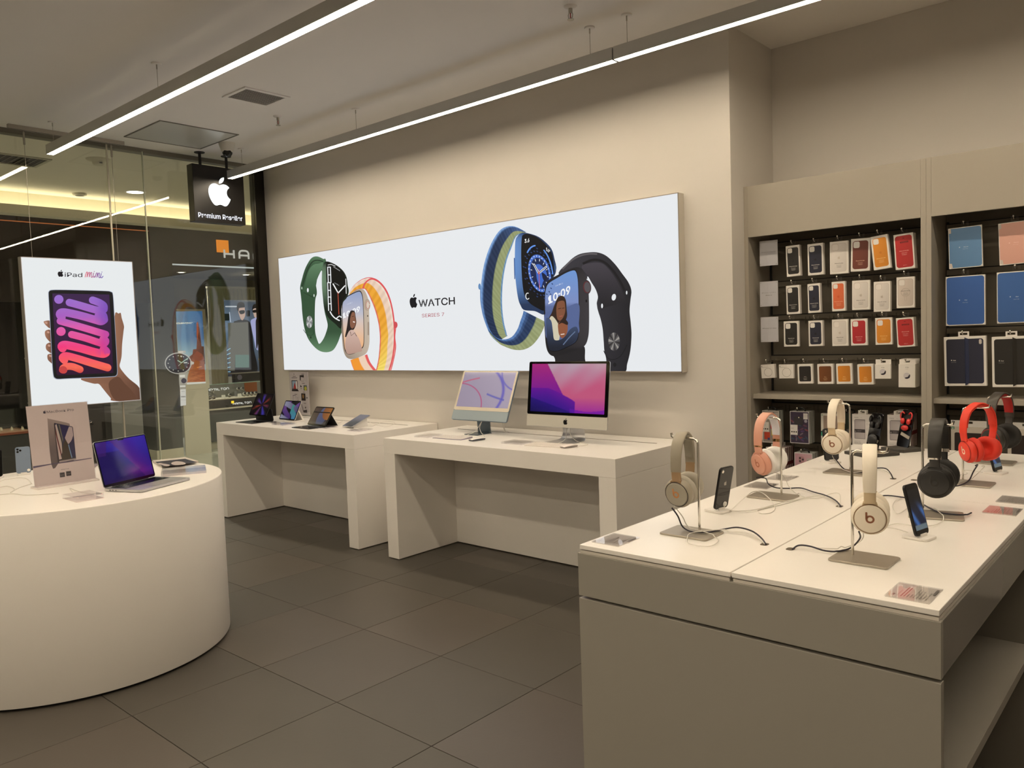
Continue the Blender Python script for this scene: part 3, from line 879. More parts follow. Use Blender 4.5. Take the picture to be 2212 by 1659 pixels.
p.stroke([(437, 610), (441, 780)], 8, (58, 92, 150)); p.poly(ellipse(8, 26, 12, 780, 690), (60, 84, 122))
p.build('blue_watch_print', M_LIT, t)
# --- black watch
p = PB(lbR, LN, start=0.0014)
BK = (44, 43, 49)
outer = [(800, 745), (880, 640), (960, 580), (1050, 560), (1130, 562), (1200, 592), (1270, 660), (1330, 740), (1380, 810), (1405, 880), (1397, 960), (1390, 1050), (1400, 1150), (1406, 1250), (1396, 1380), (1370, 1490), (1345, 1560), (1185, 1560), (1150, 1300), (1100, 900), (1000, 760)]
p.poly(smooth(outer, 5, True), lambda x, y: mix((54, 53, 60), (30, 30, 35), (x - 1000) / 420.0))
p.stroke(smooth([(830, 700), (900, 632), (970, 592), (1050, 572), (1120, 574)], 5), 14, (92, 88, 92), False)
p.curve([(1038, 762), (1075, 815), (1108, 870), (1126, 930), (1116, 990), (1128, 1050), (1150, 1120), (1166, 1200), (1174, 1300), (1180, 1380), (1196, 1460), (1190, 1562), (1030, 1562), (1016, 1400), (1035, 1290), (1052, 1200), (1052, 900)], BGW)
p.curve([(990, 680), (1070, 648), (1160, 652), (1225, 710), (1285, 800), (1330, 890), (1352, 960), (1300, 985), (1215, 1010), (1165, 1022), (1140, 960), (1110, 870), (1060, 780)], lambda x, y: mix((66, 62, 70), (34, 33, 38), (y - 650) / 350.0))
p.stroke(smooth([(1000, 655), (1090, 622), (1175, 640), (1250, 710), (1310, 800), (1350, 880)], 6), 20, (24, 23, 28), False)
p.poly(ellipse(18, 28, 18, 1259, 934, 0.2), BGW); p.poly(ellipse(8, 20, 12, 1161, 1006), BGW); p.poly(ellipse(6, 16, 12, 1366, 896), BGW)
p.poly(ellipse(48, 76, 24, 1262, 1304), (86, 84, 86))
for k in range(10):
    a = k * PI / 5
    p.poly([(1262, 1304), (1262 + 48 * math.cos(a), 1304 + 76 * math.sin(a)), (1262 + 48 * math.cos(a + 0.32), 1304 + 76 * math.sin(a + 0.32))], (150, 146, 140) if k % 2 else (48, 46, 46))
p.stroke(smooth([(1176, 1380), (1210, 1440), (1262, 1452), (1320, 1420), (1370, 1330)], 5), 6, (22, 22, 26), False)
p.poly(ellipse(14, 18, 14, 1268, 1496), (24, 23, 27))
p.curve([(760, 1400), (900, 1375), (1010, 1340), (1020, 1450), (1032, 1562), (800, 1562), (770, 1450)], (34, 33, 37))
cs = [(682, 900), (690, 840), (720, 790), (800, 745), (890, 702), (955, 684), (1000, 705), (1030, 770), (1048, 860), (1054, 1000), (1054, 1180), (1046, 1270), (1020, 1335), (960, 1370), (850, 1408), (765, 1426), (718, 1400), (694, 1330), (684, 1200), (678, 1050)]
p.curve(cs, lambda x, y: mix((30, 29, 33), (74, 70, 74), 0.6 * max(0, (x - 960) / 90.0)))
p.poly(ellipse(42, 62, 24, 1030, 850, -0.1), (52, 50, 54)); p.poly(ellipse(32, 50, 24, 1036, 850, -0.1), (90, 44, 48)); p.poly(ellipse(26, 43, 24, 1040, 850, -0.1), (84, 80, 84))
p.poly(rrect(20, 170, 9, 3, 1036, 1105), (58, 55, 59)); p.poly(ellipse(7, 12, 12, 1032, 965), (12, 12, 14))
scr = smooth([(684, 950), (690, 870), (715, 815), (790, 768), (860, 728), (920, 706), (948, 716), (964, 780), (970, 900), (972, 1050), (970, 1200), (958, 1290), (900, 1338), (800, 1380), (735, 1384), (708, 1340), (694, 1220), (686, 1080)], 4, True)
p.poly(scr, (16, 16, 20))
def seac(x, y):
    if y < 1000: return mix((108, 148, 208), (124, 140, 190), (y - 720) / 280.0)
    return mix((92, 108, 156), (64, 78, 112), (y - 1000) / 300.0)
p.poly(inset(scr, 0.97), seac)
p.curve([(684, 1080), (760, 1040), (860, 1020), (968, 990), (970, 1150), (960, 1240), (800, 1300), (705, 1280), (690, 1180)], (84, 100, 146))
p.text('10:09', 716, 990, 118, (244, 245, 248), (0.83, -0.42), (-0.05, -1), bold=0.025, width=222)
p.text('14 周二', 775, 845, 36, (226, 232, 244), (0.92, -0.35), (0, -1), width=70, font='cjk')
p.curve([(800, 930), (840, 925), (862, 960), (868, 1030), (872, 1090), (850, 1140), (800, 1170), (760, 1180), (715, 1130), (745, 1060), (770, 990)], (50, 34, 28))
p.curve([(800, 970), (845, 965), (856, 1010), (855, 1060), (838, 1105), (812, 1130), (790, 1110), (782, 1050), (786, 1000)], (126, 80, 58))
p.stroke([(800, 1030), (820, 1026)], 5, (52, 30, 22)); p.stroke([(832, 1026), (848, 1024)], 5, (52, 30, 22)); p.stroke([(810, 1094), (832, 1090)], 6, (170, 90, 80))
p.curve([(745, 1090), (790, 1140), (810, 1200), (805, 1290), (760, 1285), (735, 1200), (718, 1140)], (206, 198, 172))
p.curve([(800, 1150), (840, 1120), (870, 1140), (878, 1190), (868, 1240), (835, 1275), (808, 1250), (798, 1200)], (140, 84, 58))
p.curve([(800, 1160), (840, 1110), (878, 1140), (874, 1165), (830, 1148)], (44, 30, 26))
p.stroke([(822, 1244), (848, 1240)], 7, (230, 216, 206))
p.curve([(700, 1110), (740, 1130), (755, 1220), (770, 1290), (840, 1275), (900, 1200), (950, 1180), (966, 1230), (950, 1292), (880, 1342), (790, 1376), (735, 1376), (712, 1330), (700, 1220)], lambda x, y: mix((64, 80, 112), (26, 32, 46), (y - 1150) / 200.0))
p.stroke(smooth([(840, 1330), (890, 1270), (940, 1220)], 4), 8, (98, 116, 148), False)
p.build('black_watch_print', M_LIT, t)
# ================================================================== hanging lightbox with the tablet
HX, HY0, HY1, HZ0, HZ1 = -6.87, 2.115, 2.958, 1.090, 2.268
t = thing('hanging_lightbox', 'tall backlit tablet poster hanging on thin cables before the glazing', 'advertisement', (HX, (HY0 + HY1) / 2, HZ0))
lo2 = t.location.copy(); HM = Matrix.Translation(-lo2)
MB().box((HX - 0.062, HY0, HZ0), (HX - 0.0008, HY1, HZ1), HM).build('lightbox_frame', mat('poster_frame', (176, 172, 164), 0.4, 0.3), t)
rim = MB()
for a, b in (((HY0, HZ0), (HY1, HZ0 + 0.005)), ((HY0, HZ1 - 0.005), (HY1, HZ1)), ((HY0, HZ0), (HY0 + 0.004, HZ1)), ((HY1 - 0.005, HZ0), (HY1, HZ1))):
    rim.box((HX - 0.001, a[0], a[1]), (HX + 0.0025, b[0], b[1]), HM)
rim.build('lightbox_rim', mat('poster_rim', (168, 160, 158), 0.35, 0.4), t)
# sheet coordinates are those of the upright poster: a = 0..1 across, b = 0..1.4 down
_q = [(46.5, 557), (285.5, 567.5), (302.5, 865.0), (65.0, 882.0)]
def hang(x, y):
    v = on_x(x / 5.184, 540 + y / 5.184, HX)
    # the print leans a little against the frame's foot in the photograph's lower left; keep it inside the sheet
    return Vector((HX, min(max(v.y, HY0 + 0.006), HY1 - 0.007), min(max(v.z, HZ0 + 0.007), HZ1 - 0.007))) - lo2
HN = (1, 0, 0)
b = PB(lambda y, z: Vector((HX, y, z)) - lo2, HN, start=0.0)
b.grid(HY0 + 0.003, HZ0 + 0.004, HY1 - 0.004, HZ1 - 0.004, 6, 8, (230, 234, 235))
b.build('backlit_sheet', M_LIT, t)
p = PB(hang, HN)
SKIN = lambda x, y: mix((150, 106, 82), (84, 56, 44), max(0, min(1, (x - 1280) / 260.0)) * 0.6 + max(0, (y - 1300) / 500.0) * 0.4)
p.poly(smooth([(1283, 745), (1330, 712), (1352, 706), (1363, 762), (1388, 850), (1384, 905), (1368, 1050), (1362, 1180), (1352, 1240), (1340, 1305), (1385, 1375), (1450, 1445), (1562, 1545), (1590, 1690), (1270, 1690), (1240, 1659), (1190, 1600), (1150, 1550), (1105, 1500), (1040, 1495), (905, 1440), (1200, 1380), (1290, 1250)], 4, True), SKIN)
p.poly(smooth([(1215, 1500), (1320, 1420), (1400, 1500), (1480, 1580), (1530, 1690), (1300, 1690)], 4, True), (98, 66, 50))
for q in ([(560, 795), (500, 796), (490, 810), (515, 845), (560, 875)], [(565, 905), (530, 895), (503, 915), (508, 965), (535, 1005), (570, 1028)], [(575, 1045), (540, 1042), (514, 1065), (516, 1110), (545, 1140), (580, 1150)], [(585, 1172), (550, 1165), (530, 1180), (534, 1225), (560, 1255), (590, 1268)]):
    p.curve(q, lambda x, y: mix((172, 124, 100), (110, 74, 58), (x - 490) / 90.0))
    p.poly(ellipse(16, 12, 10, (q[1][0] + q[2][0]) / 2 + 22, q[2][1] + 6, 0.4), (196, 150, 130))
p.curve([(540, 500), (546, 462), (580, 446), (700, 445), (900, 449), (1180, 457), (1240, 466), (1266, 500), (1280, 700), (1298, 1000), (1314, 1300), (1316, 1380), (1300, 1412), (1250, 1422), (1000, 1434), (760, 1444), (650, 1450), (612, 1438), (594, 1405), (580, 1250), (562, 900), (548, 650)], (150, 158, 178), 4)
p.curve([(545, 505), (550, 466), (584, 451), (700, 449), (900, 453), (1178, 461), (1236, 470), (1261, 502), (1275, 700), (1293, 1000), (1309, 1300), (1310, 1374), (1296, 1405), (1248, 1415), (1000, 1427), (760, 1437), (652, 1443), (617, 1431), (600, 1400), (586, 1250), (568, 900), (554, 650)], (22, 22, 24), 4)
p.poly([(586, 487), (1222, 499), (1240, 800), (1268, 1376), (640, 1404), (632, 1380), (606, 900)], lambda x, y: mix((58, 34, 74), (46, 16, 46), (y - 490) / 900.0))
def swirl(x, y):
    t_ = (y - 500) / 880.0
    st_ = [(0.0, (150, 112, 206)), (0.28, (168, 96, 190)), (0.42, (222, 92, 170)), (0.55, (226, 84, 150)), (0.66, (240, 62, 126)), (0.8, (246, 84, 106)), (0.93, (244, 108, 84)), (1.0, (206, 70, 70))]
    for (a, ca), (b_, cb) in zip(st_, st_[1:]):
        if t_ <= b_:
            c = mix(ca, cb, (t_ - a) / (b_ - a)); break
    else:
        c = st_[-1][1]
    if t_ < 0.75:
        c = mix(c, (104, 70, 176) if t_ < 0.4 else (176, 66, 160), max(0, (x - 1050) / 170.0) * 0.75)
    return c
def tube_(path, w):
    p.stroke(smooth(path, 8), w * 0.86, swirl)
p.poly(ellipse(52, 50, 20, 658, 553), swirl); p.poly(ellipse(52, 50, 20, 682, 912), swirl)
tube_([(1035, 562), (1110, 590), (1160, 625), (1164, 665)], 96); tube_([(775, 588), (900, 622), (1060, 668), (1130, 676), (1160, 650)], 96)
tube_([(1165, 770), (1150, 730), (1100, 735)], 100)
tube_([(690, 755), (668, 715), (720, 698), (900, 735), (1060, 780), (1130, 798), (1165, 780)], 104)
tube_([(672, 796), (900, 860), (1182, 945)], 92)
tube_([(1150, 1000), (1182, 1015), (1170, 1045), (1120, 1042)], 92)
tube_([(800, 946), (950, 985), (1120, 1040), (1170, 1042)], 92)
tube_([(1160, 1110), (1188, 1140), (1170, 1160)], 106)
tube_([(700, 1100), (690, 1075), (740, 1064), (900, 1100), (1060, 1145), (1150, 1162), (1185, 1150)], 108)
tube_([(720, 1235), (698, 1205), (740, 1186), (860, 1215), (1040, 1270), (1204, 1318)], 98)
tube_([(712, 1345), (702, 1328), (740, 1306), (810, 1306), (895, 1338)], 92)
p.poly(ellipse(46, 42, 18, 704, 1342), (196, 66, 66))
p.fruit(676, 262, 78, (20, 18, 26)); p.text('iPad', 722, 300, 92, (34, 28, 40), (0.99, 0.02), (0, -1), width=200, bold=0.004)
wr = lambda x, y: mix((226, 92, 110), (96, 66, 170), (x - 950) / 200.0)
for q in ([(952, 303), (966, 252), (978, 254), (972, 302)], [(974, 300), (990, 256), (1002, 256), (996, 302)], [(998, 300), (1014, 256), (1026, 258), (1018, 300), (1030, 305), (1042, 290)], [(1048, 258), (1040, 296), (1052, 304), (1062, 292)],
          [(1062, 306), (1076, 262), (1088, 262), (1082, 306)], [(1084, 304), (1100, 262), (1112, 264), (1104, 304), (1116, 310), (1126, 294)], [(1132, 264), (1124, 302), (1136, 312), (1152, 294)]):
    p.stroke(smooth(q, 5), 8, wr)
p.poly(ellipse(5, 5, 8, 1053, 242), wr); p.poly(ellipse(5, 5, 8, 1138, 248), wr)
p.build('poster_print', M_LIT, t)
for y in (2.207, 2.857):
    o = MB().tube([(HX - 0.03, y, HZ1), (HX - 0.03, y, 3.245)], 0.0018, 6, HM).build('hanging_cable', M_STEEL, t)
    MB().tube([(HX - 0.03, y, 3.13), (HX - 0.03, y, 3.225)], 0.008, 8, HM).build('cable_gripper', M_STEEL, o)
t = thing('ceiling_track', 'slim grey ceiling track that carries the hanging tablet poster', 'track', (HX - 0.03, 2.53, ZC))
MB().box((-0.018, -0.43, -0.03), (0.018, 0.43, 0)).build('track_body', mat('track_grey', (176, 170, 160), 0.4, 0.3), t)
MB().box((-0.004, -0.43, -0.0305), (0.004, 0.43, -0.028)).build('track_slot', M_BLACKM, t)
# ================================================================== black hanging sign
SX, SY0, SY1, SZ0, SZ1 = -6.82, 3.510, 4.004, 2.650, 3.156
t = thing('hanging_sign', 'black square hanging sign lettered Premium Reseller', 'sign', (SX - 0.05, (SY0 + SY1) / 2, SZ0))
lo3 = t.location.copy(); SM = Matrix.Translation(-lo3)
MB().box((SX - 0.10, SY0, SZ0), (SX, SY1, SZ1), SM).build('sign_box', mat('sign_black', (14, 12, 11), 0.35), t, 0.002)
for y in (3.602, 3.858):
    o = MB().tube([(SX - 0.03, y, SZ1), (SX - 0.03, y, ZC)], 0.013, 12, SM).build('hanging_rod', M_BLACKM, t)
    MB().lathe([(0.044, -0.006), (0.046, -0.002), (0.046, 0)], 20, SM @ Matrix.Translation((SX - 0.03, y, ZC))).build('ceiling_plate', M_BLACKM, o)
sgn = print_mat('sign_light', 1.6, 0.6)
for side, nx in ((SX, 1), (SX - 0.10, -1)):
    if nx > 0:
        f_ = lambda u, v: Vector((SX, SY0 + u, SZ0 + v)) - lo3
    else:
        f_ = lambda u, v: Vector((SX - 0.10, SY1 - u, SZ0 + v)) - lo3
    p = PB(f_, (nx, 0, 0), start=0.0005)
    p.fruit(0.247, 0.286, 0.262, (240, 245, 246), (1, 0), (0, 1))
    p.build('lit_emblem', sgn, t)
    p = PB(f_, (nx, 0, 0), start=0.0005)
    p.text('Premium Reseller', 0.247, 0.036, 0.082, (228, 230, 240), (1, 0), (0, 1), 'CENTER', width=0.43, bold=0.010)
    p.build('lit_lettering', sgn, t)
# ================================================================== shelving in the recess
M_SHELF = mat('shelving_grey', (168, 161, 148), 0.45, noise=0.015, nscale=5)
M_SHBACK = mat('shelving_back', (118, 111, 98), 0.55, noise=0.02, nscale=5)
SYF, SYB = 4.52, 4.83
def shelving(x0, label, rails, hooks):
    x1 = x0 + 0.993; w = x1 - x0
    t = thing('shelving_unit', label, 'shelving', (x0, SYF, 0), 0, 'grey accessory shelving units')
    d = YR - SYF - 0.002
    MB().box((0, 0, 0.0), (0.024, d, 2.365)).build('side_panel', M_SHELF, t, 0.001)
    MB().box((w - 0.026, 0, 0.0), (w, d, 2.365)).build('side_panel', M_SHELF, t, 0.001)
    MB().box((0.0245, 0.001, 2.066), (w - 0.0265, 0.022, 2.364)).build('header_panel', M_SHELF, t)
    MB().box((0.0245, 0.022, 2.345), (w - 0.0265, d, 2.364)).build('top_panel', M_SHELF, t)
    MB().box((0.0245, SYB - SYF, 0.0), (w - 0.0265, SYB - SYF + 0.018, 2.345)).build('back_panel', M_SHBACK, t)
    MB().box((0.0245, 0.033, 1.1), (w - 0.0265, SYB - SYF - 0.0005, 1.1265)).build('shelf', M_SHELF, t, 0.0015)
    MB().box((0.0245, 0.02, 0.05), (w - 0.0265, SYB - SYF - 0.0005, 0.075)).build('shelf', M_SHELF, t, 0.0015)
    MB().box((0.0245, 0.03, 0.0), (w - 0.0265, 0.045, 0.0495)).build('kick_board', M_SHBACK, t)
    for xs in (0.0262, w - 0.0382):
        MB().box((xs, SYB - SYF - 0.012, 0.08), (xs + 0.010, SYB - SYF - 0.0005, 1.095)).build('slotted_upright', M_BLACKM, t)
        MB().box((xs, SYB - SYF - 0.012, 1.13), (xs + 0.010, SYB - SYF - 0.0005, 2.06)).build('slotted_upright', M_BLACKM, t)
    for z in rails:
        MB().box((0.03, SYB - SYF - 0.026, z - 0.029), (w - 0.032, SYB - SYF - 0.0125, z)).build('hook_rail', M_SHBACK, t, 0.001)
        MB().box((0.03, SYB - SYF - 0.0125, z - 0.004), (w - 0.032, SYB - SYF - 0.0005, z + 0.006)).build('rail_shadow_gap', M_BLACKM, t)
    M_BR = mat('hook_bracket', (96, 90, 78), 0.5)
    for (hx, hz, ln) in hooks:
        x = hx - x0
        y1 = SYB - SYF - 0.026
        h = MB().tube([(x, y1, hz), (x, y1 - ln + 0.012, hz), (x, y1 - ln + 0.003, hz + 0.004), (x, y1 - ln, hz + 0.012)], 0.0023, 6).build('peg_hook', M_CHROME, t)
        MB().ball((x, y1 - ln - 0.001, hz + 0.013), 0.005, 0.004, 0.006, 8, 6).build('hook_tip', M_CHROME, h)
        for s in (-1, 1):
            MB().box((x + 0.03 + s * 0.012 - 0.002, y1 - 0.006, hz - 0.03), (x + 0.03 + s * 0.012 + 0.002, y1 + 0.001, hz + 0.012)).build('hook_bracket', M_BR, h)
    return t
PRODUCTS = []   # (hook x, hook z, y front)
KX = 7.541
def a3(x, y): return (1600 + x / KX, 480 + y / KX)
def a4(x, y): return (1800 + x / KX, 480 + y / KX)
def a5(x, y): return (1600 + x / KX, 660 + y / KX)
def a6(x, y): return (1800 + x / KX, 660 + y / KX)
def b7(x, y): return (2000 + x / 7.5425, 440 + y / 7.5425)
def b8(x, y): return (2000 + x / 6.91, 640 + y / 6.91)
def quad_pose(q, Y):
    P = [on_y(a, b, Y) for a, b in q]
    w = ((P[1] - P[0]).length + (P[2] - P[3]).length) / 2
    h = ((P[3] - P[0]).length + (P[2] - P[1]).length) / 2
    c = (P[0] + P[1]) / 2
    dx = (P[1] - P[0]) + (P[2] - P[3])
    dz = (P[0] - P[3]) + (P[1] - P[2])
    rot = 0.5 * (math.atan2(dx.z, dx.x) - math.atan2(dz.x, dz.z))
    return c, w, h, rot
def carton(name, label, cat, group, q, Y, depth, art, sheet='printed_card', tab=True, body=None, lid=0.0):
    """a hanging retail box: body, printed front, clear hang tab; art(p, w, h) inks the front, x right and y down from the top centre"""
    c, w, h, rot = quad_pose(q, Y)
    t = thing(name, label, cat, (c.x, Y, c.z), 0, group)
    t.rotation_euler = (0, -rot, 0)
    MB().box((-w / 2, 0, -h), (w / 2, depth, 0)).build('box_body', body or M_CARD, t, 0.0015)
    p = PB(lambda x, y: Vector((x, 0, -y)), (0, -1, 0))
    art(p, w, h)
    p.build('printed_front', MATS[sheet], t)
    if tab:
        holed(-0.017, 0.017, 0, 0.027, -0.011, 0.005, 0.0085, 0.0205, depth * 0.45, depth * 0.45 + 0.0008).build('hang_tab', M_ACRYL, t)
    PRODUCTS.append((c.x - 0.004, c.z + (0.014 if tab else -0.006), Y))
    return t
def holed(x0, x1, z0, z1, hx0, hx1, hz0, hz1, y0, y1):
    """a hanging tab or header with a real slot"""
    return MB().box((x0, y0, z0), (hx0, y1, z1)).box((hx1, y0, z0), (x1, y1, z1)).box((hx0, y0, hz1), (hx1, y1, z1)).box((hx0, y0, z0), (hx1, y1, hz0))
def lines(p, y, col, a, b, c_, k=1.0, x=0.0):
    p.text(a, x, y, 0.0075 * k, col, align='CENTER', bold=0.02)
    p.text(b, x, y + 0.0095 * k, 0.0062 * k, col, align='CENTER')
    if c_:
        p.stroke(rrect(0.024 * k, 0.008 * k, 0.0035 * k, 3, x, y + 0.0170 * k) + [rrect(0.024 * k, 0.008 * k, 0.0035 * k, 3, x, y + 0.0170 * k)[0]], 0.0006, col, False)
        p.text(c_, x, y + 0.0190 * k, 0.0055 * k, col, align='CENTER')
def case_art(col, cut, name, kind, ink, logo=None, outline=None, wallet=False, ring=False):
    def art(p, w, h):
        cw, ch = w * 0.80, h * 0.86
        oy = h * 0.5
        if wallet:
            cw, ch = w * 0.86, h * 0.90
        if outline:
            p.poly(rrect(cw + 0.0025, ch + 0.0025, cw * 0.17, 5, 0, oy), outline)
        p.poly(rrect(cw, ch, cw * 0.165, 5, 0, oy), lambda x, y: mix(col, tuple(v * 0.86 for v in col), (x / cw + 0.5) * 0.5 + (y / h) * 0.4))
        if wallet:
            p.poly(rrect(cw * 0.50, ch * 0.052, ch * 0.02, 4, cw * 0.03, oy - ch * 0.29), tuple(v * 0.5 for v in col))
            p.poly(rrect(cw * 0.42, ch * 0.03, ch * 0.012, 4, cw * 0.03, oy - ch * 0.285), tuple(v * 0.72 for v in col))
            p.poly(rrect(cw * 0.12, ch * 0.018, ch * 0.008, 3, 0, oy - ch * 0.415), tuple(v * 0.4 for v in col))
            lines(p, oy - ch * 0.01, ink, name, kind, 'MagSafe')
            p.text('(PRODUCT)', 0, oy + ch * 0.44, 0.005, ink, align='CENTER')
            return
        s = cw * 0.40
        cx, cy = -cw / 2 + s * 0.62, oy - ch / 2 + s * 0.64
        if outline:
            p.poly(rrect(s + 0.002, s * 1.06 + 0.002, s * 0.27, 4, cx, cy), outline)
        p.poly(rrect(s, s * 1.06, s * 0.27, 4, cx, cy), cut)
        if ring:
            p.stroke(ellipse(cw * 0.30, cw * 0.30, 28, 0, oy) + [(cw * 0.30, oy)], 0.0016, outline, False)
            p.stroke(rrect(0.010, 0.024, 0.004, 3, 0, oy + cw * 0.46) + [rrect(0.010, 0.024, 0.004, 3, 0, oy + cw * 0.46)[0]], 0.001, outline, False)
            lines(p, oy - 0.006, ink, name, kind, 'MagSafe')
            return
        if logo:
            p.fruit(0, oy + ch * 0.0, 0.0165, logo)
        lines(p, oy + ch * 0.22, ink, name, kind, 'MagSafe')
    return art
def case(label, q, Y, col, name, kind, ink=(226, 222, 214), cut=(236, 232, 226), logo=None, outline=None, wallet=False, ring=False, depth=0.027, n=1):
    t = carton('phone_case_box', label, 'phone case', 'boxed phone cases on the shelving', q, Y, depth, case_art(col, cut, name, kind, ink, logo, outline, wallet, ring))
    return t
BLK = (36, 33, 30); NVY = (36, 38, 58); WHT = (238, 232, 226); BRN = (122, 62, 48); ORG = (232, 150, 44); RED = (196, 44, 44); COR = (240, 120, 72)
YP = 4.615
OUT = (205, 192, 180); INKD = (70, 62, 58)
case('black phone case box, first in the top row after the sign card', [a3(730, 395), a3(957, 362), a3(978, 868), a3(752, 890)], YP, BLK, 'iPhone 12 Pro Max', 'Silicone Case', logo=(24, 22, 20))
case('navy phone case box in the top row, beside the black one', [a3(1085, 362), a3(1338, 335), a3(1358, 848), a3(1100, 870)], YP, NVY, 'iPhone 12 Pro Max', 'Silicone Case', logo=(20, 20, 30))
case('plain white phone case box in the top row, between navy and brown', [a3(1448, 323), a4(243, 297), a4(248, 828), a3(1458, 852)], YP, WHT, 'iPhone 12 Pro Max', 'Silicone Case', INKD, (240, 234, 228), (206, 196, 186), OUT, depth=0.02)
case('brown leather phone case box in the top row', [a4(292, 272), a4(600, 255), a4(612, 790), a4(288, 805)], YP, BRN, 'iPhone 12 Pro Max', 'Leather Case', (232, 190, 160), depth=0.024)
case('amber phone case box hanging crooked in the top row', [a4(605, 245), a4(878, 190), a4(950, 740), a4(665, 780)], YP - 0.035, ORG, 'iPhone 12 Pro Max', 'Leather Case', (244, 214, 150), logo=(206, 126, 30))
case('red wallet sleeve box with card slot, end of the top row', [a4(975, 210), a4(1300, 165), a4(1352, 745), a4(1035, 775)], YP - 0.02, RED, 'iPhone 12 Pro Max', 'Leather Sleeve', (240, 190, 180), wallet=True, depth=0.05)
case('black phone case box in the second row, next to its sign card', [a3(735, 1040), a3(955, 1020), a3(970, 1490), a3(752, 1503)], YP, BLK, 'iPhone 12 | 12 Pro', 'Silicone Case', logo=(24, 22, 20))
case('navy phone case box in the second row, beside the black one', [a3(1085, 1010), a3(1290, 990), a3(1308, 1470), a3(1102, 1480)], YP, NVY, 'iPhone 12 | 12 Pro', 'Silicone Case', logo=(20, 20, 30))
case('coral orange phone case box in the second row', [a3(1478, 975), a4(190, 958), a4(204, 1442), a3(1495, 1452)], YP, COR, 'iPhone 12 | 12 Pro', 'Silicone Case', (246, 190, 160), logo=(216, 96, 52))
case('white phone case box in the second row, right beside the coral one', [a4(303, 955), a4(597, 938), a4(595, 1420), a4(308, 1432)], YP, WHT, 'iPhone 12 | 12 Pro', 'Silicone Case', INKD, (240, 234, 228), (196, 186, 176), OUT, depth=0.02)
case('white phone case box in the second row, between another white box and the clear one', [a4(660, 975), a4(930, 955), a4(924, 1450), a4(648, 1463)], YP, WHT, 'iPhone 12 | 12 Pro', 'Silicone Case', INKD, (240, 234, 228), (196, 186, 176), OUT)
case('clear phone case box with a ring outline, end of the second row', [a4(1028, 900), a4(1328, 882), a4(1328, 1388), a4(1033, 1402)], YP, (226, 214, 204), 'iPhone 12 | 12 Pro', 'Clear Case', INKD, (236, 230, 224), None, (178, 166, 154), ring=True, depth=0.02)
case('black phone case box in the third row', [a5(698, 260), a5(942, 250), a5(948, 665), a5(705, 672)], YP, BLK, 'iPhone 12 mini', 'Silicone Case', logo=(24, 22, 20), depth=0.02)
case('navy phone case box in the third row', [a5(1100, 250), a5(1332, 240), a5(1344, 658), a5(1115, 663)], YP, NVY, 'iPhone 12 mini', 'Silicone Case', logo=(20, 20, 30))
case('white phone case box in the third row', [a5(1483, 232), a6(235, 218), a6(240, 655), a5(1493, 660)], YP, WHT, 'iPhone 12 mini', 'Silicone Case', INKD, (240, 234, 228), (206, 196, 186), OUT, depth=0.02)
case('red phone case box in the third row, beside the white one', [a6(280, 222), a6(548, 210), a6(555, 645), a6(290, 655)], YP, (190, 38, 48), 'iPhone 12 mini', 'Silicone Case', (244, 180, 176), depth=0.02)
case('amber phone case box in the third row', [a6(680, 205), a6(955, 190), a6(962, 635), a6(690, 640)], YP, ORG, 'iPhone 12 mini', 'Leather Case', (250, 214, 140), outline=(222, 110, 60), depth=0.02)
case('red wallet sleeve box with card slot, end of the third row', [a6(1015, 205), a6(1310, 190), a6(1352, 668), a6(1068, 675)], YP - 0.02, RED, 'iPhone 12 mini', 'Leather Sleeve', (240, 190, 180), wallet=True, depth=0.05)
def ring_art(p, w, h):
    p.stroke(ellipse(w * 0.29, w * 0.29, 32, 0.002, h * 0.57) + [(0.002 + w * 0.29, h * 0.57)], 0.0017, (150, 140, 132), False)
    p.stroke([(0.0, 0.004), (0.0, h * 0.25)], 0.0012, (200, 190, 182), False)
    p.fruit(-w * 0.42, h * 0.12, 0.006, (60, 54, 50)); p.text('MagSafe Charger', -w * 0.45, h * 0.22, 0.0062, (90, 82, 76))
carton('charger_box', 'small white charger box hanging crooked, start of the bottom row', 'charger box', 'boxed ring chargers', [a5(325, 966), a5(545, 953), a5(562, 1180), a5(345, 1184)], YP, 0.03, ring_art)
carton('charger_box', 'small white charger box hanging straight in the bottom row', 'charger box', 'boxed ring chargers', [a5(618, 964), a5(860, 957), a5(862, 1186), a5(628, 1189)], YP, 0.02, ring_art)
def wallet_art(col, ink):
    def art(p, w, h):
        p.poly(rrect(w * 0.78, h * 0.78, w * 0.08, 4, 0, h * 0.5), lambda x, y: mix(col, tuple(v * 0.8 for v in col), x / w + 0.5))
        lines(p, h * 0.66, ink, 'iPhone', 'Leather Wallet', 'MagSafe', 0.8)
    return art
for lab, q, col, ink, dp in (('black card wallet box in the bottom row', [a5(920, 957), a5(1168, 950), a5(1175, 1270), a5(935, 1273)], (34, 29, 27), (200, 190, 180), 0.02),
                        ('saddle brown card wallet box in the bottom row', [a5(1245, 957), a5(1500, 947), a5(1505, 1276), a5(1252, 1280)], (128, 74, 30), (226, 186, 140), 0.03),
                        ('amber card wallet box in the bottom row, beside the brown one', [a5(1550, 950), a6(300, 942), a6(313, 1275), a6(57, 1278)], (230, 146, 42), (250, 216, 150), 0.02),
                        ('amber card wallet box in the bottom row, touching the white tag box', [a6(390, 960), a6(645, 948), a6(655, 1285), a6(397, 1290)], (230, 146, 42), (250, 216, 150), 0.03)):
    carton('wallet_box', lab, 'wallet box', 'boxed card wallets', q, YP, dp, wallet_art(col, ink))
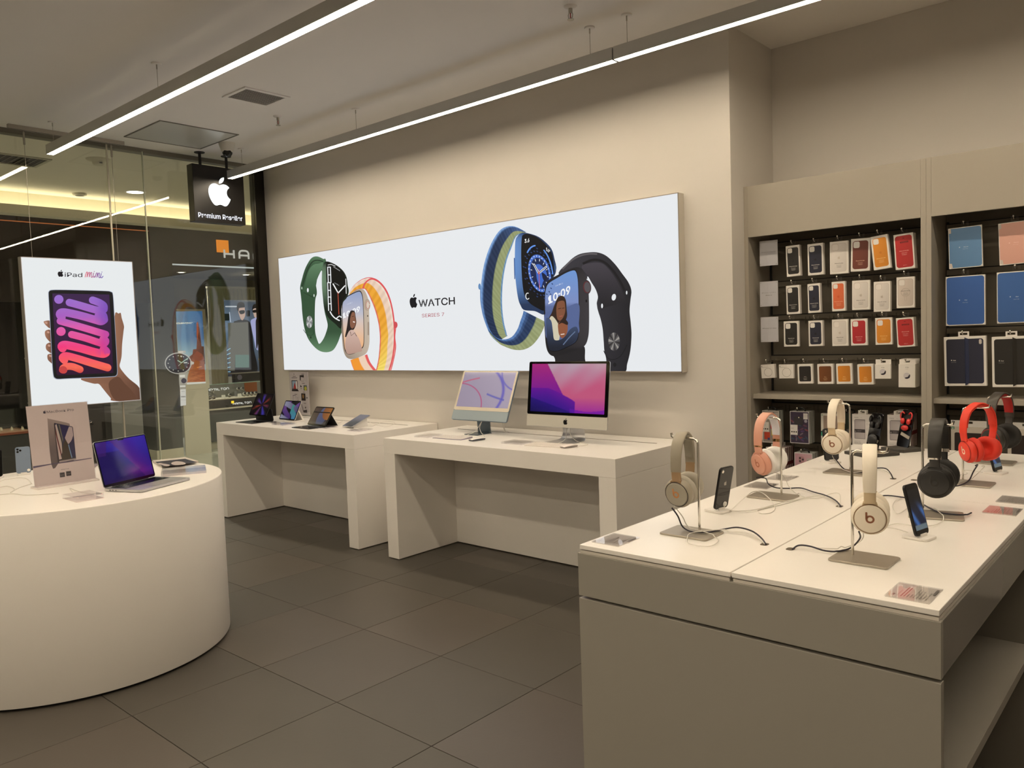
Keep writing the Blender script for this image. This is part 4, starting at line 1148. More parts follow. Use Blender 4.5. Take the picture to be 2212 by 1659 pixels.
def tag_art(k):
    def art(p, w, h):
        p.text('AirTag', 0, h * (0.25 if k == 1 else 0.15), 0.0075, (84, 78, 76), align='CENTER', bold=0.01)
        if k == 4:
            p.text('4 pack', 0, h * 0.215, 0.0055, (150, 142, 138), align='CENTER')
        cy = h * (0.54 if k == 1 else 0.5)
        p.poly(ellipse(0.0165, 0.0165, 28, 0, cy), (206, 202, 206))
        p.poly(smooth([(0.0145, cy - 0.008), (0.0165, cy), (0.013, cy + 0.011), (0.0, cy + 0.0165), (-0.011, cy + 0.0125), (-0.004, cy + 0.008), (0.004, cy + 0.006), (0.009, cy - 0.001)], 4, True), (44, 38, 52))
    return art
def tagbox(lab, q, Y, k, packs):
    c, w, h, rot = quad_pose(q, Y)
    t = carton('tracker_box', lab, 'tracker box', 'boxed trackers', q, Y, 0.016, tag_art(k), tab=False)
    holed(-w * 0.49, w * 0.49, 0, 0.026, -0.013, 0.012, 0.0075, 0.0185, 0.012, 0.0135).build('hang_header', M_CARD, t)
    PRODUCTS[-1] = (c.x - 0.004, c.z + 0.0125, Y)
    return t
tagbox('small white tracker box in the bottom row, single pack', [a6(676, 955), a6(936, 955), a6(940, 1195), a6(685, 1190)], YP, 1, 1)
tagbox('taller white tracker box at the end of the bottom row, four pack', [a6(1065, 955), a6(1335, 955), a6(1335, 1335), a6(1057, 1332)], YP, 4, 3)
for k, dy in ((1, 0.022), (2, 0.044), (3, 0.075)):
    o = tagbox(['', 'white tracker box right behind the front four pack', 'white tracker box second behind the front four pack', 'white tracker box furthest behind the front four pack'][k], [a6(1065, 955), a6(1335, 955), a6(1335, 1335), a6(1057, 1332)], YP, 4, 3)
    PRODUCTS.pop()
    o.location.y += dy; o.location.z += (0, 0.0005, 0.001, 0.0015)[k]
# sign cards on the bracket arms at the left
def sign_card(lab, q, txt):
    Y = 4.60
    c, w, h, rot = quad_pose(q, Y)
    t = thing('sign_card', lab, 'sign', (c.x, Y, c.z), 0, 'acrylic sign cards on the shelving')
    MB().box((-w / 2, 0.002, -h), (w / 2, 0.006, 0)).build('card_sheet', mat('cool_card', (226, 226, 230), 0.5), t)
    MB().box((-w / 2, 0.0, -h), (w / 2, 0.0018, 0)).build('acrylic_cover', M_ACRYL, t)
    p = PB(lambda x, y: Vector((x, 0.0018, -y)), (0, -1, 0), start=0.0)
    for k, s in enumerate(txt):
        p.text(s, 0, h * 0.47 + k * h * 0.105 + (0 if len(txt) > 1 else h * 0.0), 0.0118, (66, 62, 62), align='CENTER', width=None if len(s) < 12 else w * 0.78)
    p.build('printed_lettering', M_PRINT, t)
    for sx in (-1, 1):
        for z in (-0.008, -h + 0.008):
            MB().lathe([(0.0022, 0.0), (0.0022, 0.0012)], 8, Matrix.Translation((sx * (w / 2 - 0.007), 0.0, z)) @ Matrix.Rotation(PI / 2, 4, 'X')).build('screw_head', M_STEEL, t)
    MB().box((w / 2 - 0.02, 0.006, -h * 0.5), (w / 2 - 0.012, SYB - 0.03 - Y, -h * 0.5 + 0.012)).build('bracket_arm', M_SHBACK, t)
sign_card('white sign card reading iPhone 12 Pro Max', [a3(303, 315), a3(595, 285), a3(595, 692), a3(303, 722)], ['iPhone 12 Pro Max'])
sign_card('white sign card with two lines of lettering, second row', [a3(308, 972), a3(600, 955), a3(598, 1362), a3(308, 1380)], ['iPhone 12 Pro', 'iPhone 12'])
sign_card('white sign card reading iPhone 12 mini', [a5(320, 197), a5(608, 178), a5(613, 585), a5(335, 600)], ['iPhone 12 mini'])
hooks1 = [(x, z, SYB - 0.026 - y + 0.012) for x, z, y in PRODUCTS]
PRODUCTS = []
# ------------------------------------------------------------------ second unit: tablet covers
def cover(label, q, Y, col, depth, ink, tear=False, word=('iPad Air', 'Smart Folio')):
    def art(p, w, h):
        cw, ch = w * 0.955, h * 0.965
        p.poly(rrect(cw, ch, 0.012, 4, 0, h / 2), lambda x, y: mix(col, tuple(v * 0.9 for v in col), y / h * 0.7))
        if tear:
            p.poly([(-cw / 2, h * 0.03), (-cw / 2 + 0.010, h * 0.03), (-cw / 2 + 0.010, h * 0.13), (-cw / 2, h * 0.13)], (214, 204, 196))
            p.poly([(-cw / 2, h * 0.87), (-cw / 2 + 0.010, h * 0.87), (-cw / 2 + 0.014, h * 0.975), (-cw / 2, h * 0.975)], (214, 204, 196))
        p.text(word[0], 0.003, h * 0.50, 0.0085, ink, align='CENTER', bold=0.02); p.fruit(-0.026, h * 0.485, 0.007, ink)
        p.text(word[1], 0, h * 0.545, 0.0065, ink, align='CENTER')
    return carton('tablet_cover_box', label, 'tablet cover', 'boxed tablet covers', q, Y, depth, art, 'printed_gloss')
YQ = 4.615
qA = [b7(362, 405), b7(912, 345), b7(938, 1015), b7(385, 1068)]
cover('sky blue tablet cover box with torn corners, top row', qA, YQ, (104, 148, 196), 0.012, (190, 208, 226), True)
cover('pale pink tablet cover box in the top row', [b7(1175, 325), b7(1730, 258), b7(1752, 950), b7(1205, 1012)], YQ, (236, 182, 166), 0.012, (244, 210, 200), True)
cover('royal blue tablet cover box in the second row, at the side panel', [b7(320, 1195), b7(965, 1150), b8(893, 425), b8(308, 440)], YQ, (62, 104, 178), 0.02, (176, 196, 226), False, ('iPad', 'Smart Folio'))
cover('royal blue tablet cover box in the second row, further from the side panel', [b7(1155, 1125), b7(1800, 1075), b8(1660, 390), b8(1065, 405)], YQ, (66, 108, 176), 0.012, (186, 204, 230), False, ('iPad', 'Smart Folio'))
def folio(label, q, Y, col, fold, cam):
    def art(p, w, h):
        cw, ch = w * 0.885, h * 0.90
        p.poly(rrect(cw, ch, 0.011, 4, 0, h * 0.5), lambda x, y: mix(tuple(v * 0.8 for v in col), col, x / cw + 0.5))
        p.poly([(0.0, h * 0.02), (w * 0.10, h * 0.055), (w * 0.095, h * 0.945), (0.0, h * 0.985)], fold)
        if cam:
            p.poly(rrect(0.0125, 0.025, 0.006, 4, cw * 0.42, h * 0.115), (214, 206, 200))
        p.text('iPad', -w * 0.25, h * 0.49, 0.009, (214, 208, 200), align='CENTER', bold=0.02); p.fruit(-w * 0.32, h * 0.475, 0.007, (214, 208, 200))
        p.text('Smart Folio', -w * 0.27, h * 0.525, 0.0066, (160, 156, 156), align='CENTER')
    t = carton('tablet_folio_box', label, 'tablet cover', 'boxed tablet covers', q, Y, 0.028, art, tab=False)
    c, w, h, rot = quad_pose(q, Y)
    holed(-0.031, 0.019, 0, 0.025, -0.023, 0.011, 0.0075, 0.0180, 0.012, 0.0135).build('hang_header', M_CARD, t)
    # the raised fold of the cover
    f = MB()
    f.add([(0.0, -0.0015, -h * 0.02), (w * 0.03, -0.009, -h * 0.03), (w * 0.10, -0.0015, -h * 0.055), (0.0, -0.0015, -h * 0.985), (w * 0.03, -0.009, -h * 0.975), (w * 0.095, -0.0015, -h * 0.945)],
          [(0, 3, 4, 1), (1, 4, 5, 2), (0, 1, 2), (3, 5, 4)])
    f.build('cover_fold', mat('fold_' + ('navy' if cam else 'black'), fold, 0.6), t)
    PRODUCTS[-1] = (c.x - 0.008, c.z + 0.0125, Y)
folio('navy tablet folio box with camera cut-out, third row', [b8(265, 608), b8(895, 590), b8(908, 1335), b8(283, 1342)], YQ, (34, 37, 60), (46, 54, 84), True)
folio('black tablet folio box, third row', [b8(980, 605), b8(1612, 588), b8(1622, 1352), b8(993, 1360)], YQ, (34, 31, 28), (44, 41, 37), False)
hooks2 = [(x, z, SYB - 0.026 - y + 0.012) for x, z, y in PRODUCTS]
PRODUCTS = []
# ------------------------------------------------------------------ goods below the shelves
def wq(x, y): return (1620 + x / 9.217, 860 + y / 9.217)
def vq(x, y): return (1820 + x / 11.06, 860 + y / 11.06)
def uq(x, y): return (2020 + x / 11.06, 860 + y / 11.06)
M_CLEARBOX = mat('clear_box_side', (196, 200, 194), 0.25)
M_TRIMWHITE = mat('box_trim_white', (214, 210, 204), 0.4)
def windowed(name, lab, x0, x1, z1, z0, Y, depth, art, side, strap=True):
    w = x1 - x0; h = z1 - z0
    t = thing(name, lab, 'phone case', ((x0 + x1) / 2, Y, z1), 0, 'clear boxed phone cases under the shelf')
    MB().box((-w / 2, 0, -h), (w / 2, depth, 0)).build('box_body', side, t, 0.0015)
    p = PB(lambda x, y: Vector((x, 0, -y)), (0, -1, 0))
    art(p, w, h)
    p.build('printed_front', M_PRINT, t)
    if strap:
        MB().tube(smooth([(-0.018, depth * 0.5, 0.0), (-0.014, depth * 0.5, 0.016), (0.006, depth * 0.5, 0.021), (0.024, depth * 0.5, 0.014), (0.03, depth * 0.5, 0.0)], 4), 0.0045, 8).build('hang_strap', M_BLACKG, t)
    if strap:
        PRODUCTS.append(((x0 + x1) / 2 - 0.008, z1 + 0.0065, Y))
    return t
def frame_ink(p, w, h, t_=0.005, col=(208, 204, 200)):
    p.poly([(-w / 2, 0), (w / 2, 0), (w / 2, h), (-w / 2, h)], col)
    return w - 2 * t_, h - 2 * t_
def patch_art(p, w, h):
    iw, ih = frame_ink(p, w, h)
    p.poly([(-iw / 2, 0.005), (iw / 2, 0.005), (iw / 2, h - 0.005), (-iw / 2, h - 0.005)], (150, 142, 136))
    for (x, y, a, b_, c) in ((-0.03, 0.012, 0.05, 0.03, (196, 58, 48)), (0.0, 0.06, 0.03, 0.05, (190, 40, 38)), (0.005, 0.115, 0.03, 0.035, (220, 196, 60)), (-0.04, 0.13, 0.035, 0.045, (196, 70, 46)), (-0.02, 0.165, 0.014, 0.014, (60, 66, 120)), (0.01, 0.165, 0.03, 0.014, (186, 70, 56))):
        p.poly([(x, y), (x + a, y), (x + a, y + b_), (x, y + b_)], c)
    p.poly([(-w / 2, 0.07), (-w / 2 + 0.042, 0.07), (-w / 2 + 0.042, 0.13), (-w / 2, 0.13)], (224, 220, 216))
    p.text('Series', -w / 2 + 0.004, 0.09, 0.008, (70, 66, 64))
    for k in range(3):
        p.poly(ellipse(0.0045, 0.0045, 12, -w / 2 + 0.008 + k * 0.013, 0.112), (48, 44, 44))
    p.poly([(w / 2 - 0.028, 0.010), (w / 2 - 0.006, 0.010), (w / 2 - 0.006, 0.05), (w / 2 - 0.028, 0.05)], (186, 182, 178))
def leaf_art(p, w, h):
    iw, ih = frame_ink(p, w, h, 0.004, (196, 192, 194))
    p.poly([(-iw / 2, 0.004), (iw / 2, 0.004), (iw / 2, h - 0.004), (-iw / 2, h - 0.004)], (58, 46, 70))
    rr = random.Random(5)
    for k in range(34):
        x = rr.uniform(-iw * 0.42, iw * 0.42); y = rr.uniform(0.03, h - 0.02); a = rr.uniform(0, PI)
        c = rr.choice(((84, 62, 110), (96, 60, 84), (54, 74, 96), (120, 62, 70), (70, 54, 96), (110, 96, 110)))
        q = ellipse(0.013, 0.005, 8, 0, 0, a)
        p.poly([(x + u_, y + v_) for u_, v_ in q], c)
    p.poly(rrect(iw * 0.50, 0.050, 0.01, 4, -iw * 0.04, 0.055), (52, 48, 54)); p.poly(ellipse(0.004, 0.004, 8, -0.002, 0.036), (224, 214, 190))
    p.poly([(-w / 2 + 0.004, 0.08), (-w / 2 + 0.047, 0.08), (-w / 2 + 0.047, 0.14), (-w / 2 + 0.004, 0.14)], (224, 220, 218))
    p.text('Series', -w / 2 + 0.008, 0.102, 0.008, (70, 66, 64))
    for k in range(3):
        p.poly(ellipse(0.0045, 0.0045, 12, -w / 2 + 0.013 + k * 0.013, 0.122), (48, 44, 44))
    p.poly([(w / 2 - 0.032, 0.010), (w / 2 - 0.006, 0.010), (w / 2 - 0.006, 0.045), (w / 2 - 0.032, 0.045)], (210, 206, 204))
    p.poly(ellipse(0.010, 0.010, 6, w / 2 - 0.018, 0.056), (150, 146, 160))
YB = 4.60
for k in range(2):
    windowed('phone_case_box', ['colour-block phone case in a clear box, behind the rose gold headphones', 'clear boxed phone case right behind the colour-block one'][k], -2.06, -1.955, 1.025, 0.83, YB + 0.034 * k, 0.03, patch_art, M_CLEARBOX, k == 0)
for k in range(3):
    windowed('phone_case_box', ['leaf-patterned purple phone case in a clear box', 'clear boxed phone case right behind the leaf-patterned one', 'clear boxed phone case furthest behind the leaf-patterned one'][k], -1.888, -1.774, 1.027, 0.837, YB + 0.03 * k, 0.026, leaf_art, M_CLEARBOX, k == 0)
def teal_art(p, w, h):
    p.poly([(-w / 2, 0), (w / 2, 0), (w / 2, h), (-w / 2, h)], (206, 202, 192))
    p.poly([(-w / 2 + 0.014, 0.012), (w / 2 - 0.01, 0.012), (w / 2 - 0.01, h * 0.54), (-w / 2 + 0.014, h * 0.54)], (150, 132, 120))
    p.poly([(-w / 2, h * 0.56), (w / 2, h * 0.56), (w / 2, h * 0.60), (-w / 2, h * 0.60)], (36, 74, 70)); p.poly([(-w / 2, h * 0.60), (w / 2, h * 0.60), (w / 2, h * 0.72), (-w / 2, h * 0.72)], (62, 150, 124))
    p.poly(ellipse(0.003, 0.003, 8, -w / 2 + 0.007, 0.009), (60, 150, 120))
windowed('phone_case_box', 'white phone case box with a teal stripe, behind the far cream headphones', -1.705, -1.60, 1.02, 0.84, YB, 0.03, teal_art, M_CARD)
def dark_art(p, w, h):
    p.poly([(-w / 2, 0), (w / 2, 0), (w / 2, h * 0.5), (-w / 2, h * 0.5)], (30, 44, 30)); p.poly([(-w / 2, h * 0.5), (w / 2, h * 0.5), (w / 2, h), (-w / 2, h)], (40, 38, 34))
    p.poly(smooth([(-w * 0.35, h * 0.56), (w * 0.1, h * 0.5), (w * 0.4, h * 0.6), (w * 0.4, h * 0.8), (-w * 0.3, h * 0.86)], 4, True), (92, 90, 84))
windowed('phone_case_box', 'dark green phone case box in shadow, between the teal-striped and the window boxes', -1.592, -1.548, 1.02, 0.84, YB + 0.06, 0.03, dark_art, M_BLACKM)
def protect_art(p, w, h):
    p.poly([(-w / 2, 0), (w / 2, 0), (w / 2, h), (-w / 2, h)], (232, 227, 224))
    p.text('ZAGG', -w * 0.40, 0.022, 0.0115, (120, 112, 112), bold=0.0, width=0.022); p.text('Luxe', -w * 0.12, 0.020, 0.006, (160, 152, 150))
    x0, x1, y0, y1 = -w * 0.40, w * 0.10, h * 0.165, h * 0.80
    p.poly([(x0 + 0.006, y0), (x1, y0), (x1, y1), (x0 + 0.003, y1), (x0, y1 - 0.004), (x0, y0 + 0.006)], (150, 143, 146))
    p.poly([(x0 + 0.004, y0 + 0.004), (x1 - 0.003, y0 + 0.006), (x1 - 0.003, y1 - 0.003), (x0 + 0.004, y1 - 0.004)], lambda x, y: mix((176, 168, 170), (196, 189, 190), (x - x0) / 0.05))
    ym = h * 0.485
    p.poly([(x0, ym), (x1, ym), (x1, ym + h * 0.11), (x0, ym + h * 0.11)], (64, 58, 62)); p.text('4', x0 + 0.004, ym + h * 0.09, 0.015, (226, 220, 220)); p.text('metre drop', x0 + 0.016, ym + h * 0.055, 0.006, (200, 195, 195)); p.text('protection', x0 + 0.016, ym + h * 0.09, 0.006, (200, 195, 195))
    for yy in (0.31, 0.48, 0.66):
        p.stroke(rrect(0.008, 0.009, 0.001, 2, w * 0.20, h * yy) + [rrect(0.008, 0.009, 0.001, 2, w * 0.20, h * yy)[0]], 0.0008, (170, 160, 158), False)
        p.text('clear', w * 0.27, h * yy + 0.003, 0.007, (176, 168, 166))
    p.text('iPhone 12 mini', -w * 0.40, h * 0.895, 0.0068, (130, 122, 120)); p.text('protective case', -w * 0.40, h * 0.94, 0.0075, (96, 90, 88), bold=0.01)
M_WINE = mat('wine_red_card', (112, 26, 32), 0.5)
def protect(lab, x0, x1, z1, z0, Y, first):
    w = x1 - x0; h = z1 - z0
    t = thing('phone_case_box', lab, 'phone case', ((x0 + x1) / 2, Y, z1), 0, 'white window-box phone cases')
    MB().box((-w / 2, 0, -h), (w / 2, 0.011, 0)).box((-w / 2, 0.011, -h), (w / 2, 0.0235, 0), mi=1).build('box_body', [M_CARD, M_WINE], t)
    p = PB(lambda x, y: Vector((x, 0, -y)), (0, -1, 0)); protect_art(p, w, h); p.build('printed_front', M_PRINT, t)
    MB().box((w / 2 - 0.006, -0.0008, -h * 0.62), (w / 2 + 0.0012, 0.020, -h * 0.50)).build('side_flap', M_WINE, t)
    holed(-0.028, 0.016, 0, 0.021, -0.019, 0.007, 0.0045, 0.0145, 0.008, 0.0095).build('hang_header', M_CARD, t)
    if first:
        PRODUCTS.append(((x0 + x1) / 2 - 0.006, z1 + 0.009, Y))
for k in range(2):
    protect('white phone case box with a clear window, %s' % ['beside the black earphone stand', 'right behind the one beside the earphones'][k], -1.530, -1.413, 1.024, 0.85, YB + 0.026 * k, k == 0)
for k in range(5):
    protect('white window case box with wine red sides, %s in the stack by the post' % ['front', 'second', 'third', 'fourth', 'back'][k], -1.343, -1.225, 1.027, 0.853, YB + 0.026 * k, k == 0)
def pink_art(p, w, h):
    frame_ink(p, w, h, 0.004, (206, 200, 202))
    p.poly([(-w / 2 + 0.004, 0.006), (w / 2 - 0.004, 0.006), (w / 2 - 0.004, h - 0.004), (-w / 2 + 0.004, h - 0.004)], lambda x, y: mix((190, 146, 160), (206, 170, 180), x / w + 0.5))
    p.poly(rrect(0.034, 0.04, 0.01, 4, -0.012, 0.042), (176, 134, 140))
    for (x, y) in ((-0.02, 0.032), (-0.003, 0.040), (-0.02, 0.05)):
        p.poly(ellipse(0.006, 0.006, 14, x, y), (52, 46, 50))
    p.poly([(w / 2 - 0.034, 0.03), (w / 2 - 0.006, 0.03), (w / 2 - 0.006, 0.062), (w / 2 - 0.034, 0.062)], (188, 180, 176)); p.text('13', w / 2 - 0.030, 0.052, 0.018, (60, 52, 52), bold=0.03)
for k in range(3):
    windowed('phone_case_box', ['pink phone case box numbered 13, low behind the table', 'clear boxed case right behind the pink one', 'clear boxed case last behind the pink one'][k], -1.864, -1.757, 0.782, 0.61, YB + 0.032 * k, 0.027, pink_art, M_CLEARBOX, k == 0)
for k in range(5):
    protect('white case box with wine red side, %s in the stack behind rose headphones' % ['front', 'second', 'third', 'fourth', 'back'][k], -2.04, -1.922, 0.802, 0.63, YB + 0.026 * k, k == 0)
hooks1 += [(x, z, SYB - 0.026 - y + 0.012) for x, z, y in PRODUCTS]
PRODUCTS = []
# large white boxes with a dark window, second unit
def big_art(p, w, h):
    p.poly([(-w / 2, 0.033), (w / 2, 0.033), (w / 2, h), (-w / 2, h)], (196, 188, 176))
    p.poly(rrect(w * 0.86, h, 0.008, 4, w * 0.075 - 0.008, h * 0.5 + 0.064), (44, 34, 30))
    p.poly([(-w / 2 + 0.001, 0.034), (-w / 2 + 0.016, 0.034), (-w / 2 + 0.016, 0.048), (-w / 2 + 0.001, 0.048)], (70, 122, 96)); p.poly([(-w / 2 + 0.005, 0.039), (-w / 2 + 0.012, 0.039), (-w / 2 + 0.012, 0.046), (-w / 2 + 0.005, 0.046)], (190, 200, 186))
for k, (x0, x1) in enumerate(((-1.030, -0.862), (-0.775, -0.607), (-0.525, -0.357))):
    t = thing('keyboard_case_box', ['large white hanging box with green sticker, behind the black headphones', 'large white hanging box with dark window, behind the red headphones', 'large white hanging box with dark window, at the right edge'][k], 'box', ((x0 + x1) / 2, YB, 1.012), 0, 'large white hanging boxes')
    w = x1 - x0
    MB().box((-w / 2, 0.0, -0.26), (w / 2, 0.05, -0.033)).build('box_body', M_CARD, t, 0.002)
    holed(-w / 2, w / 2, -0.033, 0.0, -0.022, 0.016, -0.017, -0.006, 0.0, 0.0015).build('hang_header', M_CARD, t)
    p = PB(lambda x, y: Vector((x, 0, -y)), (0, -1, 0)); big_art(p, w, 0.26); p.build('printed_front', M_PRINT, t)
    hooks2.append(((x0 + x1) / 2 - 0.002, 1.0005, SYB - 0.026 - YB + 0.012))
shelving(-2.119, 'grey shelving unit full of boxed phone cases', (2.044, 1.804, 1.598, 1.348, 1.052, 0.81), hooks1)
shelving(-1.1255, 'grey shelving unit full of boxed tablet covers', (2.044, 1.802, 1.488, 1.045, 0.80), hooks2)
# ================================================================== things on the two desks
DZ = 0.85
def screen_tilt(x0, x1, yb, zb, yt, zt):
    """local frame of a leaning screen: x right, y up along the glass, z out of the glass"""
    up = Vector((0, yt - yb, zt - zb)); h = up.length
    return frame((0, 0, 0), (1, 0, 0), up), x1 - x0, h
def apple_stand_blue(t, M, h):
    pass
# ---- blue desktop computer
c24 = Vector((-3.872, 3.985, DZ))
t = thing('desktop_computer', 'thin pale blue desktop computer with a white-bordered screen', 'computer', c24)
up = Vector((0, 0.150, 0.345)); H24 = up.length; W24 = 0.537
b24 = Vector((0, 0.0, 0.092))
M24 = frame(b24, (1, 0, 0), up)
MB().prism(rrect(W24, H24, 0.016, 5, 0, H24 / 2), -0.0115, 0.0, M24).build('housing', mat('blue_aluminium', (112, 128, 142), 0.35, 0.5), t, 0.001)
MB().prism(rrect(W24 - 0.004, H24 * 0.795, 0.013, 4, 0, H24 * 0.595), 0.0002, 0.0016, M24).build('bezel', mat('bezel_cream', (214, 205, 188), 0.25), t)
MB().box((-W24 / 2 + 0.003, 0.004, 0.0002), (W24 / 2 - 0.003, H24 * 0.193, 0.0014), M24).build('chin', mat('chin_blue', (150, 164, 172), 0.4, 0.1), t)
def s24(u, v):
    c = mix((150, 138, 156), (172, 160, 178), u * 0.6 + (1 - v) * 0.2)
    d = abs(math.hypot((u + 0.02) / 0.52, (v - 1.05) / 0.72) - 1.0)
    c = mix((176, 70, 110), c, d / 0.030) if v > 0.3 and u < 0.56 and d < 0.030 else c
    e = abs(math.hypot((u - 0.05) / 0.80, (v - 0.65) / 0.95) - 1.0)
    c = mix((96, 88, 176), c, e / 0.05) if e < 0.05 and u > 0.5 else c
    g = abs((v - (0.62 + 0.55 * (u - 0.55) - 0.3 * (u - 0.55) ** 2)))
    c = mix((92, 90, 170), c, g / 0.04) if g < 0.04 and 0.54 < u < 0.9 else c
    k = abs(v - (0.30 - 0.16 * math.sin(u * 3.0)))
    c = mix((190, 84, 110), c, k / 0.03) if k < 0.03 and u < 0.33 else c
    n = abs(math.hypot((u - 1.15) / 0.42, (v + 0.1) / 0.62) - 1.0)
    c = mix((104, 98, 178), c, n / 0.05) if n < 0.05 else c
    return c
sw, sh = W24 - 0.036, H24 * 0.70
def on24(x, y):
    return M24 @ Vector((-sw / 2 + x * sw, H24 * 0.965 - y * sh, 0.0017))
p = PB(on24, M24.to_3x3() @ Vector((0, 0, 1)), start=0.0002)
p.grid(0, 0, 1, 1, 150, 90, s24)
p.build('screen', M_SCREEN, t)
MB().lathe([(0.0022, 0.0), (0.0022, 0.0004)], 8, M24 @ Matrix.Translation((0, H24 * 0.982, 0.0016))).build('webcam', M_BLACKG, t)
st = mat('blue_grey_stand', (86, 98, 108), 0.35, 0.5)
MB().prism(rrect(0.13, 0.147, 0.004, 3, 0.0, 0.0), 0.0004, 0.005, Matrix.Translation((0.0, -0.002, 0.0))).build('stand_foot', st, t, 0.001)
MB().add([(-0.055, 0.055, 0.005), (0.055, 0.055, 0.005), (0.055, 0.072, 0.005), (-0.055, 0.072, 0.005), (-0.062, 0.046, 0.17), (0.062, 0.046, 0.17), (0.062, 0.058, 0.17), (-0.062, 0.058, 0.17)],
         [(0, 3, 2, 1), (4, 5, 6, 7), (0, 1, 5, 4), (1, 2, 6, 5), (2, 3, 7, 6), (3, 0, 4, 7)]).build('stand_neck', st, t, 0.001)
# ---- silver desktop computer
c27 = Vector((-3.062, 3.938, DZ))
t = thing('desktop_computer', 'large silver desktop computer with a black-bordered magenta screen', 'computer', c27)
up = Vector((0, 0.052, 0.418)); H27 = up.length; W27 = 0.638
M27 = frame((0, 0, 0.088), (1, 0, 0), up)
hb = MB().prism(rrect(W27, H27, 0.012, 4, 0, H27 / 2), -0.006, 0.0, M27)
hb.add([(-W27 / 2 + 0.02, 0.02, -0.006), (W27 / 2 - 0.02, 0.02, -0.006), (W27 / 2 - 0.02, H27 - 0.02, -0.006), (-W27 / 2 + 0.02, H27 - 0.02, -0.006), (-0.12, 0.09, -0.036), (0.12, 0.09, -0.036), (0.12, H27 - 0.12, -0.036), (-0.12, H27 - 0.12, -0.036)],
       [(4, 7, 6, 5), (0, 4, 5, 1), (1, 5, 6, 2), (2, 6, 7, 3), (3, 7, 4, 0)], M27)
hb.build('housing', M_ALU, t)
MB().prism(rrect(W27 - 0.001, H27 * 0.812, 0.011, 4, 0, H27 * 0.593), 0.0002, 0.0016, M27).build('black_bezel', M_BLACKG, t)
MB().box((-W27 / 2 + 0.001, 0.003, 0.0002), (W27 / 2 - 0.001, H27 * 0.186, 0.0014), M27).build('chin', mat('chin_silver', (196, 194, 184), 0.4, 0.1), t)
p = PB(lambda x, y: M27 @ Vector((x, y, 0.0014)), M27.to_3x3() @ Vector((0, 0, 1)))
p.fruit(0, H27 * 0.098, 0.040, (20, 20, 22), (1, 0), (0, 1)); p.build('fruit_emblem', M_PRINTG, t)
def s27(u, v):
    # layered dunes, magenta over violet over blue
    lt = mix((196, 66, 110), (178, 108, 150), min(1, max(0, (u - 0.25) * 2.2)))
    if u > 0.22 + 0.4 * v * 0.9:
        w_ = math.sin((u * 1.0 + v * 0.55) * 18.0)
        c = mix((176, 150, 166), (186, 84, 120), min(1, v * 1.6 + 0.10 * w_ + (u - 0.5) * 0.5))
        c = mix(c, (140, 30, 150), max(0, (v - 0.68) * 2.6))
    else:
        c = mix((168, 40, 110), (112, 20, 140), min(1, v * 1.3 + 0.15))
    d = 0.52 + 0.16 * (u - 0.1) ** 2 * 3 if u > 0.1 else 0.52
    edge = 0.50 + 0.9 * max(0, u - 0.22) ** 1.3
    if v > edge and u < 0.62:
        c = mix((96, 14, 140), (44, 12, 128), (v - edge) * 2.8)
    e2 = 0.70 + 0.5 * u
    if v > e2:
        c = mix((34, 8, 112), (10, 6, 70), (v - e2) * 3)
    if v > 0.9 - 0.06 * math.sin(u * 6) and u > 0.55:
        c = mix(c, (96, 10, 160), 0.6)
    return c
sw, sh = W27 - 0.052, H27 * 0.735
def on27(x, y):
    return M27 @ Vector((-sw / 2 + x * sw, H27 * 0.965 - y * sh, 0.0017))
p = PB(on27, M27.to_3x3() @ Vector((0, 0, 1)), start=0.0002)
p.grid(0, 0, 1, 1, 150, 90, s27)
p.build('screen', M_SCREEN, t)
ft = MB()
prof = smooth([(-0.10, 0.0031), (0.03, 0.0031), (0.075, 0.0105), (0.088, 0.04), (0.080, 0.09), (0.066, 0.17)], 6)
ft.band(prof, [0.20 if i < 10 else 0.20 - 0.03 * min(1, (i - 10) / 10) for i in range(len(prof))], 0.005)
ft.build('stand', M_ALU, t)
# ---- keyboards and mice
def keyboard(name, lab, corners, base, keym, rows=6):
    a, b, c, d = [on_z(*q, DZ) for q in corners]        # front left, front right, back right, back left
    x = (b - a).normalized(); w = (b - a).length; dep = 0.118
    ang = math.atan2(x.y, x.x)
    t = thing(name, lab, 'keyboard', (a.x, a.y, DZ), ang, 'desk keyboards')
    bd = MB()
    bd.add([(0, 0, 0), (w, 0, 0), (w, dep, 0), (0, dep, 0), (0, 0, 0.0035), (w, 0, 0.0035), (w, dep, 0.0105), (0, dep, 0.0105)], [(0, 3, 2, 1), (4, 5, 6, 7), (0, 1, 5, 4), (1, 2, 6, 5), (2, 3, 7, 6), (3, 0, 4, 7)])
    bd.build('keyboard_base', base, t, 0.0015)
    n = 14
    M = Matrix.Translation((0, 0, 0.0037)) @ Matrix.Rotation(math.atan2(0.007, dep), 4, 'X')
    me = None
    for r in range(rows):
        for k in range(n):
            if r == 0 and 4 <= k <= 7:
                continue
            kw = (w - 0.012) / n
            o = MB().slab(rrect(kw - 0.0028, 0.0148, 0.002, 2), 0, 0.0016, 0.0004).build('key', keym, t) if me is None else bpy.data.objects.new('key', me)
            if me is None:
                me = o.data
            else:
                COL.objects.link(o); o.parent = t
            o.matrix_local = M @ Matrix.Translation((0.006 + kw * (k + 0.5), 0.011 + r * 0.0182, 0))
    MB().slab(rrect((w - 0.012) / n * 4 - 0.0028, 0.0148, 0.002, 2), 0, 0.0016, 0.0004, M @ Matrix.Translation((0.006 + (w - 0.012) / n * 6, 0.011, 0))).build('space_bar', keym, t)
    return t
def q8(x, y): return (900 + x / 8.508, 860 + y / 8.508)
def c4_(x, y): return (820 + x / 3.318, 740 + y / 3.318)
M_KEY = mat('key_white', (226, 220, 212), 0.5)
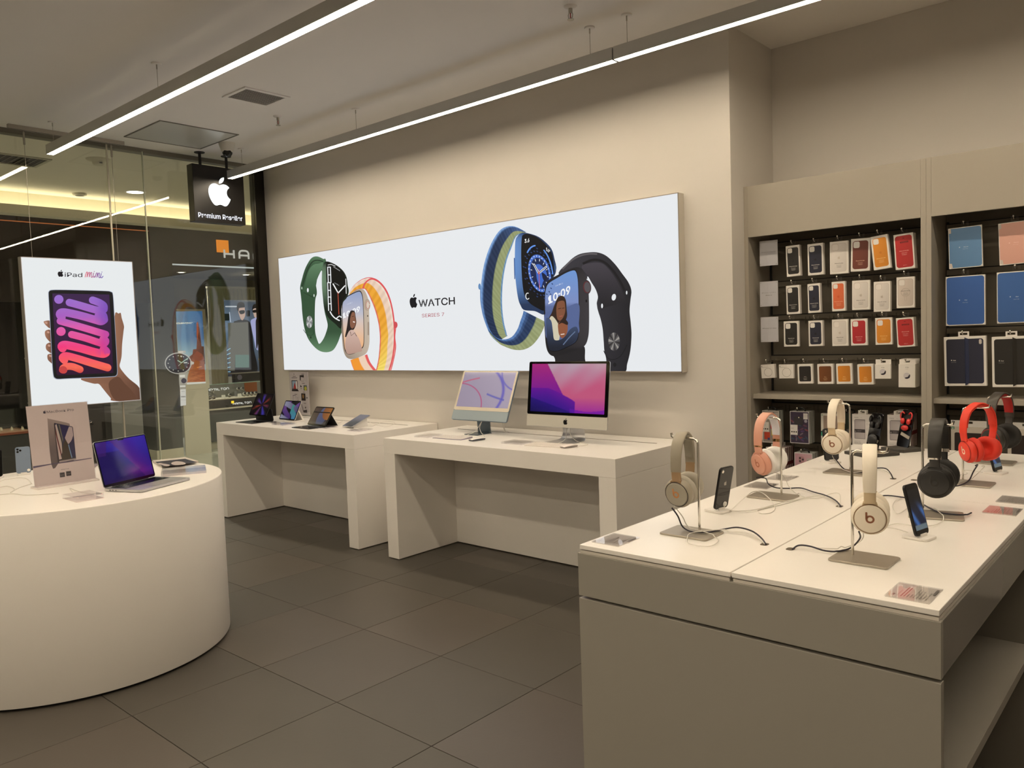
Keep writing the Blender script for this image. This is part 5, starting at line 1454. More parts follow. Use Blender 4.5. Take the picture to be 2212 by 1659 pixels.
keyboard('keyboard', 'slim keyboard with violet-grey edges before the pale blue computer', [q8(290, 737), q8(815, 776), q8(1005, 716), q8(440, 682)], mat('kb_violet', (150, 142, 156), 0.4, 0.3), M_KEY)
keyboard('keyboard', 'white slim keyboard before the large silver computer', [c4_(1035, 739), c4_(1300, 758), c4_(1340, 735), c4_(1085, 712)], M_KEY, M_KEY)
def mouse(lab, front, back, side):
    a = on_z(*front, DZ); b = on_z(*back, DZ)
    d = (b - a); ang = math.atan2(d.y, d.x)
    t = thing('computer_mouse', lab, 'mouse', ((a.x + b.x) / 2, (a.y + b.y) / 2, DZ), ang, 'desk mice')
    L = 0.114; W = 0.057
    top = MB(); n = 10; m = 8
    V = []; 
    for i in range(n + 1):
        u = -1 + 2 * i / n
        for j in range(m + 1):
            v = -1 + 2 * j / m
            wx = W / 2 * (1 - 0.28 * u ** 4)
            z = 0.008 + 0.0135 * max(0, 1 - (u * 0.97) ** 2) ** 0.55 * max(0, 1 - 0.55 * v * v)
            V.append((u * L / 2, v * wx, z))
    top.add(V, [(i * (m + 1) + j, (i + 1) * (m + 1) + j, (i + 1) * (m + 1) + j + 1, i * (m + 1) + j + 1) for i in range(n) for j in range(m)], sm=True)
    top.build('mouse_shell', mat('mouse_white', (236, 230, 222), 0.25), t)
    out = [V[j] for j in range(m + 1)] + [V[i * (m + 1) + m] for i in range(1, n + 1)] + [V[n * (m + 1) + j] for j in range(m - 1, -1, -1)] + [V[i * (m + 1)] for i in range(n - 1, 0, -1)]
    k = len(out)
    lo_ = MB().add([(x * 0.98, y * 0.96, z) for x, y, z in out] + [(x * 0.94, y * 0.86, 0.001) for x, y, z in out], [(i, (i + 1) % k, k + (i + 1) % k, k + i) for i in range(k)] + [tuple(range(2 * k - 1, k - 1, -1))])
    lo_.build('mouse_base', side, t)
    MB().box((-0.03, -0.02, 0), (0.03, 0.02, 0.0012)).build('glide_pad', M_BLACKM, t)
mouse('white mouse with slate sides beside the violet-edged keyboard', q8(975, 795), q8(1245, 757), mat('mouse_slate', (70, 74, 84), 0.4, 0.3))
mouse('white mouse with grey sides beside the white keyboard', c4_(1303, 760), c4_(1410, 743), mat('mouse_grey', (150, 144, 140), 0.4, 0.3))
# ---- clear card blocks
def card_block(name, lab, corners, z, hgt=0.012, sheet=(232, 226, 222), ink=True, group='clear price card blocks', dark=False):
    a, b, c, d = [on_z(*q, z) for q in corners]         # front left, front right, back right, back left
    cen = (a + b + c + d) / 4
    x = ((b - a) + (c - d)).normalized(); w = ((b - a).length + (c - d).length) / 2
    yv = Vector((-x.y, x.x, 0)); dep = abs(((d - a) + (c - b)).dot(yv)) / 2
    t = thing(name, lab, 'price card', (cen.x, cen.y, z), math.atan2(x.y, x.x), group)
    MB().box((-w / 2, -dep / 2, 0), (w / 2, dep / 2, 0.0012)).build('card_backing', mat('card_back_%d' % sheet[0], sheet, 0.5), t)
    MB().prism(rrect(w, dep, 0.003, 2), 0.0021, hgt).build('acrylic_block', M_ACRYL, t)
    if ink:
        p = PB(lambda x_, y_: Vector((x_, y_, 0.0012)), (0, 0, 1))
        g = (150, 142, 138)
        p.text('Specifications', -w * 0.42, dep * 0.30, 0.010, g, (1, 0), (0, 1), bold=0.02)
        for k in range(5):
            p.stroke([(-w * 0.42, dep * (0.16 - 0.11 * k)), (w * (0.05 + 0.3 * ((k * 37) % 5) / 5), dep * (0.16 - 0.11 * k))], 0.0022, (176, 168, 164), False)
        p.build('card_print', M_PRINT, t)
    return t
card_block('price_card', 'clear price card block left of the violet-edged keyboard', [q8(0, 718), q8(235, 736), q8(460, 682), q8(180, 665)], DZ, 0.010)
card_block('price_card', 'clear price card block left of the white keyboard', [c4_(890, 723), c4_(1038, 738), c4_(1095, 714), c4_(945, 704)], DZ, 0.010)
# ---- loose cables on the desk
def cable(lab, pts, r, m, cat='cable', grp=None, z0=0.0, name='cable'):
    P = smooth([tuple(q) for q in pts], 6)
    c = Vector(P[0])
    o = MB().tube([Vector(q) - c for q in P], r, 6).build(name, m)
    o.location = c
    tag(o, lab, cat, grp)
    return o
def zp(px, py, z):
    v = on_z(px, py, z); return (v.x, v.y, v.z)
cable('white cable from behind the pale blue computer to the desk', [(-3.790, 4.085, 1.00), (-3.775, 4.09, 0.985), (-3.745, 4.10, 0.93), (-3.735, 4.115, 0.86), (-3.735, 4.145, 0.852)], 0.0045, M_CABLEW)
cable('thin white keyboard cable under the pale blue computer', [(-3.862, 4.02, 0.945), (-3.868, 3.985, 0.90), (-3.855, 3.93, 0.872), (-3.88, 3.86, 0.854), (-3.93, 3.805, 0.855)], 0.0016, M_CABLEW)
cable('thin white mouse cable under the pale blue computer', [(-3.858, 4.02, 0.945), (-3.855, 3.985, 0.90), (-3.81, 3.95, 0.868), (-3.735, 3.905, 0.853), (-3.70, 3.86, 0.8525), (-3.64, 3.80, 0.8525)], 0.0016, M_CABLEW)
cable('thin white keyboard cable under the large silver computer', [(-3.075, 3.988, 0.955), (-3.075, 3.965, 0.91), (-3.05, 3.92, 0.872), (-3.04, 3.84, 0.856), (-3.06, 3.81, 0.8535)], 0.0016, M_CABLEW)
cable('thin white mouse cable under the large silver computer', [(-3.055, 3.99, 0.945), (-3.045, 3.965, 0.90), (-2.985, 3.945, 0.862), (-2.915, 3.93, 0.8525), (-2.86, 3.90, 0.8525), (-2.862, 3.81, 0.8525)], 0.0016, M_CABLEW)
# ---- tablets on the desk by the glazing
def p6_(x, y): return (560 + x / 5.53, 780 + y / 5.53)
def leaning_tablet(name, lab, x0, x1, yb, yt, z0, h, art, bezel, yaw=0.0, edge=M_BLACKM, th=0.007):
    cx = (x0 + x1) / 2; w = x1 - x0
    t = thing(name, lab, 'tablet', (cx, yb, DZ), yaw, 'tablets on the desk by the glazing')
    up = Vector((0, yt - yb, math.sqrt(max(1e-6, h * h - (yt - yb) ** 2))))
    M = frame((0, 0, z0 - DZ), (1, 0, 0), up)
    MB().prism(rrect(w, h, 0.012, 4, 0, h / 2), -th, 0, M).build('tablet_body', edge, t, 0.0008)
    MB().prism(rrect(w - 0.002, h - 0.002, 0.011, 4, 0, h / 2), 0.0001, 0.0008, M).build('glass_bezel', M_BLACKG, t)
    sw, sh = w - 2 * bezel, h - 2 * bezel
    p = PB(lambda x, y: M @ Vector((-sw / 2 + x * sw, h - bezel - y * sh, 0.0009)), M.to_3x3() @ Vector((0, 0, 1)), start=0.0002)
    p.grid(0, 0, 1, 1, 44, 34, art)
    p.build('screen', M_SCREEN, t)
    return t, M, w, h
def scrA(u, v):
    a = math.atan2(v - 0.52, u - 0.55); r = math.hypot(u - 0.55, (v - 0.52) * 0.8)
    k = 0.5 + 0.5 * math.sin(a * 7 + 0.6)
    c = mix((6, 4, 8), mix((120, 40, 24), (52, 44, 150), 0.5 + 0.5 * math.sin(a * 2 - 0.7)), max(0, k * 1.3 - 0.35))
    c = mix(c, (6, 4, 8), min(1, max(0, (r - 0.30) * 4.5)) if v < 0.7 else min(1, max(0, (r - 0.42) * 5)))
    return mix((4, 3, 6), c, min(1, r * 9))
def scrB(u, v):
    c = (16, 14, 20)
    w1 = math.sin(u * 6.5 + math.sin(v * 5) * 1.6); w2 = math.sin(v * 7.5 - u * 3 + 1.0)
    if w1 > 0.25: c = mix((120, 78, 150), (70, 48, 110), v)
    if w2 > 0.35: c = mix((150, 150, 170), (84, 80, 120), u)
    if u > 0.55 and w1 < -0.2 and v > 0.2: c = mix((60, 150, 120), (70, 130, 170), v)
    return tuple(x * 0.85 for x in c)
def scrC(u, v):
    c = mix((66, 48, 44), (38, 34, 40), u * 0.6 + v * 0.4)
    if math.hypot((u - 0.62) / 0.27, (v - 0.52) / 0.62) < 1: c = mix((74, 84, 118), (54, 60, 92), v)
    if math.hypot((u - 0.95) / 0.42, (v - 0.18) / 0.55) < 1: c = mix((150, 96, 44), (108, 62, 40), (1 - u) * 1.6 + v * 0.4)
    if v > 0.86: c = mix(c, (96, 96, 92), 0.3)
    return c
# folio keyboards under the first and third tablets
def folio_base(lab, t, w, d, y0, hz=0.005):
    MB().prism(rrect(w, d, 0.008, 3, 0, y0 + d / 2), 0.0, hz).build('keyboard_folio', M_BLACKM, t, 0.001)
t1, M1, w1, h1 = leaning_tablet('tablet', 'black tablet floating above a keyboard folio, nearest the glazing', -6.485, -6.205, 3.735, 3.832, 0.905, 0.212, scrA, 0.008)
folio_base('', t1, 0.28, 0.205, -0.135)
MB().add([(-0.14, 0.07, 0.005), (0.14, 0.07, 0.005), (0.14, 0.075, 0.012), (-0.14, 0.075, 0.012), (-0.14, 0.058, 0.11), (0.14, 0.058, 0.11), (0.14, 0.066, 0.112), (-0.14, 0.066, 0.112)],
         [(0, 3, 2, 1), (4, 5, 6, 7), (0, 1, 5, 4), (1, 2, 6, 5), (2, 3, 7, 6), (3, 0, 4, 7)]).build('rear_support', M_BLACKM, t1)
for r in range(5):
    for k in range(12):
        MB().box((-0.125 + k * 0.0212, -0.085 + r * 0.0185, 0.0052), (-0.125 + k * 0.0212 + 0.0175, -0.085 + r * 0.0185 + 0.0155, 0.0064)).build('key', M_BLACKG, t1)
t2, M2, w2_, h2 = leaning_tablet('tablet', 'tablet with a teal and violet swirl screen on a white stand', -6.178, -5.934, 3.845, 3.925, 0.868, 0.180, scrB, 0.010, edge=M_ALU)
MB().prism(rrect(0.15, 0.13, 0.02, 4, 0.035, 0.055), 0.0, 0.010).build('stand_base', M_CARD, t2, 0.002)
MB().add([(-0.02, 0.10, 0.01), (0.09, 0.10, 0.01), (0.09, 0.118, 0.01), (-0.02, 0.118, 0.01), (-0.02, 0.055, 0.11), (0.09, 0.055, 0.11), (0.09, 0.066, 0.11), (-0.02, 0.066, 0.11)],
         [(0, 3, 2, 1), (4, 5, 6, 7), (0, 1, 5, 4), (1, 2, 6, 5), (2, 3, 7, 6), (3, 0, 4, 7)]).build('stand_back', M_CARD, t2)
t3, M3, w3, h3 = leaning_tablet('tablet', 'tablet with blue and amber moon screen on a dark folio', -5.585, -5.335, 3.735, 3.835, 0.862, 0.172, scrC, 0.010)
folio_base('', t3, 0.25, 0.155, -0.150)
MB().add([(-0.11, 0.135, 0.0), (0.11, 0.135, 0.0), (0.11, 0.13, 0.004), (-0.11, 0.13, 0.004), (-0.11, 0.065, 0.115), (0.11, 0.065, 0.115), (0.11, 0.062, 0.112), (-0.11, 0.062, 0.112)],
         [(0, 3, 2, 1), (4, 5, 6, 7), (0, 1, 5, 4), (1, 2, 6, 5), (2, 3, 7, 6), (3, 0, 4, 7)]).build('folio_prop', M_BLACKM, t3)
for r in range(4):
    for k in range(11):
        MB().box((-0.115 + k * 0.0212, -0.135 + r * 0.0185, 0.0052), (-0.115 + k * 0.0212 + 0.0175, -0.135 + r * 0.0185 + 0.0155, 0.0064)).build('key', M_BLACKG, t3)
# small tablet lying low on a wedge
t4 = thing('tablet', 'small violet-grey tablet lying on a low white wedge', 'tablet', (-5.11, 3.86, DZ), -0.05, 'tablets on the desk by the glazing')
M4 = frame((0, -0.075, 0.008), (1, 0, 0), (0, 0.18, 0.075))
MB().prism(rrect(0.135, 0.195, 0.010, 4, 0, 0.0975), 0.0, 0.0063, M4).build('tablet_body', M_ALU, t4, 0.001)
MB().prism(rrect(0.132, 0.192, 0.009, 4, 0, 0.0975), 0.0064, 0.0070, M4).build('screen_glass', mat('violet_glass', (70, 60, 76), 0.1), t4)
MB().add([(-0.03, -0.05, 0), (0.05, -0.05, 0), (0.05, 0.085, 0), (-0.03, 0.085, 0), (-0.03, -0.05, 0.014), (0.05, -0.05, 0.014), (0.05, 0.085, 0.070), (-0.03, 0.085, 0.070)],
         [(0, 3, 2, 1), (4, 5, 6, 7), (0, 1, 5, 4), (1, 2, 6, 5), (2, 3, 7, 6), (3, 0, 4, 7)]).build('wedge_stand', M_CARD, t4, 0.003)
for lab, cs, g in (('clear price card block left of the tablet on the white stand', [p6_(120, 742), p6_(200, 752), p6_(235, 736), p6_(160, 728)], 200),
                   ('clear price card block between the swirl and the moon tablets', [p6_(190, 765), p6_(330, 778), p6_(400, 748), p6_(270, 736)], 204),
                   ('clear price card block right of the moon tablet', [p6_(680, 800), p6_(830, 812), p6_(905, 785), p6_(760, 775)], 206),
                   ('clear price card block before the small violet tablet', [p6_(1060, 838), p6_(1215, 845), p6_(1345, 818), p6_(1200, 808)], 208)):
    card_block('price_card', lab, cs, DZ, 0.010, (228, 220, 220))
cable('thin white cable looping beside the moon tablet', [zp(*p6_(800, 690), 0.8532), zp(*p6_(830, 740), 0.8532), zp(*p6_(900, 760), 0.8532), zp(*p6_(935, 730), 0.8532), zp(*p6_(880, 712), 0.8532), zp(*p6_(870, 745), 0.8532), zp(*p6_(960, 735), 0.8532), zp(*p6_(1010, 705), 0.8532)], 0.0014, M_CABLEW)
cable('thin white cable looping behind the small violet tablet', [zp(*p6_(1180, 790), 0.8532), zp(*p6_(1330, 785), 0.8532), zp(*p6_(1440, 740), 0.8532), zp(*p6_(1560, 722), 0.8532), zp(*p6_(1620, 745), 0.8532), zp(*p6_(1520, 785), 0.8532), zp(*p6_(1430, 770), 0.8532), zp(*p6_(1300, 725), 0.8532), zp(*p6_(1255, 735), 0.8532)], 0.0014, M_CABLEW)
# ---- upright accessory leaflet
ly = 4.235
la_, lb_, lc_, ld_ = [on_y(*q, ly) for q in (p6_(358, 135), p6_(578, 128), p6_(600, 650), p6_(385, 665))]
t = thing('accessory_leaflet', 'tall clear-framed leaflet of tablet accessories standing behind the tablets', 'leaflet', ((ld_.x + lc_.x) / 2, ly, DZ))
lw = 0.215; lz1 = 1.262 - DZ
lx0 = la_.x - t.location.x; lx1 = lb_.x - t.location.x
MB().box((lx0, 0.002, 0.012), (lx1, 0.004, lz1)).build('leaflet_sheet', mat('leaflet_white', (218, 210, 210), 0.5), t)
MB().box((lx0 - 0.003, -0.0015, 0.0), (lx1 + 0.003, 0.0015, lz1 + 0.003)).build('acrylic_front', M_ACRYL, t)
MB().box((lx1 - 0.004, 0.0045, 0.0), (lx1 + 0.004, 0.07, 0.006)).box((lx0, 0.0045, 0.0), (lx1 - 0.004, 0.07, 0.006)).build('acrylic_foot', M_ACRYL, t)
lW = lx1 - lx0
p = PB(lambda u, v: Vector((lx0 + u * lW, 0.002, lz1 - v * (lz1 - 0.012))), (0, -1, 0))
K = (70, 64, 66); G_ = (150, 142, 142)
def wd(x, y, w_, c=G_, h_=0.010):
    p.stroke([(x - w_ / 2, y), (x + w_ / 2, y)], h_, c, False)
p.fruit(0.25, 0.05, 0.035, K); wd(0.26, 0.105, 0.16, K); wd(0.26, 0.14, 0.30, K)
p.poly([(0.10, 0.20), (0.42, 0.20), (0.42, 0.43), (0.10, 0.43)], (52, 44, 50)); p.poly([(0.13, 0.215), (0.40, 0.215), (0.40, 0.40), (0.13, 0.40)], (150, 180, 206)); p.poly([(0.17, 0.40), (0.26, 0.24), (0.35, 0.40)], (186, 70, 66)); p.poly([(0.33, 0.215), (0.40, 0.215), (0.40, 0.40), (0.33, 0.40)], (226, 220, 216))
p.poly([(0.08, 0.43), (0.44, 0.43), (0.48, 0.455), (0.10, 0.46)], (44, 38, 42))
wd(0.73, 0.05, 0.14, K); p.poly([(0.56, 0.08), (0.78, 0.07), (0.78, 0.13), (0.62, 0.12), (0.60, 0.20), (0.56, 0.2)], (64, 58, 60)); p.stroke([(0.62, 0.13), (0.60, 0.21), (0.76, 0.22), (0.78, 0.13)], 0.01, G_)
wd(0.74, 0.265, 0.14, K); p.poly([(0.74, 0.31), (0.92, 0.31), (0.92, 0.43), (0.74, 0.43)], (90, 104, 112)); p.poly(ellipse(0.07, 0.05, 14, 0.84, 0.385), (190, 190, 70)); p.poly([(0.58, 0.30), (0.66, 0.35), (0.56, 0.36)], K); wd(0.61, 0.39, 0.08, K)
wd(0.30, 0.53, 0.14, K); p.stroke([(0.14, 0.56), (0.14, 0.72), (0.30, 0.72), (0.30, 0.56), (0.14, 0.56)], 0.014, (120, 110, 130)); p.stroke([(0.40, 0.60), (0.40, 0.72)], 0.02, G_); p.poly([(0.33, 0.70), (0.42, 0.66), (0.46, 0.72)], K)
wd(0.75, 0.47, 0.10, K); p.poly([(0.60, 0.50), (0.82, 0.50), (0.82, 0.67), (0.60, 0.67)], (44, 34, 32)); p.poly(ellipse(0.05, 0.05, 12, 0.70, 0.57), (150, 110, 60)); wd(0.90, 0.6, 0.05, K, 0.03)
p.poly([(0.22, 0.85), (0.42, 0.85), (0.42, 0.94), (0.22, 0.94)], (90, 50, 40)); p.poly(ellipse(0.06, 0.03, 12, 0.33, 0.89), (206, 130, 66)); wd(0.31, 0.965, 0.2, K)
wd(0.77, 0.73, 0.12, K); p.stroke([(0.60, 0.76), (0.68, 0.93)], 0.022, K); p.poly([(0.68, 0.90), (0.86, 0.88), (0.86, 0.95), (0.68, 0.95)], (54, 48, 50)); wd(0.80, 0.83, 0.05, K, 0.04)
p.build('leaflet_print', M_PRINT, t)
# ================================================================== things on the round counter
RZ = 0.85
def rr_(x, y): return (x / 4.424, 960 + y / 4.424)
# ---- laptop
A = on_z(*rr_(990, 450), RZ); D = on_z(*rr_(1480, 330), RZ); B_ = on_z(*rr_(1310, 470), RZ)
ex = (D - A); W = 0.335; ex.normalize(); ey = Vector((-ex.y, ex.x, 0))     # hinge direction; ey points away from the user
ang = math.atan2(ex.y, ex.x)
t = thing('laptop', 'open silver laptop with a dark blue and violet screen', 'laptop', (A.x, A.y, RZ), ang)
# local: x along the hinge from left to right, -y towards the user
DEP = 0.228
MB().prism(rrect(W, DEP, 0.012, 4, W / 2, -DEP / 2), 0.002, 0.0140).build('base', M_ALU, t, 0.0018)
MB().box((0.02, -DEP + 0.02, 0), (W - 0.02, -0.02, 0.002)).build('base_feet', M_BLACKM, t)
MB().prism(rrect(W - 0.045, 0.098, 0.004, 3, W / 2, -0.068), 0.0141, 0.0145).build('keyboard_well', M_BLACKM, t)
me = None
for r in range(6):
    for k in range(14):
        if r == 5 and 4 <= k <= 8:
            continue
        kw = (W - 0.052) / 14
        if me is None:
            o = MB().slab(rrect(kw - 0.0028, 0.0132, 0.0018, 2), 0, 0.0012, 0.0003).build('key', M_BLACKG, t); me = o.data
        else:
            o = bpy.data.objects.new('key', me); COL.objects.link(o); o.parent = t
        o.location = (0.026 + kw * (k + 0.5), -0.0268 - r * 0.0158, 0.0145)
kw = (W - 0.052) / 14
MB().slab(rrect(kw * 5 - 0.0028, 0.0132, 0.0018, 2), 0, 0.0012, 0.0003, Matrix.Translation((0.026 + kw * 6.5, -0.0268 - 5 * 0.0158, 0.0145))).build('space_bar', M_BLACKG, t)
MB().prism(rrect(0.142, 0.085, 0.004, 3, W / 2, -0.171), 0.0141, 0.0144).build('trackpad', mat('trackpad', (176, 172, 168), 0.3, 0.4), t)
for k, wz in ((0, 0.011), (1, 0.009), (2, 0.009)):
    MB().box((-0.0004, -0.035 - k * 0.018 - wz, 0.0058), (0.001, -0.035 - k * 0.018, 0.0092)).build('port', M_BLACKM, t)
TL = on_z(*(201, 968), RZ)
LID_A = math.radians(103)
lh = 0.228
ML = frame((0, -0.004, 0.0150), (1, 0, 0), (0, math.cos(math.radians(180) - LID_A), math.sin(LID_A)))
MB().prism(rrect(W, lh, 0.012, 4, W / 2, lh / 2), -0.004, 0.0, ML).build('lid', M_ALU, t, 0.0008)
MB().prism(rrect(W - 0.003, lh - 0.003, 0.011, 4, W / 2, lh / 2), 0.0001, 0.0009, ML).build('screen_bezel', M_BLACKG, t)
MB().box((0.05, -0.006, 0.0142), (W - 0.05, 0.0, 0.0165)).build('hinge', M_BLACKM, t)
def slap(u, v):
    c = mix((44, 24, 140), (30, 12, 104), v * 0.8)
    c = mix(c, (66, 30, 160), max(0, 1 - abs(u - 0.55) * 2.4) * (1 - v) * 0.6)
    k = u - (0.28 + 0.55 * v)
    if k < 0: c = mix(c, (22, 6, 76) if v > 0.25 else (36, 20, 120), min(1, -k * 2.6 + 0.35))
    elif k < 0.5: c = mix(mix((64, 20, 110), (88, 18, 120), v), c, min(1, k * 2.2))
    m = math.hypot((u - 0.63) / 0.30, (v - 0.80) / 0.22)
    c = mix((88, 16, 104), c, min(1, m))
    if v < 0.35 and u < 0.22 - v * 0.2: c = mix((60, 18, 92), c, 0.4)
    if v > 0.86: c = mix(c, (26, 8, 60), (v - 0.86) * 5)
    return c
sw, sh = W - 0.016, lh - 0.020
p = PB(lambda x, y: ML @ Vector((0.008 + x * sw, lh - 0.006 - y * sh, 0.0010)), ML.to_3x3() @ Vector((0, 0, 1)), start=0.0002)
p.grid(0, 0, 1, 1, 60, 40, slap)
p.poly([(0.44, 0), (0.56, 0), (0.56, 0.028), (0.44, 0.028)], (10, 8, 14))
p.build('screen', M_SCREEN, t)
# ---- sign in an acrylic stand
s0 = on_z(*rr_(345, 432), RZ); s1 = on_z(*(213, 1036.5), RZ)
ex = (s1 - s0); sw_ = 0.292; ang = math.atan2(ex.y, ex.x)
sc = s0.copy()
t = thing('laptop_sign', 'white product sign in an acrylic stand, left of the laptop', 'sign', (sc.x, sc.y, RZ), ang)
# local: x along the sign to the right, -y towards the viewer
sh_ = 0.405
MS = frame((0.0, 0.010, 0.010), (1, 0, 0), (0, 0.045, sh_))
MB().box((0.0, 0.0, -0.004), (sw_, sh_, -0.0025), MS).build('sign_sheet', mat('sign_paper', (224, 208, 204), 0.5), t)
MB().box((-0.003, -0.004, -0.0015), (sw_ + 0.003, sh_ + 0.003, 0.0005), MS).build('acrylic_front', M_ACRYL, t)
MB().box((-0.003, -0.025, 0.0), (sw_ + 0.003, 0.062, 0.0095)).build('acrylic_foot', mat('acrylic_foot', (228, 220, 216), 0.06), t, 0.001)
q_ = [(415, 92), (1374, 18), (1468, 1210), (508, 1310)]
import itertools as _it
def sxy(x, y):
    """print coordinates of the enlarged photo detail to sheet coordinates, by inverse bilinear steps"""
    u, v = (x - 415) / 960.0, (y - 92) / 1210.0
    for _ in range(6):
        px_ = (q_[0][0] * (1 - u) + q_[1][0] * u) * (1 - v) + (q_[3][0] * (1 - u) + q_[2][0] * u) * v
        py_ = (q_[0][1] * (1 - u) + q_[1][1] * u) * (1 - v) + (q_[3][1] * (1 - u) + q_[2][1] * u) * v
        u += (x - px_) / 960.0; v += (y - py_) / 1210.0
    u = min(max(u, 0.003), 0.997); v = min(max(v, 0.003), 0.997)
    return MS @ Vector((u * sw_, sh_ * (1 - v), -0.0024))
p = PB(sxy, MS.to_3x3() @ Vector((0, 0, 1)), step=0.00004, start=0.0001)
dk = (62, 54, 72)
p.fruit(694, 175, 52, dk, (1, -0.08), (0.0, -1)); p.text('MacBook Pro', 726, 195, 70, dk, (0.995, -0.085), (0, -1), width=430)
p.curve([(735, 300), (738, 278), (752, 278), (900, 312), (1060, 352), (1078, 385), (1085, 500), (870, 970), (768, 975)], lambda x, y: mix((168, 152, 148), (104, 92, 92), (y - 280) / 500.0), 3)
p.poly([(830, 360), (838, 343), (1118, 402), (1130, 420), (1160, 905), (880, 962), (868, 955)], (64, 56, 58))
p.poly([(845, 350), (1112, 404), (1125, 430), (1154, 885), (890, 925)], lambda x, y: mix((40, 44, 92), (62, 54, 46), max(0, 1 - abs(x - 960) / 120.0) * 0.6 + max(0, (y - 600) / 500.0)))
p.poly([(850, 380), (870, 360), (940, 640), (945, 800), (935, 820), (880, 560)], (206, 190, 182)); p.poly([(850, 420), (930, 830), (922, 850), (856, 520)], (120, 40, 30)); p.poly([(850, 510), (925, 860), (935, 895), (892, 905)], (206, 186, 182))
p.poly([(880, 362), (905, 368), (958, 640), (950, 700)], (52, 56, 60)); p.poly([(902, 368), (1062, 400), (995, 575), (962, 640)], (38, 34, 86)); p.poly([(900, 366), (920, 370), (968, 600), (958, 640)], (120, 116, 104))
p.poly([(1066, 402), (1118, 414), (1128, 540), (1098, 620), (1046, 672), (1020, 640), (994, 575)], (196, 178, 180))
p.poly([(998, 590), (1046, 680), (1096, 890), (930, 915), (950, 720)], (66, 56, 42)); p.poly([(1040, 680), (1052, 678), (1100, 880), (1088, 888)], (130, 170, 206)); p.poly([(1130, 560), (1150, 860), (1100, 880), (1056, 680)], (44, 42, 82))
p.poly([(892, 925), (1160, 890), (1160, 912), (888, 962)], (176, 164, 160))
p.poly([(490, 992), (890, 950), (1412, 890), (1412, 906), (1020, 952), (770, 975), (492, 1022)], lambda x, y: mix((70, 62, 96), (140, 126, 140), abs(x - 700) / 600.0))
p.poly([(1010, 935), (1120, 918), (1120, 928), (1010, 945)], (74, 66, 80))
p.text('强者的强', 912, 1064, 36, dk, (0.995, -0.09), (0, -1), width=128, font='cjk')
for (x, y) in ((930, 1138), (1030, 1122)):
    p.poly([(x - 40, y - 32), (x + 38, y - 38), (x + 42, y + 32), (x - 36, y + 38)], (62, 56, 58)); p.text('M1 PRO', x, y + 8, 15, (196, 188, 186), (0.995, -0.09), (0, -1), 'CENTER', width=50)
p.build('sign_print', M_PRINTG, t)
# ---- phones, headphones and cards on the round counter
def phone(lab, base, yaw, lean, w, h, col, stand=M_CARD, lenses=0, back=True, edge=None, screen=None, tz=RZ, dock=True, fruit=None, dz=0.009, puck=None):
    """leaning phone; local -y is the side that is seen from the front of the stand"""
    t = thing('phone', lab, 'phone', (base[0], base[1], tz), yaw, 'phones on display')
    M = frame((0, 0, dz), (1, 0, 0), (0, math.sin(lean), math.cos(lean)))
    MB().prism(rrect(w, h, w * 0.16, 5, 0, h / 2), -0.0075, 0.0, M).build('phone_body', edge or col, t, 0.0015)
    MB().prism(rrect(w - 0.003, h - 0.003, w * 0.15, 5, 0, h / 2), 0.0001, 0.0005, M).build('back_glass' if back else 'screen_glass', col, t)
    if lenses == 3:
        MB().prism(rrect(0.030, 0.032, 0.008, 4, -w / 2 + 0.019, h - 0.020), 0.0005, 0.0016, M).build('camera_bump', col, t)
        for (x, y) in ((-0.0065, 0.0070), (-0.0065, -0.0070), (0.0065, 0.0)):
            MB().lathe([(0.0058, 0.0016), (0.0058, 0.0030), (0.0045, 0.0032)], 14, M @ Matrix.Translation((-w / 2 + 0.019 + x, h - 0.020 + y, 0))).build('lens', M_BLACKG, t)
    elif lenses == 1:
        MB().lathe([(0.0052, 0.0005), (0.0052, 0.0016), (0.004, 0.0017)], 14, M @ Matrix.Translation((-w / 2 + 0.012, h - 0.012, 0))).build('lens', M_CHROME, t)
    if fruit is not None:
        p = PB(lambda x, y: M @ Vector((x, y, 0.0005)), M.to_3x3() @ Vector((0, 0, 1)), start=0.0002)
        p.fruit(0, h * 0.62, 0.016, fruit, (1, 0), (0, 1)); p.build('fruit_emblem', M_PRINTG, t)
    if screen:
        p = PB(lambda x, y: M @ Vector((-w / 2 + 0.004 + x * (w - 0.008), h - 0.015 - y * (h - 0.03), 0.0006)), M.to_3x3() @ Vector((0, 0, 1)), start=0.0002)
        p.grid(0, 0, 1, 1, 16, 28, screen); p.build('screen', M_SCREEN, t)
    if puck is not None:
        MB().lathe([(0.008, 0.0006), (0.008, 0.004), (0.006, 0.005)], 16, M @ Matrix.Translation((puck, 0.014, 0))).build('tether_pad', M_CARD, t)
    if dock:
        MB().prism(rrect(0.062, 0.070, 0.010, 4, 0, 0.012), 0.0, 0.0075).build('dock', stand, t, 0.002)
        MB().prism(rrect(0.030, 0.006, 0.002, 2, 0, -0.001), 0.0075, dz + 0.004).build('dock_plug', stand, t)
    return t
pb = on_z(*(50, 1027), RZ)
M_PBLUE = mat('phone_blue', (128, 144, 166), 0.3, 0.2)
phone('pale blue three-lens phone standing behind the product sign', (-4.985, 1.475), math.radians(70), 0.10, 0.072, 0.147, M_PBLUE, lenses=3, puck=0.024)
phone('dark phone standing at the left edge of the photo', (-4.985, 1.335), math.radians(60), 0.10, 0.072, 0.147, M_BLACKG, lenses=0)
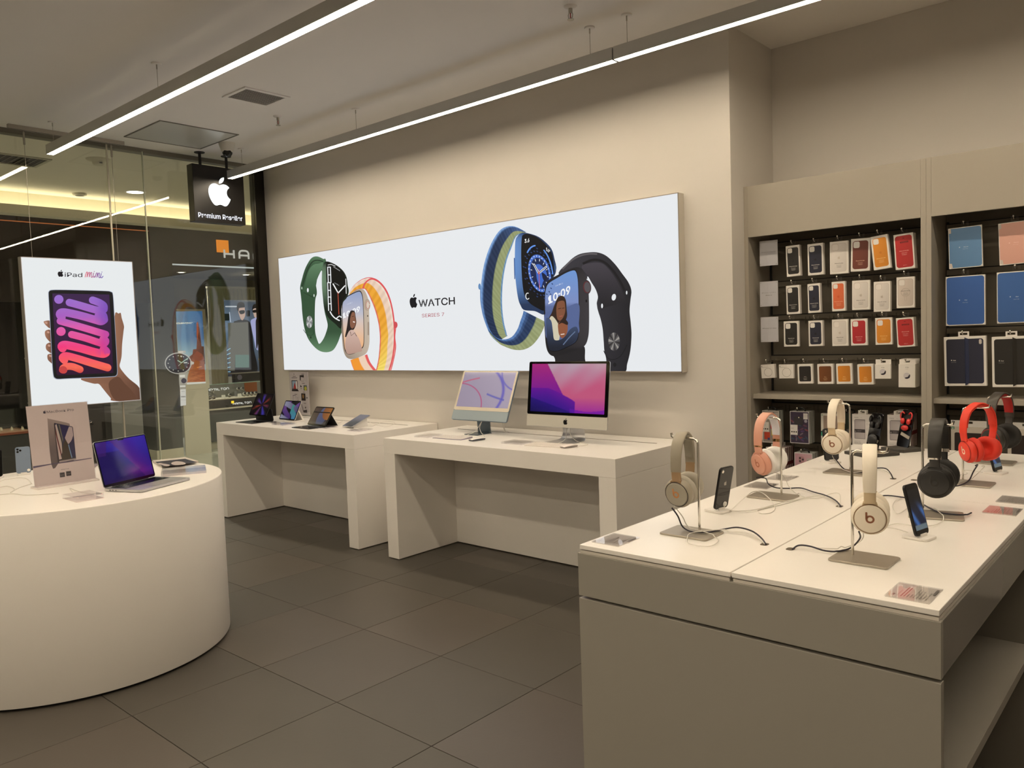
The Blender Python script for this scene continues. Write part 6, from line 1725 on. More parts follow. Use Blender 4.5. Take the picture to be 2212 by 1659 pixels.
# over-ear headphones standing behind the sign, black with chrome
hp = Vector((-4.93, 1.80, RZ))
t = thing('headphones', 'black over-ear headphones with chrome arms on a post behind the laptop', 'headphones', (hp.x, hp.y, RZ + 0.272), math.radians(60))
path = smooth([(-0.078, -0.115), (-0.083, -0.08), (-0.074, -0.035), (-0.045, -0.008), (0.0, 0.002), (0.045, -0.008), (0.074, -0.035), (0.083, -0.08), (0.078, -0.115)], 5)
MB().band([(y, z) for y, z in path], 0.012, 0.006).build('headband', M_BLACKM, t)
MB().band([(y * 0.82, z * 0.6 - 0.001) for y, z in path[8:-8]], 0.05, 0.004).build('mesh_canopy', M_BLACKM, t)
for s in (-1, 1):
    MB().tube([(0, s * 0.078, -0.112), (0, s * 0.0775, -0.150)], 0.0035, 10).build('telescopic_arm', M_CHROME, t)
    Mc = frame((0, s * 0.072, -0.185), (1, 0, 0), (0, 0, 1)) if s < 0 else frame((0, s * 0.072, -0.185), (-1, 0, 0), (0, 0, 1))
    MB().prism(rrect(0.072, 0.088, 0.032, 6), -0.004, 0.018, Mc).build('ear_cup', mat('cup_grey', (78, 74, 78), 0.35, 0.6), t, 0.005)
    MB().prism(rrect(0.070, 0.086, 0.031, 6), -0.030, -0.0045, Mc).build('ear_cushion', M_BLACKM, t, 0.006)
t = thing('headphone_stand', 'chrome headphone stand behind the laptop', 'headphone stand', (hp.x, hp.y, RZ), math.radians(60), 'headphone stands')
MB().prism(rrect(0.075, 0.13, 0.006, 3), 0, 0.006).build('base_plate', M_STEEL, t, 0.001)
MB().tube(smooth([(-0.05, 0.0, 0.006), (-0.05, 0.0, 0.2), (-0.05, 0, 0.252), (-0.044, 0, 0.260), (-0.03, 0, 0.2615), (0.02, 0, 0.2615), (0.026, 0, 0.266)], 3), 0.0042, 10).build('post', M_CHROME, t)
# ---- cards and trays
card_block('price_card', 'clear price card block in front of the laptop', [rr_(690, 563), rr_(960, 520), rr_(895, 468), rr_(637, 512)], RZ, 0.020, (226, 210, 204))
card_block('price_card', 'clear price card block right of the laptop', [rr_(1620, 315), rr_(2022, 262), rr_(1900, 230), rr_(1490, 252)], RZ, 0.014, (234, 222, 214))
a, b, c, d = [on_z(*q, RZ + 0.004) for q in (rr_(1545, 215), rr_(1897, 170), rr_(1770, 133), rr_(1458, 165))]
cen = (a + b + c + d) / 4
t = thing('earphone_board', 'dark board printed with white earphones lying behind the laptop', 'board', (cen.x, cen.y, RZ))
MB().add([(q - cen).xy.to_3d() for q in (a, b, c, d)] + [(q - cen).xy.to_3d() + Vector((0, 0, 0.012)) for q in (a, b, c, d)], [(0, 3, 2, 1), (4, 5, 6, 7), (0, 1, 5, 4), (1, 2, 6, 5), (2, 3, 7, 6), (3, 0, 4, 7)]).build('board', mat('board_edge', (196, 188, 178), 0.4), t)
def brd(x, y):
    v = on_z(*rr_(x, y), RZ + 0.012) - cen; return Vector((v.x, v.y, 0.012))
p = PB(brd, (0, 0, 1))
p.poly([(1560, 213), (1885, 171), (1768, 137), (1480, 167)], lambda x, y: mix((58, 58, 68), (40, 30, 34), (x - 1480) / 400.0))
p.curve([(1640, 175), (1680, 162), (1740, 166), (1775, 182), (1740, 196), (1670, 198), (1640, 188)], (196, 184, 178))
p.curve([(1500, 188), (1530, 178), (1560, 184), (1590, 188), (1622, 196), (1610, 208), (1570, 206), (1545, 196)], (190, 178, 174))
p.build('board_print', M_PRINTG, t)
for k, (lab, pts) in enumerate((
        ('thin white cable looping at the foot of the product sign', [(0, 480 / 1), (120, 470), (230, 482), (400, 478), (560, 465)]),
        ('thin white cable coiled left of the product sign', [(300, 372), (260, 330), (180, 318), (60, 335), (0, 352)]),
        ('thin white cable lying at the left edge of the round counter', [(0, 410), (70, 400), (140, 425), (100, 460), (180, 415), (305, 375)]),
        ('white power cable plugged into the laptop', [(990, 455), (900, 470), (800, 462), (720, 438), (668, 420), (690, 452)]))):
    cable(lab, [zp(*rr_(x, y), RZ + 0.0022) for x, y in pts], 0.0020, M_CABLEW)
# ================================================================== things on the accessory table
TZ = 0.95
M_STPLATE = mat('stand_plate', (176, 168, 154), 0.38, 0.6, noise=0.04, nscale=60)
def stand(lab, bx, by, px_, py_, sx, ang=0.0, arm=0.085, plate=(0.148, 0.112), hz=0.268):
    """plate centred at bx, by; post at px_, py_; arm towards sx along x"""
    t = thing('headphone_stand', lab, 'headphone stand', (bx, by, TZ), ang, 'headphone stands')
    MB().slab(rrect(plate[0], plate[1], 0.009, 4), 0, 0.0055, 0.001).build('base_plate', M_STPLATE, t)
    c, s = math.cos(-ang), math.sin(-ang)
    dx, dy = px_ - bx, py_ - by
    x, y = dx * c - dy * s, dx * s + dy * c
    ex = sx * c; ey = sx * s
    pts = [(x, y, 0.0055), (x, y, 0.12), (x, y, hz - 0.014), (x + ex * 0.003, y + ey * 0.003, hz - 0.005), (x + ex * 0.012, y + ey * 0.012, hz), (x + ex * 0.04, y + ey * 0.04, hz), (x + ex * (arm - 0.01), y + ey * (arm - 0.01), hz), (x + ex * (arm - 0.002), y + ey * (arm - 0.002), hz + 0.003), (x + ex * arm, y + ey * arm, hz + 0.013)]
    MB().tube(pts, 0.0036, 10).build('post', M_CHROME, t)
    return t
def b_mark(p, r, col):
    """the round lower-case b emblem"""
    p.ribbon([(r * math.cos(a), r * math.sin(a)) for a in [2 * PI * k / 24 for k in range(25)]], [(r * 0.55 * math.cos(a), r * 0.55 * math.sin(a)) for a in [2 * PI * k / 24 for k in range(25)]], col)
    p.h -= p.step
    p.poly(rrect(r * 0.46, r * 1.95, r * 0.22, 4, -r * 0.80, r * 0.82), col)
def headphones(lab, loc, yaw, C, s=1.0, kind='solo', tilt=0.12, spread=1.0, fold=0.0, group='headphones on stands'):
    """loc is the arm under the headband. C: band, inner, arm, cup, cushion, accent, mark materials/colours"""
    t = thing('headphones', lab, 'headphones', loc, yaw, group)
    big = kind == 'studio'
    bw = (0.040 if big else 0.0335) * s
    A = (0.082 if big else 0.073) * s * spread
    Z = (1.0 if not big else 1.04) * s
    pts = [(-A * 0.93, -0.122 * Z), (-A, -0.100 * Z), (-A * 1.0, -0.075 * Z), (-A * 0.93, -0.046 * Z), (-A * 0.74, -0.020 * Z), (-A * 0.42, -0.0045 * Z), (0, 0.0045)]
    path = pts + [(-y, z) for y, z in pts[-2::-1]]
    path = smooth(path, 5)
    path = [(y, z + 0.0052) for y, z in path]
    N = len(path)
    i0 = next(i for i, (y, z) in enumerate(path) if z > -0.093 * Z)       # band ends here, slider below
    band_ = path[i0:N - i0]
    k0 = len(band_)
    ws = [bw * (0.86 + 0.14 * math.sin(PI * i / (k0 - 1))) for i in range(k0)]
    MB().band(band_, ws, 0.0062 * s, off=0.0022).build('headband', C['band'], t)
    q0 = int(k0 * 0.10)
    MB().band(band_[q0:k0 - q0], [w * 0.90 for w in ws[q0:k0 - q0]], 0.0050 * s, off=-0.0034).build('band_cushion', C['inner'], t)
    for side in (-1, 1):
        seg = path[:i0 + 2] if side < 0 else path[N - i0 - 2:]
        sl = seg if side < 0 else seg[::-1]
        if C.get('accent'):
            MB().band(path[i0 - 1:i0 + 2] if side < 0 else path[N - i0 - 2:N - i0 + 1], bw * 0.90, 0.0074 * s, off=0.0010).build('slider_band', C['accent'], t)
        MB().band(seg, [bw * (0.80 if not big else 0.7)] * len(seg), 0.0066 * s, off=0.001).build('arm', C['arm'], t)
        # cup: outer normal points to side * y, tipped by tilt (top outwards) and swung by fold
        R = (0.0430 if not big else 0.050) * s
        o = Vector((math.sin(fold) * 1.0, side * math.cos(fold), -tilt)).normalized()
        cx = Vector((0, side * A * (0.72 if not big else 0.80), -(0.154 if not big else 0.162) * Z))
        up = Vector((0, 0, 1)); up = (up - o * up.dot(o)).normalized()
        rt = up.cross(o)
        M = frame(cx, rt, up)
        pr = [(R * 0.80, -0.014 * s), (R * 0.97, -0.010 * s), (R, -0.003 * s), (R * 0.985, 0.004 * s), (R * 0.90, 0.0095 * s), (R * 0.82, 0.0112 * s)]
        cup = MB().lathe(pr, 32, M)
        cup.build('ear_cup', C['cup'], t)
        # neck from the arm into the cup
        a_ = Vector((0, sl[0][0], sl[0][1])); 
        nk = MB()
        w0 = bw * 0.40
        b0 = cx + o * (0.0075 * s) + up * (R * 0.92); b1 = cx + o * (0.0108 * s) + up * (R * 0.25)
        for (u_, v_, wa, wb) in ((a_, b0, w0, w0 * 1.15), (b0, b1, w0 * 1.15, w0 * 1.75)):
            d_ = (v_ - u_).normalized(); n_ = o - d_ * o.dot(d_); n_.normalize()
            nk.add([u_ - rt * wa - n_ * 0.003, u_ + rt * wa - n_ * 0.003, v_ + rt * wb - n_ * 0.003, v_ - rt * wb - n_ * 0.003,
                    u_ - rt * wa + n_ * 0.003, u_ + rt * wa + n_ * 0.003, v_ + rt * wb + n_ * 0.003, v_ - rt * wb + n_ * 0.003],
                   [(0, 3, 2, 1), (4, 5, 6, 7), (0, 1, 5, 4), (1, 2, 6, 5), (2, 3, 7, 6), (3, 0, 4, 7)])
        nk.build('yoke', C['yoke'], t, 0.0012)
        fc = MB().lathe([(R * 0.80, 0.0106 * s), (R * 0.79, 0.0138 * s), (R * 0.74, 0.0150 * s), (0.0, 0.0153 * s)], 32, M, close=False).build('cup_face', C['face'], t)
        MB().lathe([(R * 0.84, 0.0112 * s), (R * 0.86, 0.0122 * s), (R * 0.81, 0.0126 * s)], 32, M, close=False).build('face_ring', C['ring'], fc)
        p = PB(lambda x, y: M @ Vector((x, y, 0.0154 * s)), o, start=0.0003)
        b_mark(p, R * 0.23, C['mark']); p.build('emblem', M_PRINTG, fc)
        # cushion on the inner side
        cu = [(R * 0.86, -0.0145 * s), (R * 1.0, -0.020 * s), (R * 1.02, -0.028 * s), (R * 0.90, -0.0355 * s), (R * 0.70, -0.0375 * s), (R * 0.50, -0.034 * s), (R * 0.42, -0.026 * s), (R * 0.0, -0.024 * s)][::-1]
        MB().lathe(cu, 32, M, close=False).build('ear_cushion', C['cushion'], t)
    return t
def hset(nm, band, inner, cup, cushion, arm=None, yoke=None, face=None, ring=None, mark=(150, 90, 60), accent=None, gloss=0.4):
    mk = lambda suffix, c, r=gloss, me=0.0: mat(nm + suffix, c, r, me)
    return {'band': mk('_band', band), 'inner': mk('_inner', inner, 0.6), 'cup': mk('_cup', cup), 'cushion': mk('_cushion', cushion, 0.65),
            'arm': mk('_arm', arm or band), 'yoke': mk('_yoke', yoke or arm or band), 'face': mk('_face', face or cup), 'ring': mk('_ring', ring or cup), 'mark': mark,
            'accent': accent}
M_GOLD = mat('gold_slider', (196, 156, 110), 0.15, 1.0)
M_HINGE = mat('chrome_slider', (214, 210, 204), 0.12, 1.0)
TAUPE = hset('taupe', (150, 142, 126), (146, 140, 126), (160, 152, 136), (176, 170, 156), (156, 128, 96), (156, 128, 96), (152, 146, 132), (52, 44, 40), (176, 120, 72))
CREAM = hset('cream', (236, 226, 208), (224, 212, 194), (238, 228, 210), (240, 230, 212), (204, 184, 150), (204, 184, 150), (236, 226, 208), (140, 112, 80), (140, 92, 66))
ROSE = hset('rose', (216, 158, 136), (232, 232, 240), (214, 154, 132), (240, 238, 234), (214, 156, 134), (214, 156, 134), (216, 158, 136), (198, 136, 114), (190, 126, 104), M_GOLD, 0.3)
BLACKH = hset('blackhp', (40, 38, 34), (28, 26, 24), (30, 28, 26), (26, 24, 22), (24, 23, 22), (24, 23, 22), (26, 25, 24), (40, 38, 36), (34, 32, 30), M_HINGE)
REDH = hset('redhp', (232, 62, 40), (226, 58, 38), (226, 58, 38), (222, 56, 38), (230, 60, 40), (230, 60, 40), (232, 64, 42), (150, 20, 14), (246, 214, 190), None, 0.45)
BRH = hset('blackred', (66, 62, 56), (176, 24, 22), (46, 44, 40), (34, 32, 30), (54, 50, 46), (54, 50, 46), (52, 50, 46), (150, 30, 26), (80, 74, 70))
PLATES = []
AZ_ = TZ + 0.268 + 0.0036
# base plates and posts
_stand = stand
def stand(lab, bx, by, px_, py_, sx, ang=0.0, plate=(0.148, 0.112)):
    PLATES.append((bx, by, ang, *plate))
    return _stand(lab, bx, by, px_, py_, sx, ang, plate=plate)
stand('brushed steel stand under the taupe headphones', -1.110, 1.997, -1.102, 2.029, -1)
stand('brushed steel stand under the cream headphones nearest the camera', -0.640, 2.000, -0.671, 2.012, 1, plate=(0.140, 0.112))
stand('brushed steel stand under the rose gold headphones', -1.125, 2.586, -1.105, 2.612, -1, plate=(0.145, 0.112))
stand('brushed steel stand under the far cream headphones', -1.074, 3.160, -1.070, 3.191, -1, plate=(0.150, 0.112))
stand('brushed steel stand under the black headphones', -0.618, 2.578, -0.667, 2.63, 1, ang=0.24, plate=(0.146, 0.112))
stand('brushed steel stand under the red headphones', -0.645, 3.145, -0.677, 3.194, 1, plate=(0.145, 0.112))
stand('brushed steel stand under the black and red headphones', -0.665, 3.665, -0.689, 3.671, 1, plate=(0.145, 0.115))
headphones('taupe wireless headphones with tan hinges, front left of the table', (-1.150, 2.029, AZ_), 0.24, TAUPE, 1.0, fold=-0.25, tilt=0.18)
headphones('cream headphones with tan hinges and a brown letter b, nearest the camera', (-0.628, 2.012, AZ_), 0.29, CREAM, 1.0)
headphones('rose gold headphones with white cushions', (-1.152, 2.612, AZ_), -0.02, ROSE, 1.0, fold=-0.45, tilt=0.2, spread=0.98)
headphones('cream headphones with tan hinges, further back beside the shelving', (-1.122, 3.191, AZ_), 0.10, CREAM, 1.02)
headphones('large black headphones with a chrome slider', (-0.625, 2.642, AZ_), 0.10, BLACKH, 1.0, 'studio', tilt=0.05)
headphones('bright red headphones with a white letter b', (-0.628, 3.194, AZ_), -0.48, REDH, 1.0, fold=-0.35, spread=0.98)
headphones('black headphones with a red lining, far right corner of the table', (-0.645, 3.671, AZ_), -0.22, BRH, 1.0, 'studio', fold=-0.3)
# ---- tether and audio cables
def z9(x, y, z=TZ): return zp(x, y, z)
def z1_(x, y): return (1560 + x / 4.8087, 900 + y / 4.8087)
def a1_(x, y): return (1230 + x / 3.951, 840 + y / 3.951)
def a4z(x, y): return (1680 + x / 3.3177, 840 + y / 3.3177)
def z3_(x, y): return (1900 + x / 5.529, 820 + y / 5.529)
def surf(x, y):
    for (cx, cy, a, w, h) in PLATES:
        c, s_ = math.cos(-a), math.sin(-a)
        u, v = (x - cx) * c - (y - cy) * s_, (x - cx) * s_ + (y - cy) * c
        if abs(u) < w / 2 + 0.004 and abs(v) < h / 2 + 0.004:
            return TZ + 0.0058
    return TZ
NTETH = [0]
def tether(lab, start, pts, m, r):
    """start is a point in the air under the ear cup; pts are pixels on the table top, with heights"""
    P = smooth([start] + [zp(px, py, TZ + r + h) for (px, py, h) in pts], 6)
    lift = (NTETH[0] % 2) * 0.0038; NTETH[0] += 1
    n = len(P)
    P = [(x, y, max(z, surf(x, y) + r + 0.0003 + lift * min(1.0, (n - 1 - i) / 8.0)) if i < n - 3 else z) for i, (x, y, z) in enumerate(P)]
    c = Vector(P[0])
    o = MB().tube([Vector(q) - c for q in P], r, 6).build('cable', m)
    o.location = c
    return tag(o, lab, 'cable')
tether('dark audio cable from the taupe headphones to the front grommet', (-1.155, 1.968, TZ + 0.075), [(*a1_(925, 1085), 0.05), (*a1_(970, 1180), 0.012), (*a1_(1060, 1222), 0.006), (*a1_(1200, 1222), 0.006), (*a1_(1330, 1195), 0.006), (*a1_(1440, 1183), 0.012), (*a1_(1560, 1215), 0.012), (*a1_(1640, 1275), 0.006), (*a1_(1678, 1328), 0.001)], M_CABLED, 0.0022)
tether('white security cable looped before the stand of the taupe headphones', (-1.150, 1.972, TZ + 0.080), [(*a1_(965, 1090), 0.045), (*a1_(1000, 1160), 0.02), (*a1_(1060, 1210), 0.0062), (*a1_(1140, 1228), 0.0062), (*a1_(1240, 1265), 0.005), (*a1_(1272, 1310), 0.0), (*a1_(1200, 1355), 0.0), (*a1_(1060, 1345), 0.0), (*a1_(1002, 1305), 0.003), (*a1_(1030, 1245), 0.006), (*a1_(1140, 1226), 0.0065), (*a1_(1300, 1222), 0.003), (*a1_(1480, 1222), 0.006), (*a1_(1590, 1260), 0.008), (*a1_(1668, 1326), 0.001)], M_CABLEW, 0.0014)
tether('dark audio cable from the near cream headphones to the centre grommet', (-0.640, 1.965, TZ + 0.078), [(*a4z(590, 1070), 0.045), (*a4z(530, 1135), 0.010), (*a4z(440, 1163), 0.006), (*a4z(340, 1160), 0.004), (*a4z(230, 1128), 0.010), (*a4z(150, 1122), 0.008), (*a4z(105, 1150), 0.001)], M_CABLED, 0.0022)
tether('white security cable behind the dark one of the near cream headphones', (-0.632, 1.968, TZ + 0.080), [(*a4z(612, 1065), 0.04), (*a4z(570, 1105), 0.016), (*a4z(430, 1148), 0.003), (*a4z(280, 1140), 0.004), (*a4z(180, 1116), 0.010), (*a4z(112, 1140), 0.001)], M_CABLEW, 0.0014)
tether('dark audio cable from the rose gold headphones to the left grommet', (-1.163, 2.545, TZ + 0.07), [(*z1_(450, 640), 0.055), (*z1_(480, 700), 0.02), (*z1_(560, 738), 0.008), (*z1_(680, 745), 0.004), (*z1_(820, 742), 0.005), (*z1_(940, 780), 0.005), (*z1_(1080, 820), 0.008), (*z1_(1180, 872), 0.008), (*z1_(1235, 935), 0.001)], M_CABLED, 0.0022)
tether('white security cable from the rose gold headphones to the left grommet', (-1.150, 2.63, TZ + 0.08), [(*z1_(640, 620), 0.05), (*z1_(690, 720), 0.02), (*z1_(770, 800), 0.004), (*z1_(850, 840), 0.002), (*z1_(1000, 850), 0.003), (*z1_(1130, 800), 0.01), (*z1_(1215, 800), 0.012), (*z1_(1225, 880), 0.004), (*z1_(1218, 930), 0.001)], M_CABLEW, 0.0014)
tether('white phone cable winding from the left phone dock past the rose gold stand', (-1.140, 2.292, TZ + 0.004), [(*z1_(120, 945), 0.004), (*z1_(200, 870), 0.012), (*z1_(310, 785), 0.014), (*z1_(400, 785), 0.012), (*z1_(490, 850), 0.010), (*z1_(550, 945), 0.002), (*z1_(500, 1000), 0.0), (*z1_(400, 1005), 0.0), (*z1_(370, 975), 0.0), (*z1_(480, 945), 0.0), (*z1_(700, 895), 0.0), (*z1_(900, 830), 0.0), (*z1_(1080, 825), 0.004), (*z1_(1190, 890), 0.004), (*z1_(1212, 930), 0.001)], M_CABLEW, 0.0014)
tether('thicker white charging cable from the left phone dock to the grommet', (-1.140, 2.30, TZ + 0.004), [(*z1_(160, 990), 0.001), (*z1_(300, 985), 0.0), (*z1_(430, 960), 0.0), (*z1_(620, 905), 0.0), (*z1_(800, 868), 0.0), (*z1_(980, 825), 0.003), (*z1_(1120, 830), 0.006), (*z1_(1205, 900), 0.003), (*z1_(1210, 933), 0.001)], M_CABLEW, 0.0020)
tether('dark audio cable from the far cream headphones to the far grommet', (-1.115, 3.14, TZ + 0.062), [(*z1_(1200, 470), 0.04), (*z1_(1250, 530), 0.012), (*z1_(1320, 572), 0.006), (*z1_(1430, 580), 0.006), (*z1_(1520, 560), 0.006), (*z1_(1610, 535), 0.012), (*z1_(1700, 540), 0.014), (*z1_(1750, 590), 0.008), (*z1_(1775, 645), 0.001)], M_CABLED, 0.0022)
tether('white security cable from the far cream headphones to the far grommet', (-1.125, 3.15, TZ + 0.065), [(*z1_(1180, 470), 0.035), (*z1_(1260, 550), 0.010), (*z1_(1350, 590), 0.006), (*z1_(1460, 585), 0.004), (*z1_(1600, 552), 0.006), (*z1_(1720, 575), 0.006), (*z1_(1768, 640), 0.001)], M_CABLEW, 0.0014)
tether('dark audio cable crossing the base plate of the black headphones', (-0.820, 2.585, TZ + 0.003), [(*a4z(740, 768), 0.002), (*a4z(890, 776), 0.004), (*a4z(990, 800), 0.005), (*a4z(1090, 855), 0.006), (*a4z(1180, 890), 0.006), (*a4z(1330, 905), 0.005), (*a4z(1388, 888), 0.004)], M_CABLED, 0.0022)
tether('white phone cable looping before the black headphones', (-0.62, 2.285, TZ + 0.004), [(*a4z(960, 1050), 0.0), (*a4z(860, 1015), 0.0), (*a4z(780, 1000), 0.0), (*a4z(860, 975), 0.0), (*a4z(1000, 993), 0.0), (*a4z(1130, 985), 0.0), (*a4z(1188, 945), 0.0), (*a4z(1160, 890), 0.008), (*a4z(1080, 845), 0.004), (*a4z(960, 852), 0.0), (*a4z(860, 905), 0.0), (*a4z(825, 850), 0.0), (*a4z(860, 800), 0.0), (*a4z(960, 768), 0.0)], M_CABLEW, 0.0014)
tether('dark audio cable hanging from the red headphones to the table', (-0.618, 3.10, TZ + 0.075), [(*z3_(1170, 1020), 0.058), (*z3_(1120, 1100), 0.03), (*z3_(1070, 1200), 0.010), (*z3_(980, 1255), 0.006), (*z3_(900, 1272), 0.002), (*z3_(800, 1262), 0.0)], M_CABLED, 0.0024)
tether('thin white security cable hanging behind the red headphones', (-0.605, 3.13, TZ + 0.07), [(*z3_(1250, 1040), 0.045), (*z3_(1150, 1140), 0.02), (*z3_(1070, 1205), 0.006), (*z3_(950, 1235), 0.006), (*z3_(850, 1245), 0.001)], M_CABLEW, 0.0012)
tether('white phone cable lying behind the red headphones', (-0.640, 3.43, TZ + 0.004), [(*z3_(1230, 1108), 0.0), (*z3_(1120, 1090), 0.0), (*z3_(1000, 1085), 0.0), (*z3_(1050, 1120), 0.0), (*z3_(960, 1140), 0.0), (*z3_(850, 1130), 0.0)], M_CABLEW, 0.0012)
# ---- phones on docks
def wave(u, v):
    k = math.sin((u * 2.2 - v * 2.6) * 3.0)
    c = mix((12, 22, 44), (52, 92, 150), max(0, k) * min(1, v * 2))
    return mix((8, 9, 14), c, min(1, max(0, (v - 0.22) * 3))) if v < 0.86 else (90, 104, 110)
M_PBLK = mat('phone_black', (26, 25, 24), 0.08)
M_PEDGE = mat('phone_edge', (22, 21, 21), 0.3, 0.3)
phone('black phone seen from behind on a white dock, left edge of the table', (-1.166, 2.290), math.radians(80), -0.2, 0.067, 0.138, M_PBLK, lenses=1, edge=M_PEDGE, tz=TZ, fruit=(150, 146, 140), puck=0.012, dz=0.011)
phone('black phone with a blue wave screen on a white dock, before the black headphones', (-0.578, 2.284), math.radians(78), 0.25, 0.067, 0.138, M_PBLK, back=False, edge=M_PEDGE, screen=wave, tz=TZ, dz=0.011)
phone('black phone with a blue screen on a dock, under the black and red headphones', (-0.602, 3.41), math.radians(78), 0.25, 0.067, 0.138, M_PBLK, back=False, edge=M_PEDGE, screen=wave, tz=TZ, dz=0.011)
phone('dark phone on a white dock, behind the far cream headphones', (-1.20, 3.36), math.radians(55), 0.10, 0.067, 0.135, mat('phone_graphite', (60, 60, 62), 0.2), lenses=1, edge=M_PEDGE, tz=TZ, dz=0.011)
# ---- smoked earphone stands
M_SMOKE = mat('smoked_acrylic', (16, 13, 12), 0.05)
M_DPLATE = mat('dark_plate', (66, 63, 58), 0.4, 0.2)
def ear_stand(lab, loc, yaw, red):
    t = thing('earphone_stand', lab, 'earphone stand', (loc[0], loc[1], TZ), yaw, 'smoked earphone stands')
    MB().slab([(-0.07, -0.085), (0.05, -0.085), (0.075, -0.06), (0.075, 0.085), (-0.07, 0.085)] if not red else [(-0.06, -0.065), (0.05, -0.065), (0.065, -0.05), (0.065, 0.06), (-0.06, 0.06)], 0.0, 0.014, 0.002).build('base_plate', M_DPLATE, t)
    M = frame((-0.01, 0.01, 0.014), (1, 0, 0), (0, 0.22, 1.0))
    MB().prism(rrect(0.074, 0.172, 0.012, 4, 0, 0.084), -0.003, 0.003, M).build('smoked_panel', M_SMOKE, t, 0.0008)
    bud = mat('bud_red', (196, 40, 36), 0.35) if red else mat('bud_black', (26, 25, 25), 0.35)
    for s in (-1, 1):
        o = MB().tube(smooth([(s * 0.022, 0.118, 0.008), (s * 0.033, 0.134, 0.010), (s * 0.033, 0.150, 0.010), (s * 0.022, 0.158, 0.010), (s * 0.014, 0.150, 0.009)], 4), 0.003, 8, M).build('ear_hook', bud, t)
        MB().ball((s * 0.018, 0.116, 0.009), 0.011, 0.015, 0.008, 12, 8, M).build('earbud', bud, t)
    MB().ball((0.004, 0.086 if red else 0.050, 0.011), 0.021 if red else 0.030, 0.013 if red else 0.026, 0.008, 16, 10, M).build('charging_case', bud, t)
    MB().box((-0.028, 0.016, 0.0031), (0.028, 0.030, 0.0048), M @ Matrix.Translation((0, 0.03, 0)) @ Matrix.Rotation(-0.3, 4, 'Z')).build('label_strip', mat('label_grey', (168, 160, 148), 0.5), t)
    return t
ear_stand('smoked earphone stand with black earphones, beside the window box', (-1.135, 3.655), math.radians(-33), False)
ear_stand('smoked earphone stand with red earphones, furthest along the table', (-1.058, 3.842), math.radians(-33), True)
# ---- clear info cards flat on the table
def info_card(lab, corners, red, k):
    a, b, c, d = [on_z(*q, TZ) for q in corners]
    cen = (a + b + c + d) / 4
    t = thing('info_card', lab, 'price card', (cen.x, cen.y, TZ), 0, 'clear info cards on the accessory table')
    W_, D_ = 0.086, 0.108
    MB().box((-W_ / 2, -D_ / 2, 0), (W_ / 2, D_ / 2, 0.0008)).build('card_sheet', mat('info_card_grey', (212, 204, 194), 0.45), t)
    p = PB(lambda x, y: Vector((x, y, 0.0008)), (0, 0, 1))
    # the sheet reads from the table's left side
    ux, uy = (0, 1), (-1, 0)
    if red:
        p.poly([(-W_ / 2, -D_ / 2 + 0.01), (-W_ / 2 + 0.036, -D_ / 2 + 0.01), (-W_ / 2 + 0.036, D_ / 2), (-W_ / 2, D_ / 2)], (232, 214, 208))
    ink = (178, 96, 92) if red else (140, 132, 124)
    p.text('Solo', -W_ / 2 + 0.012, -D_ / 2 + 0.018, 0.010, ink, ux, uy, bold=0.03)
    p.text('wireless headphones', -W_ / 2 + 0.020, -D_ / 2 + 0.018, 0.0065, ink, ux, uy)
    rr = random.Random(k)
    for i in range(9):
        x = -W_ / 2 + 0.026 + i * 0.006
        L = 0.02 + rr.random() * 0.055
        p.stroke([(x, -D_ / 2 + 0.018), (x, -D_ / 2 + 0.018 + L)], 0.0018, ink if i < 2 else (150, 142, 134), False)
    p.poly([(W_ / 2 - 0.008, D_ / 2 - 0.05), (W_ / 2 - 0.003, D_ / 2 - 0.05), (W_ / 2 - 0.003, D_ / 2 - 0.01), (W_ / 2 - 0.008, D_ / 2 - 0.01)], (120, 114, 110))
    p.build('card_print', M_PRINT, t)
    MB().box((-W_ / 2 - 0.0015, -D_ / 2 - 0.0015, 0.0014), (W_ / 2 + 0.0015, D_ / 2 + 0.0015, 0.0034)).build('acrylic_cover', M_ACRYL, t)
info_card('clear info card at the front left corner of the table', [a1_(205, 1310), a1_(365, 1240), a1_(590, 1275), a1_(425, 1350)], False, 1)
info_card('clear info card with a pink panel at the front right corner', [(1915, 1289), (1944, 1260), (2035, 1275), (2005, 1307)], True, 2)
info_card('clear info card at the left edge, nearer the camera than the seam', [z1_(240, 735), z1_(320, 680), z1_(585, 705), z1_(480, 755)], False, 3)
info_card('clear info card at the left edge, just beyond the seam', [z1_(470, 650), z1_(575, 605), z1_(785, 628), z1_(670, 668)], False, 4)
info_card('clear info card with a pink panel at the right edge, before the seam', [z3_(1245, 1590), z3_(1320, 1512), z3_(1700, 1555), z3_(1625, 1635)], True, 5)
info_card('clear info card at the right edge, just beyond the seam', [z3_(1390, 1460), z3_(1470, 1388), z3_(1850, 1430), z3_(1770, 1510)], False, 6)
# ================================================================== the shops across the mall passage
FX = -10.9
M_FASC = mat('fascia_grey', (92, 90, 84), 0.4, noise=0.03, nscale=4)
M_DARKW = mat('dark_brown_panel', (44, 33, 25), 0.45)
struct(MB().box((-10.96, 4.945, 2.70), (FX, 12, 3.34)).build('wall_far', M_FASC))
struct(MB().box((-10.96, -8, 2.15), (FX, 4.944, 3.34)).build('wall_far_brown', M_DARKW))
struct(MB().box((-10.898, -8, 3.118), (-10.89, 4.93, 3.128)).build('trim_3', emis('orange_line', (1.0, 0.30, 0.08), 0.35)), 'thin orange light line on the brown shop front')
struct(MB().box((-13.2, 4.945, 2.69), (-10.96, 12, 2.75)).build('ceiling_watch_shop', mat('shop_soffit', (70, 66, 60), 0.7)))
struct(MB().box((-10.955, 4.96, 2.683), (-10.905, 11, 2.699)).build('trim_4', emis('shop_line', (0.80, 0.86, 0.82), 0.55)))
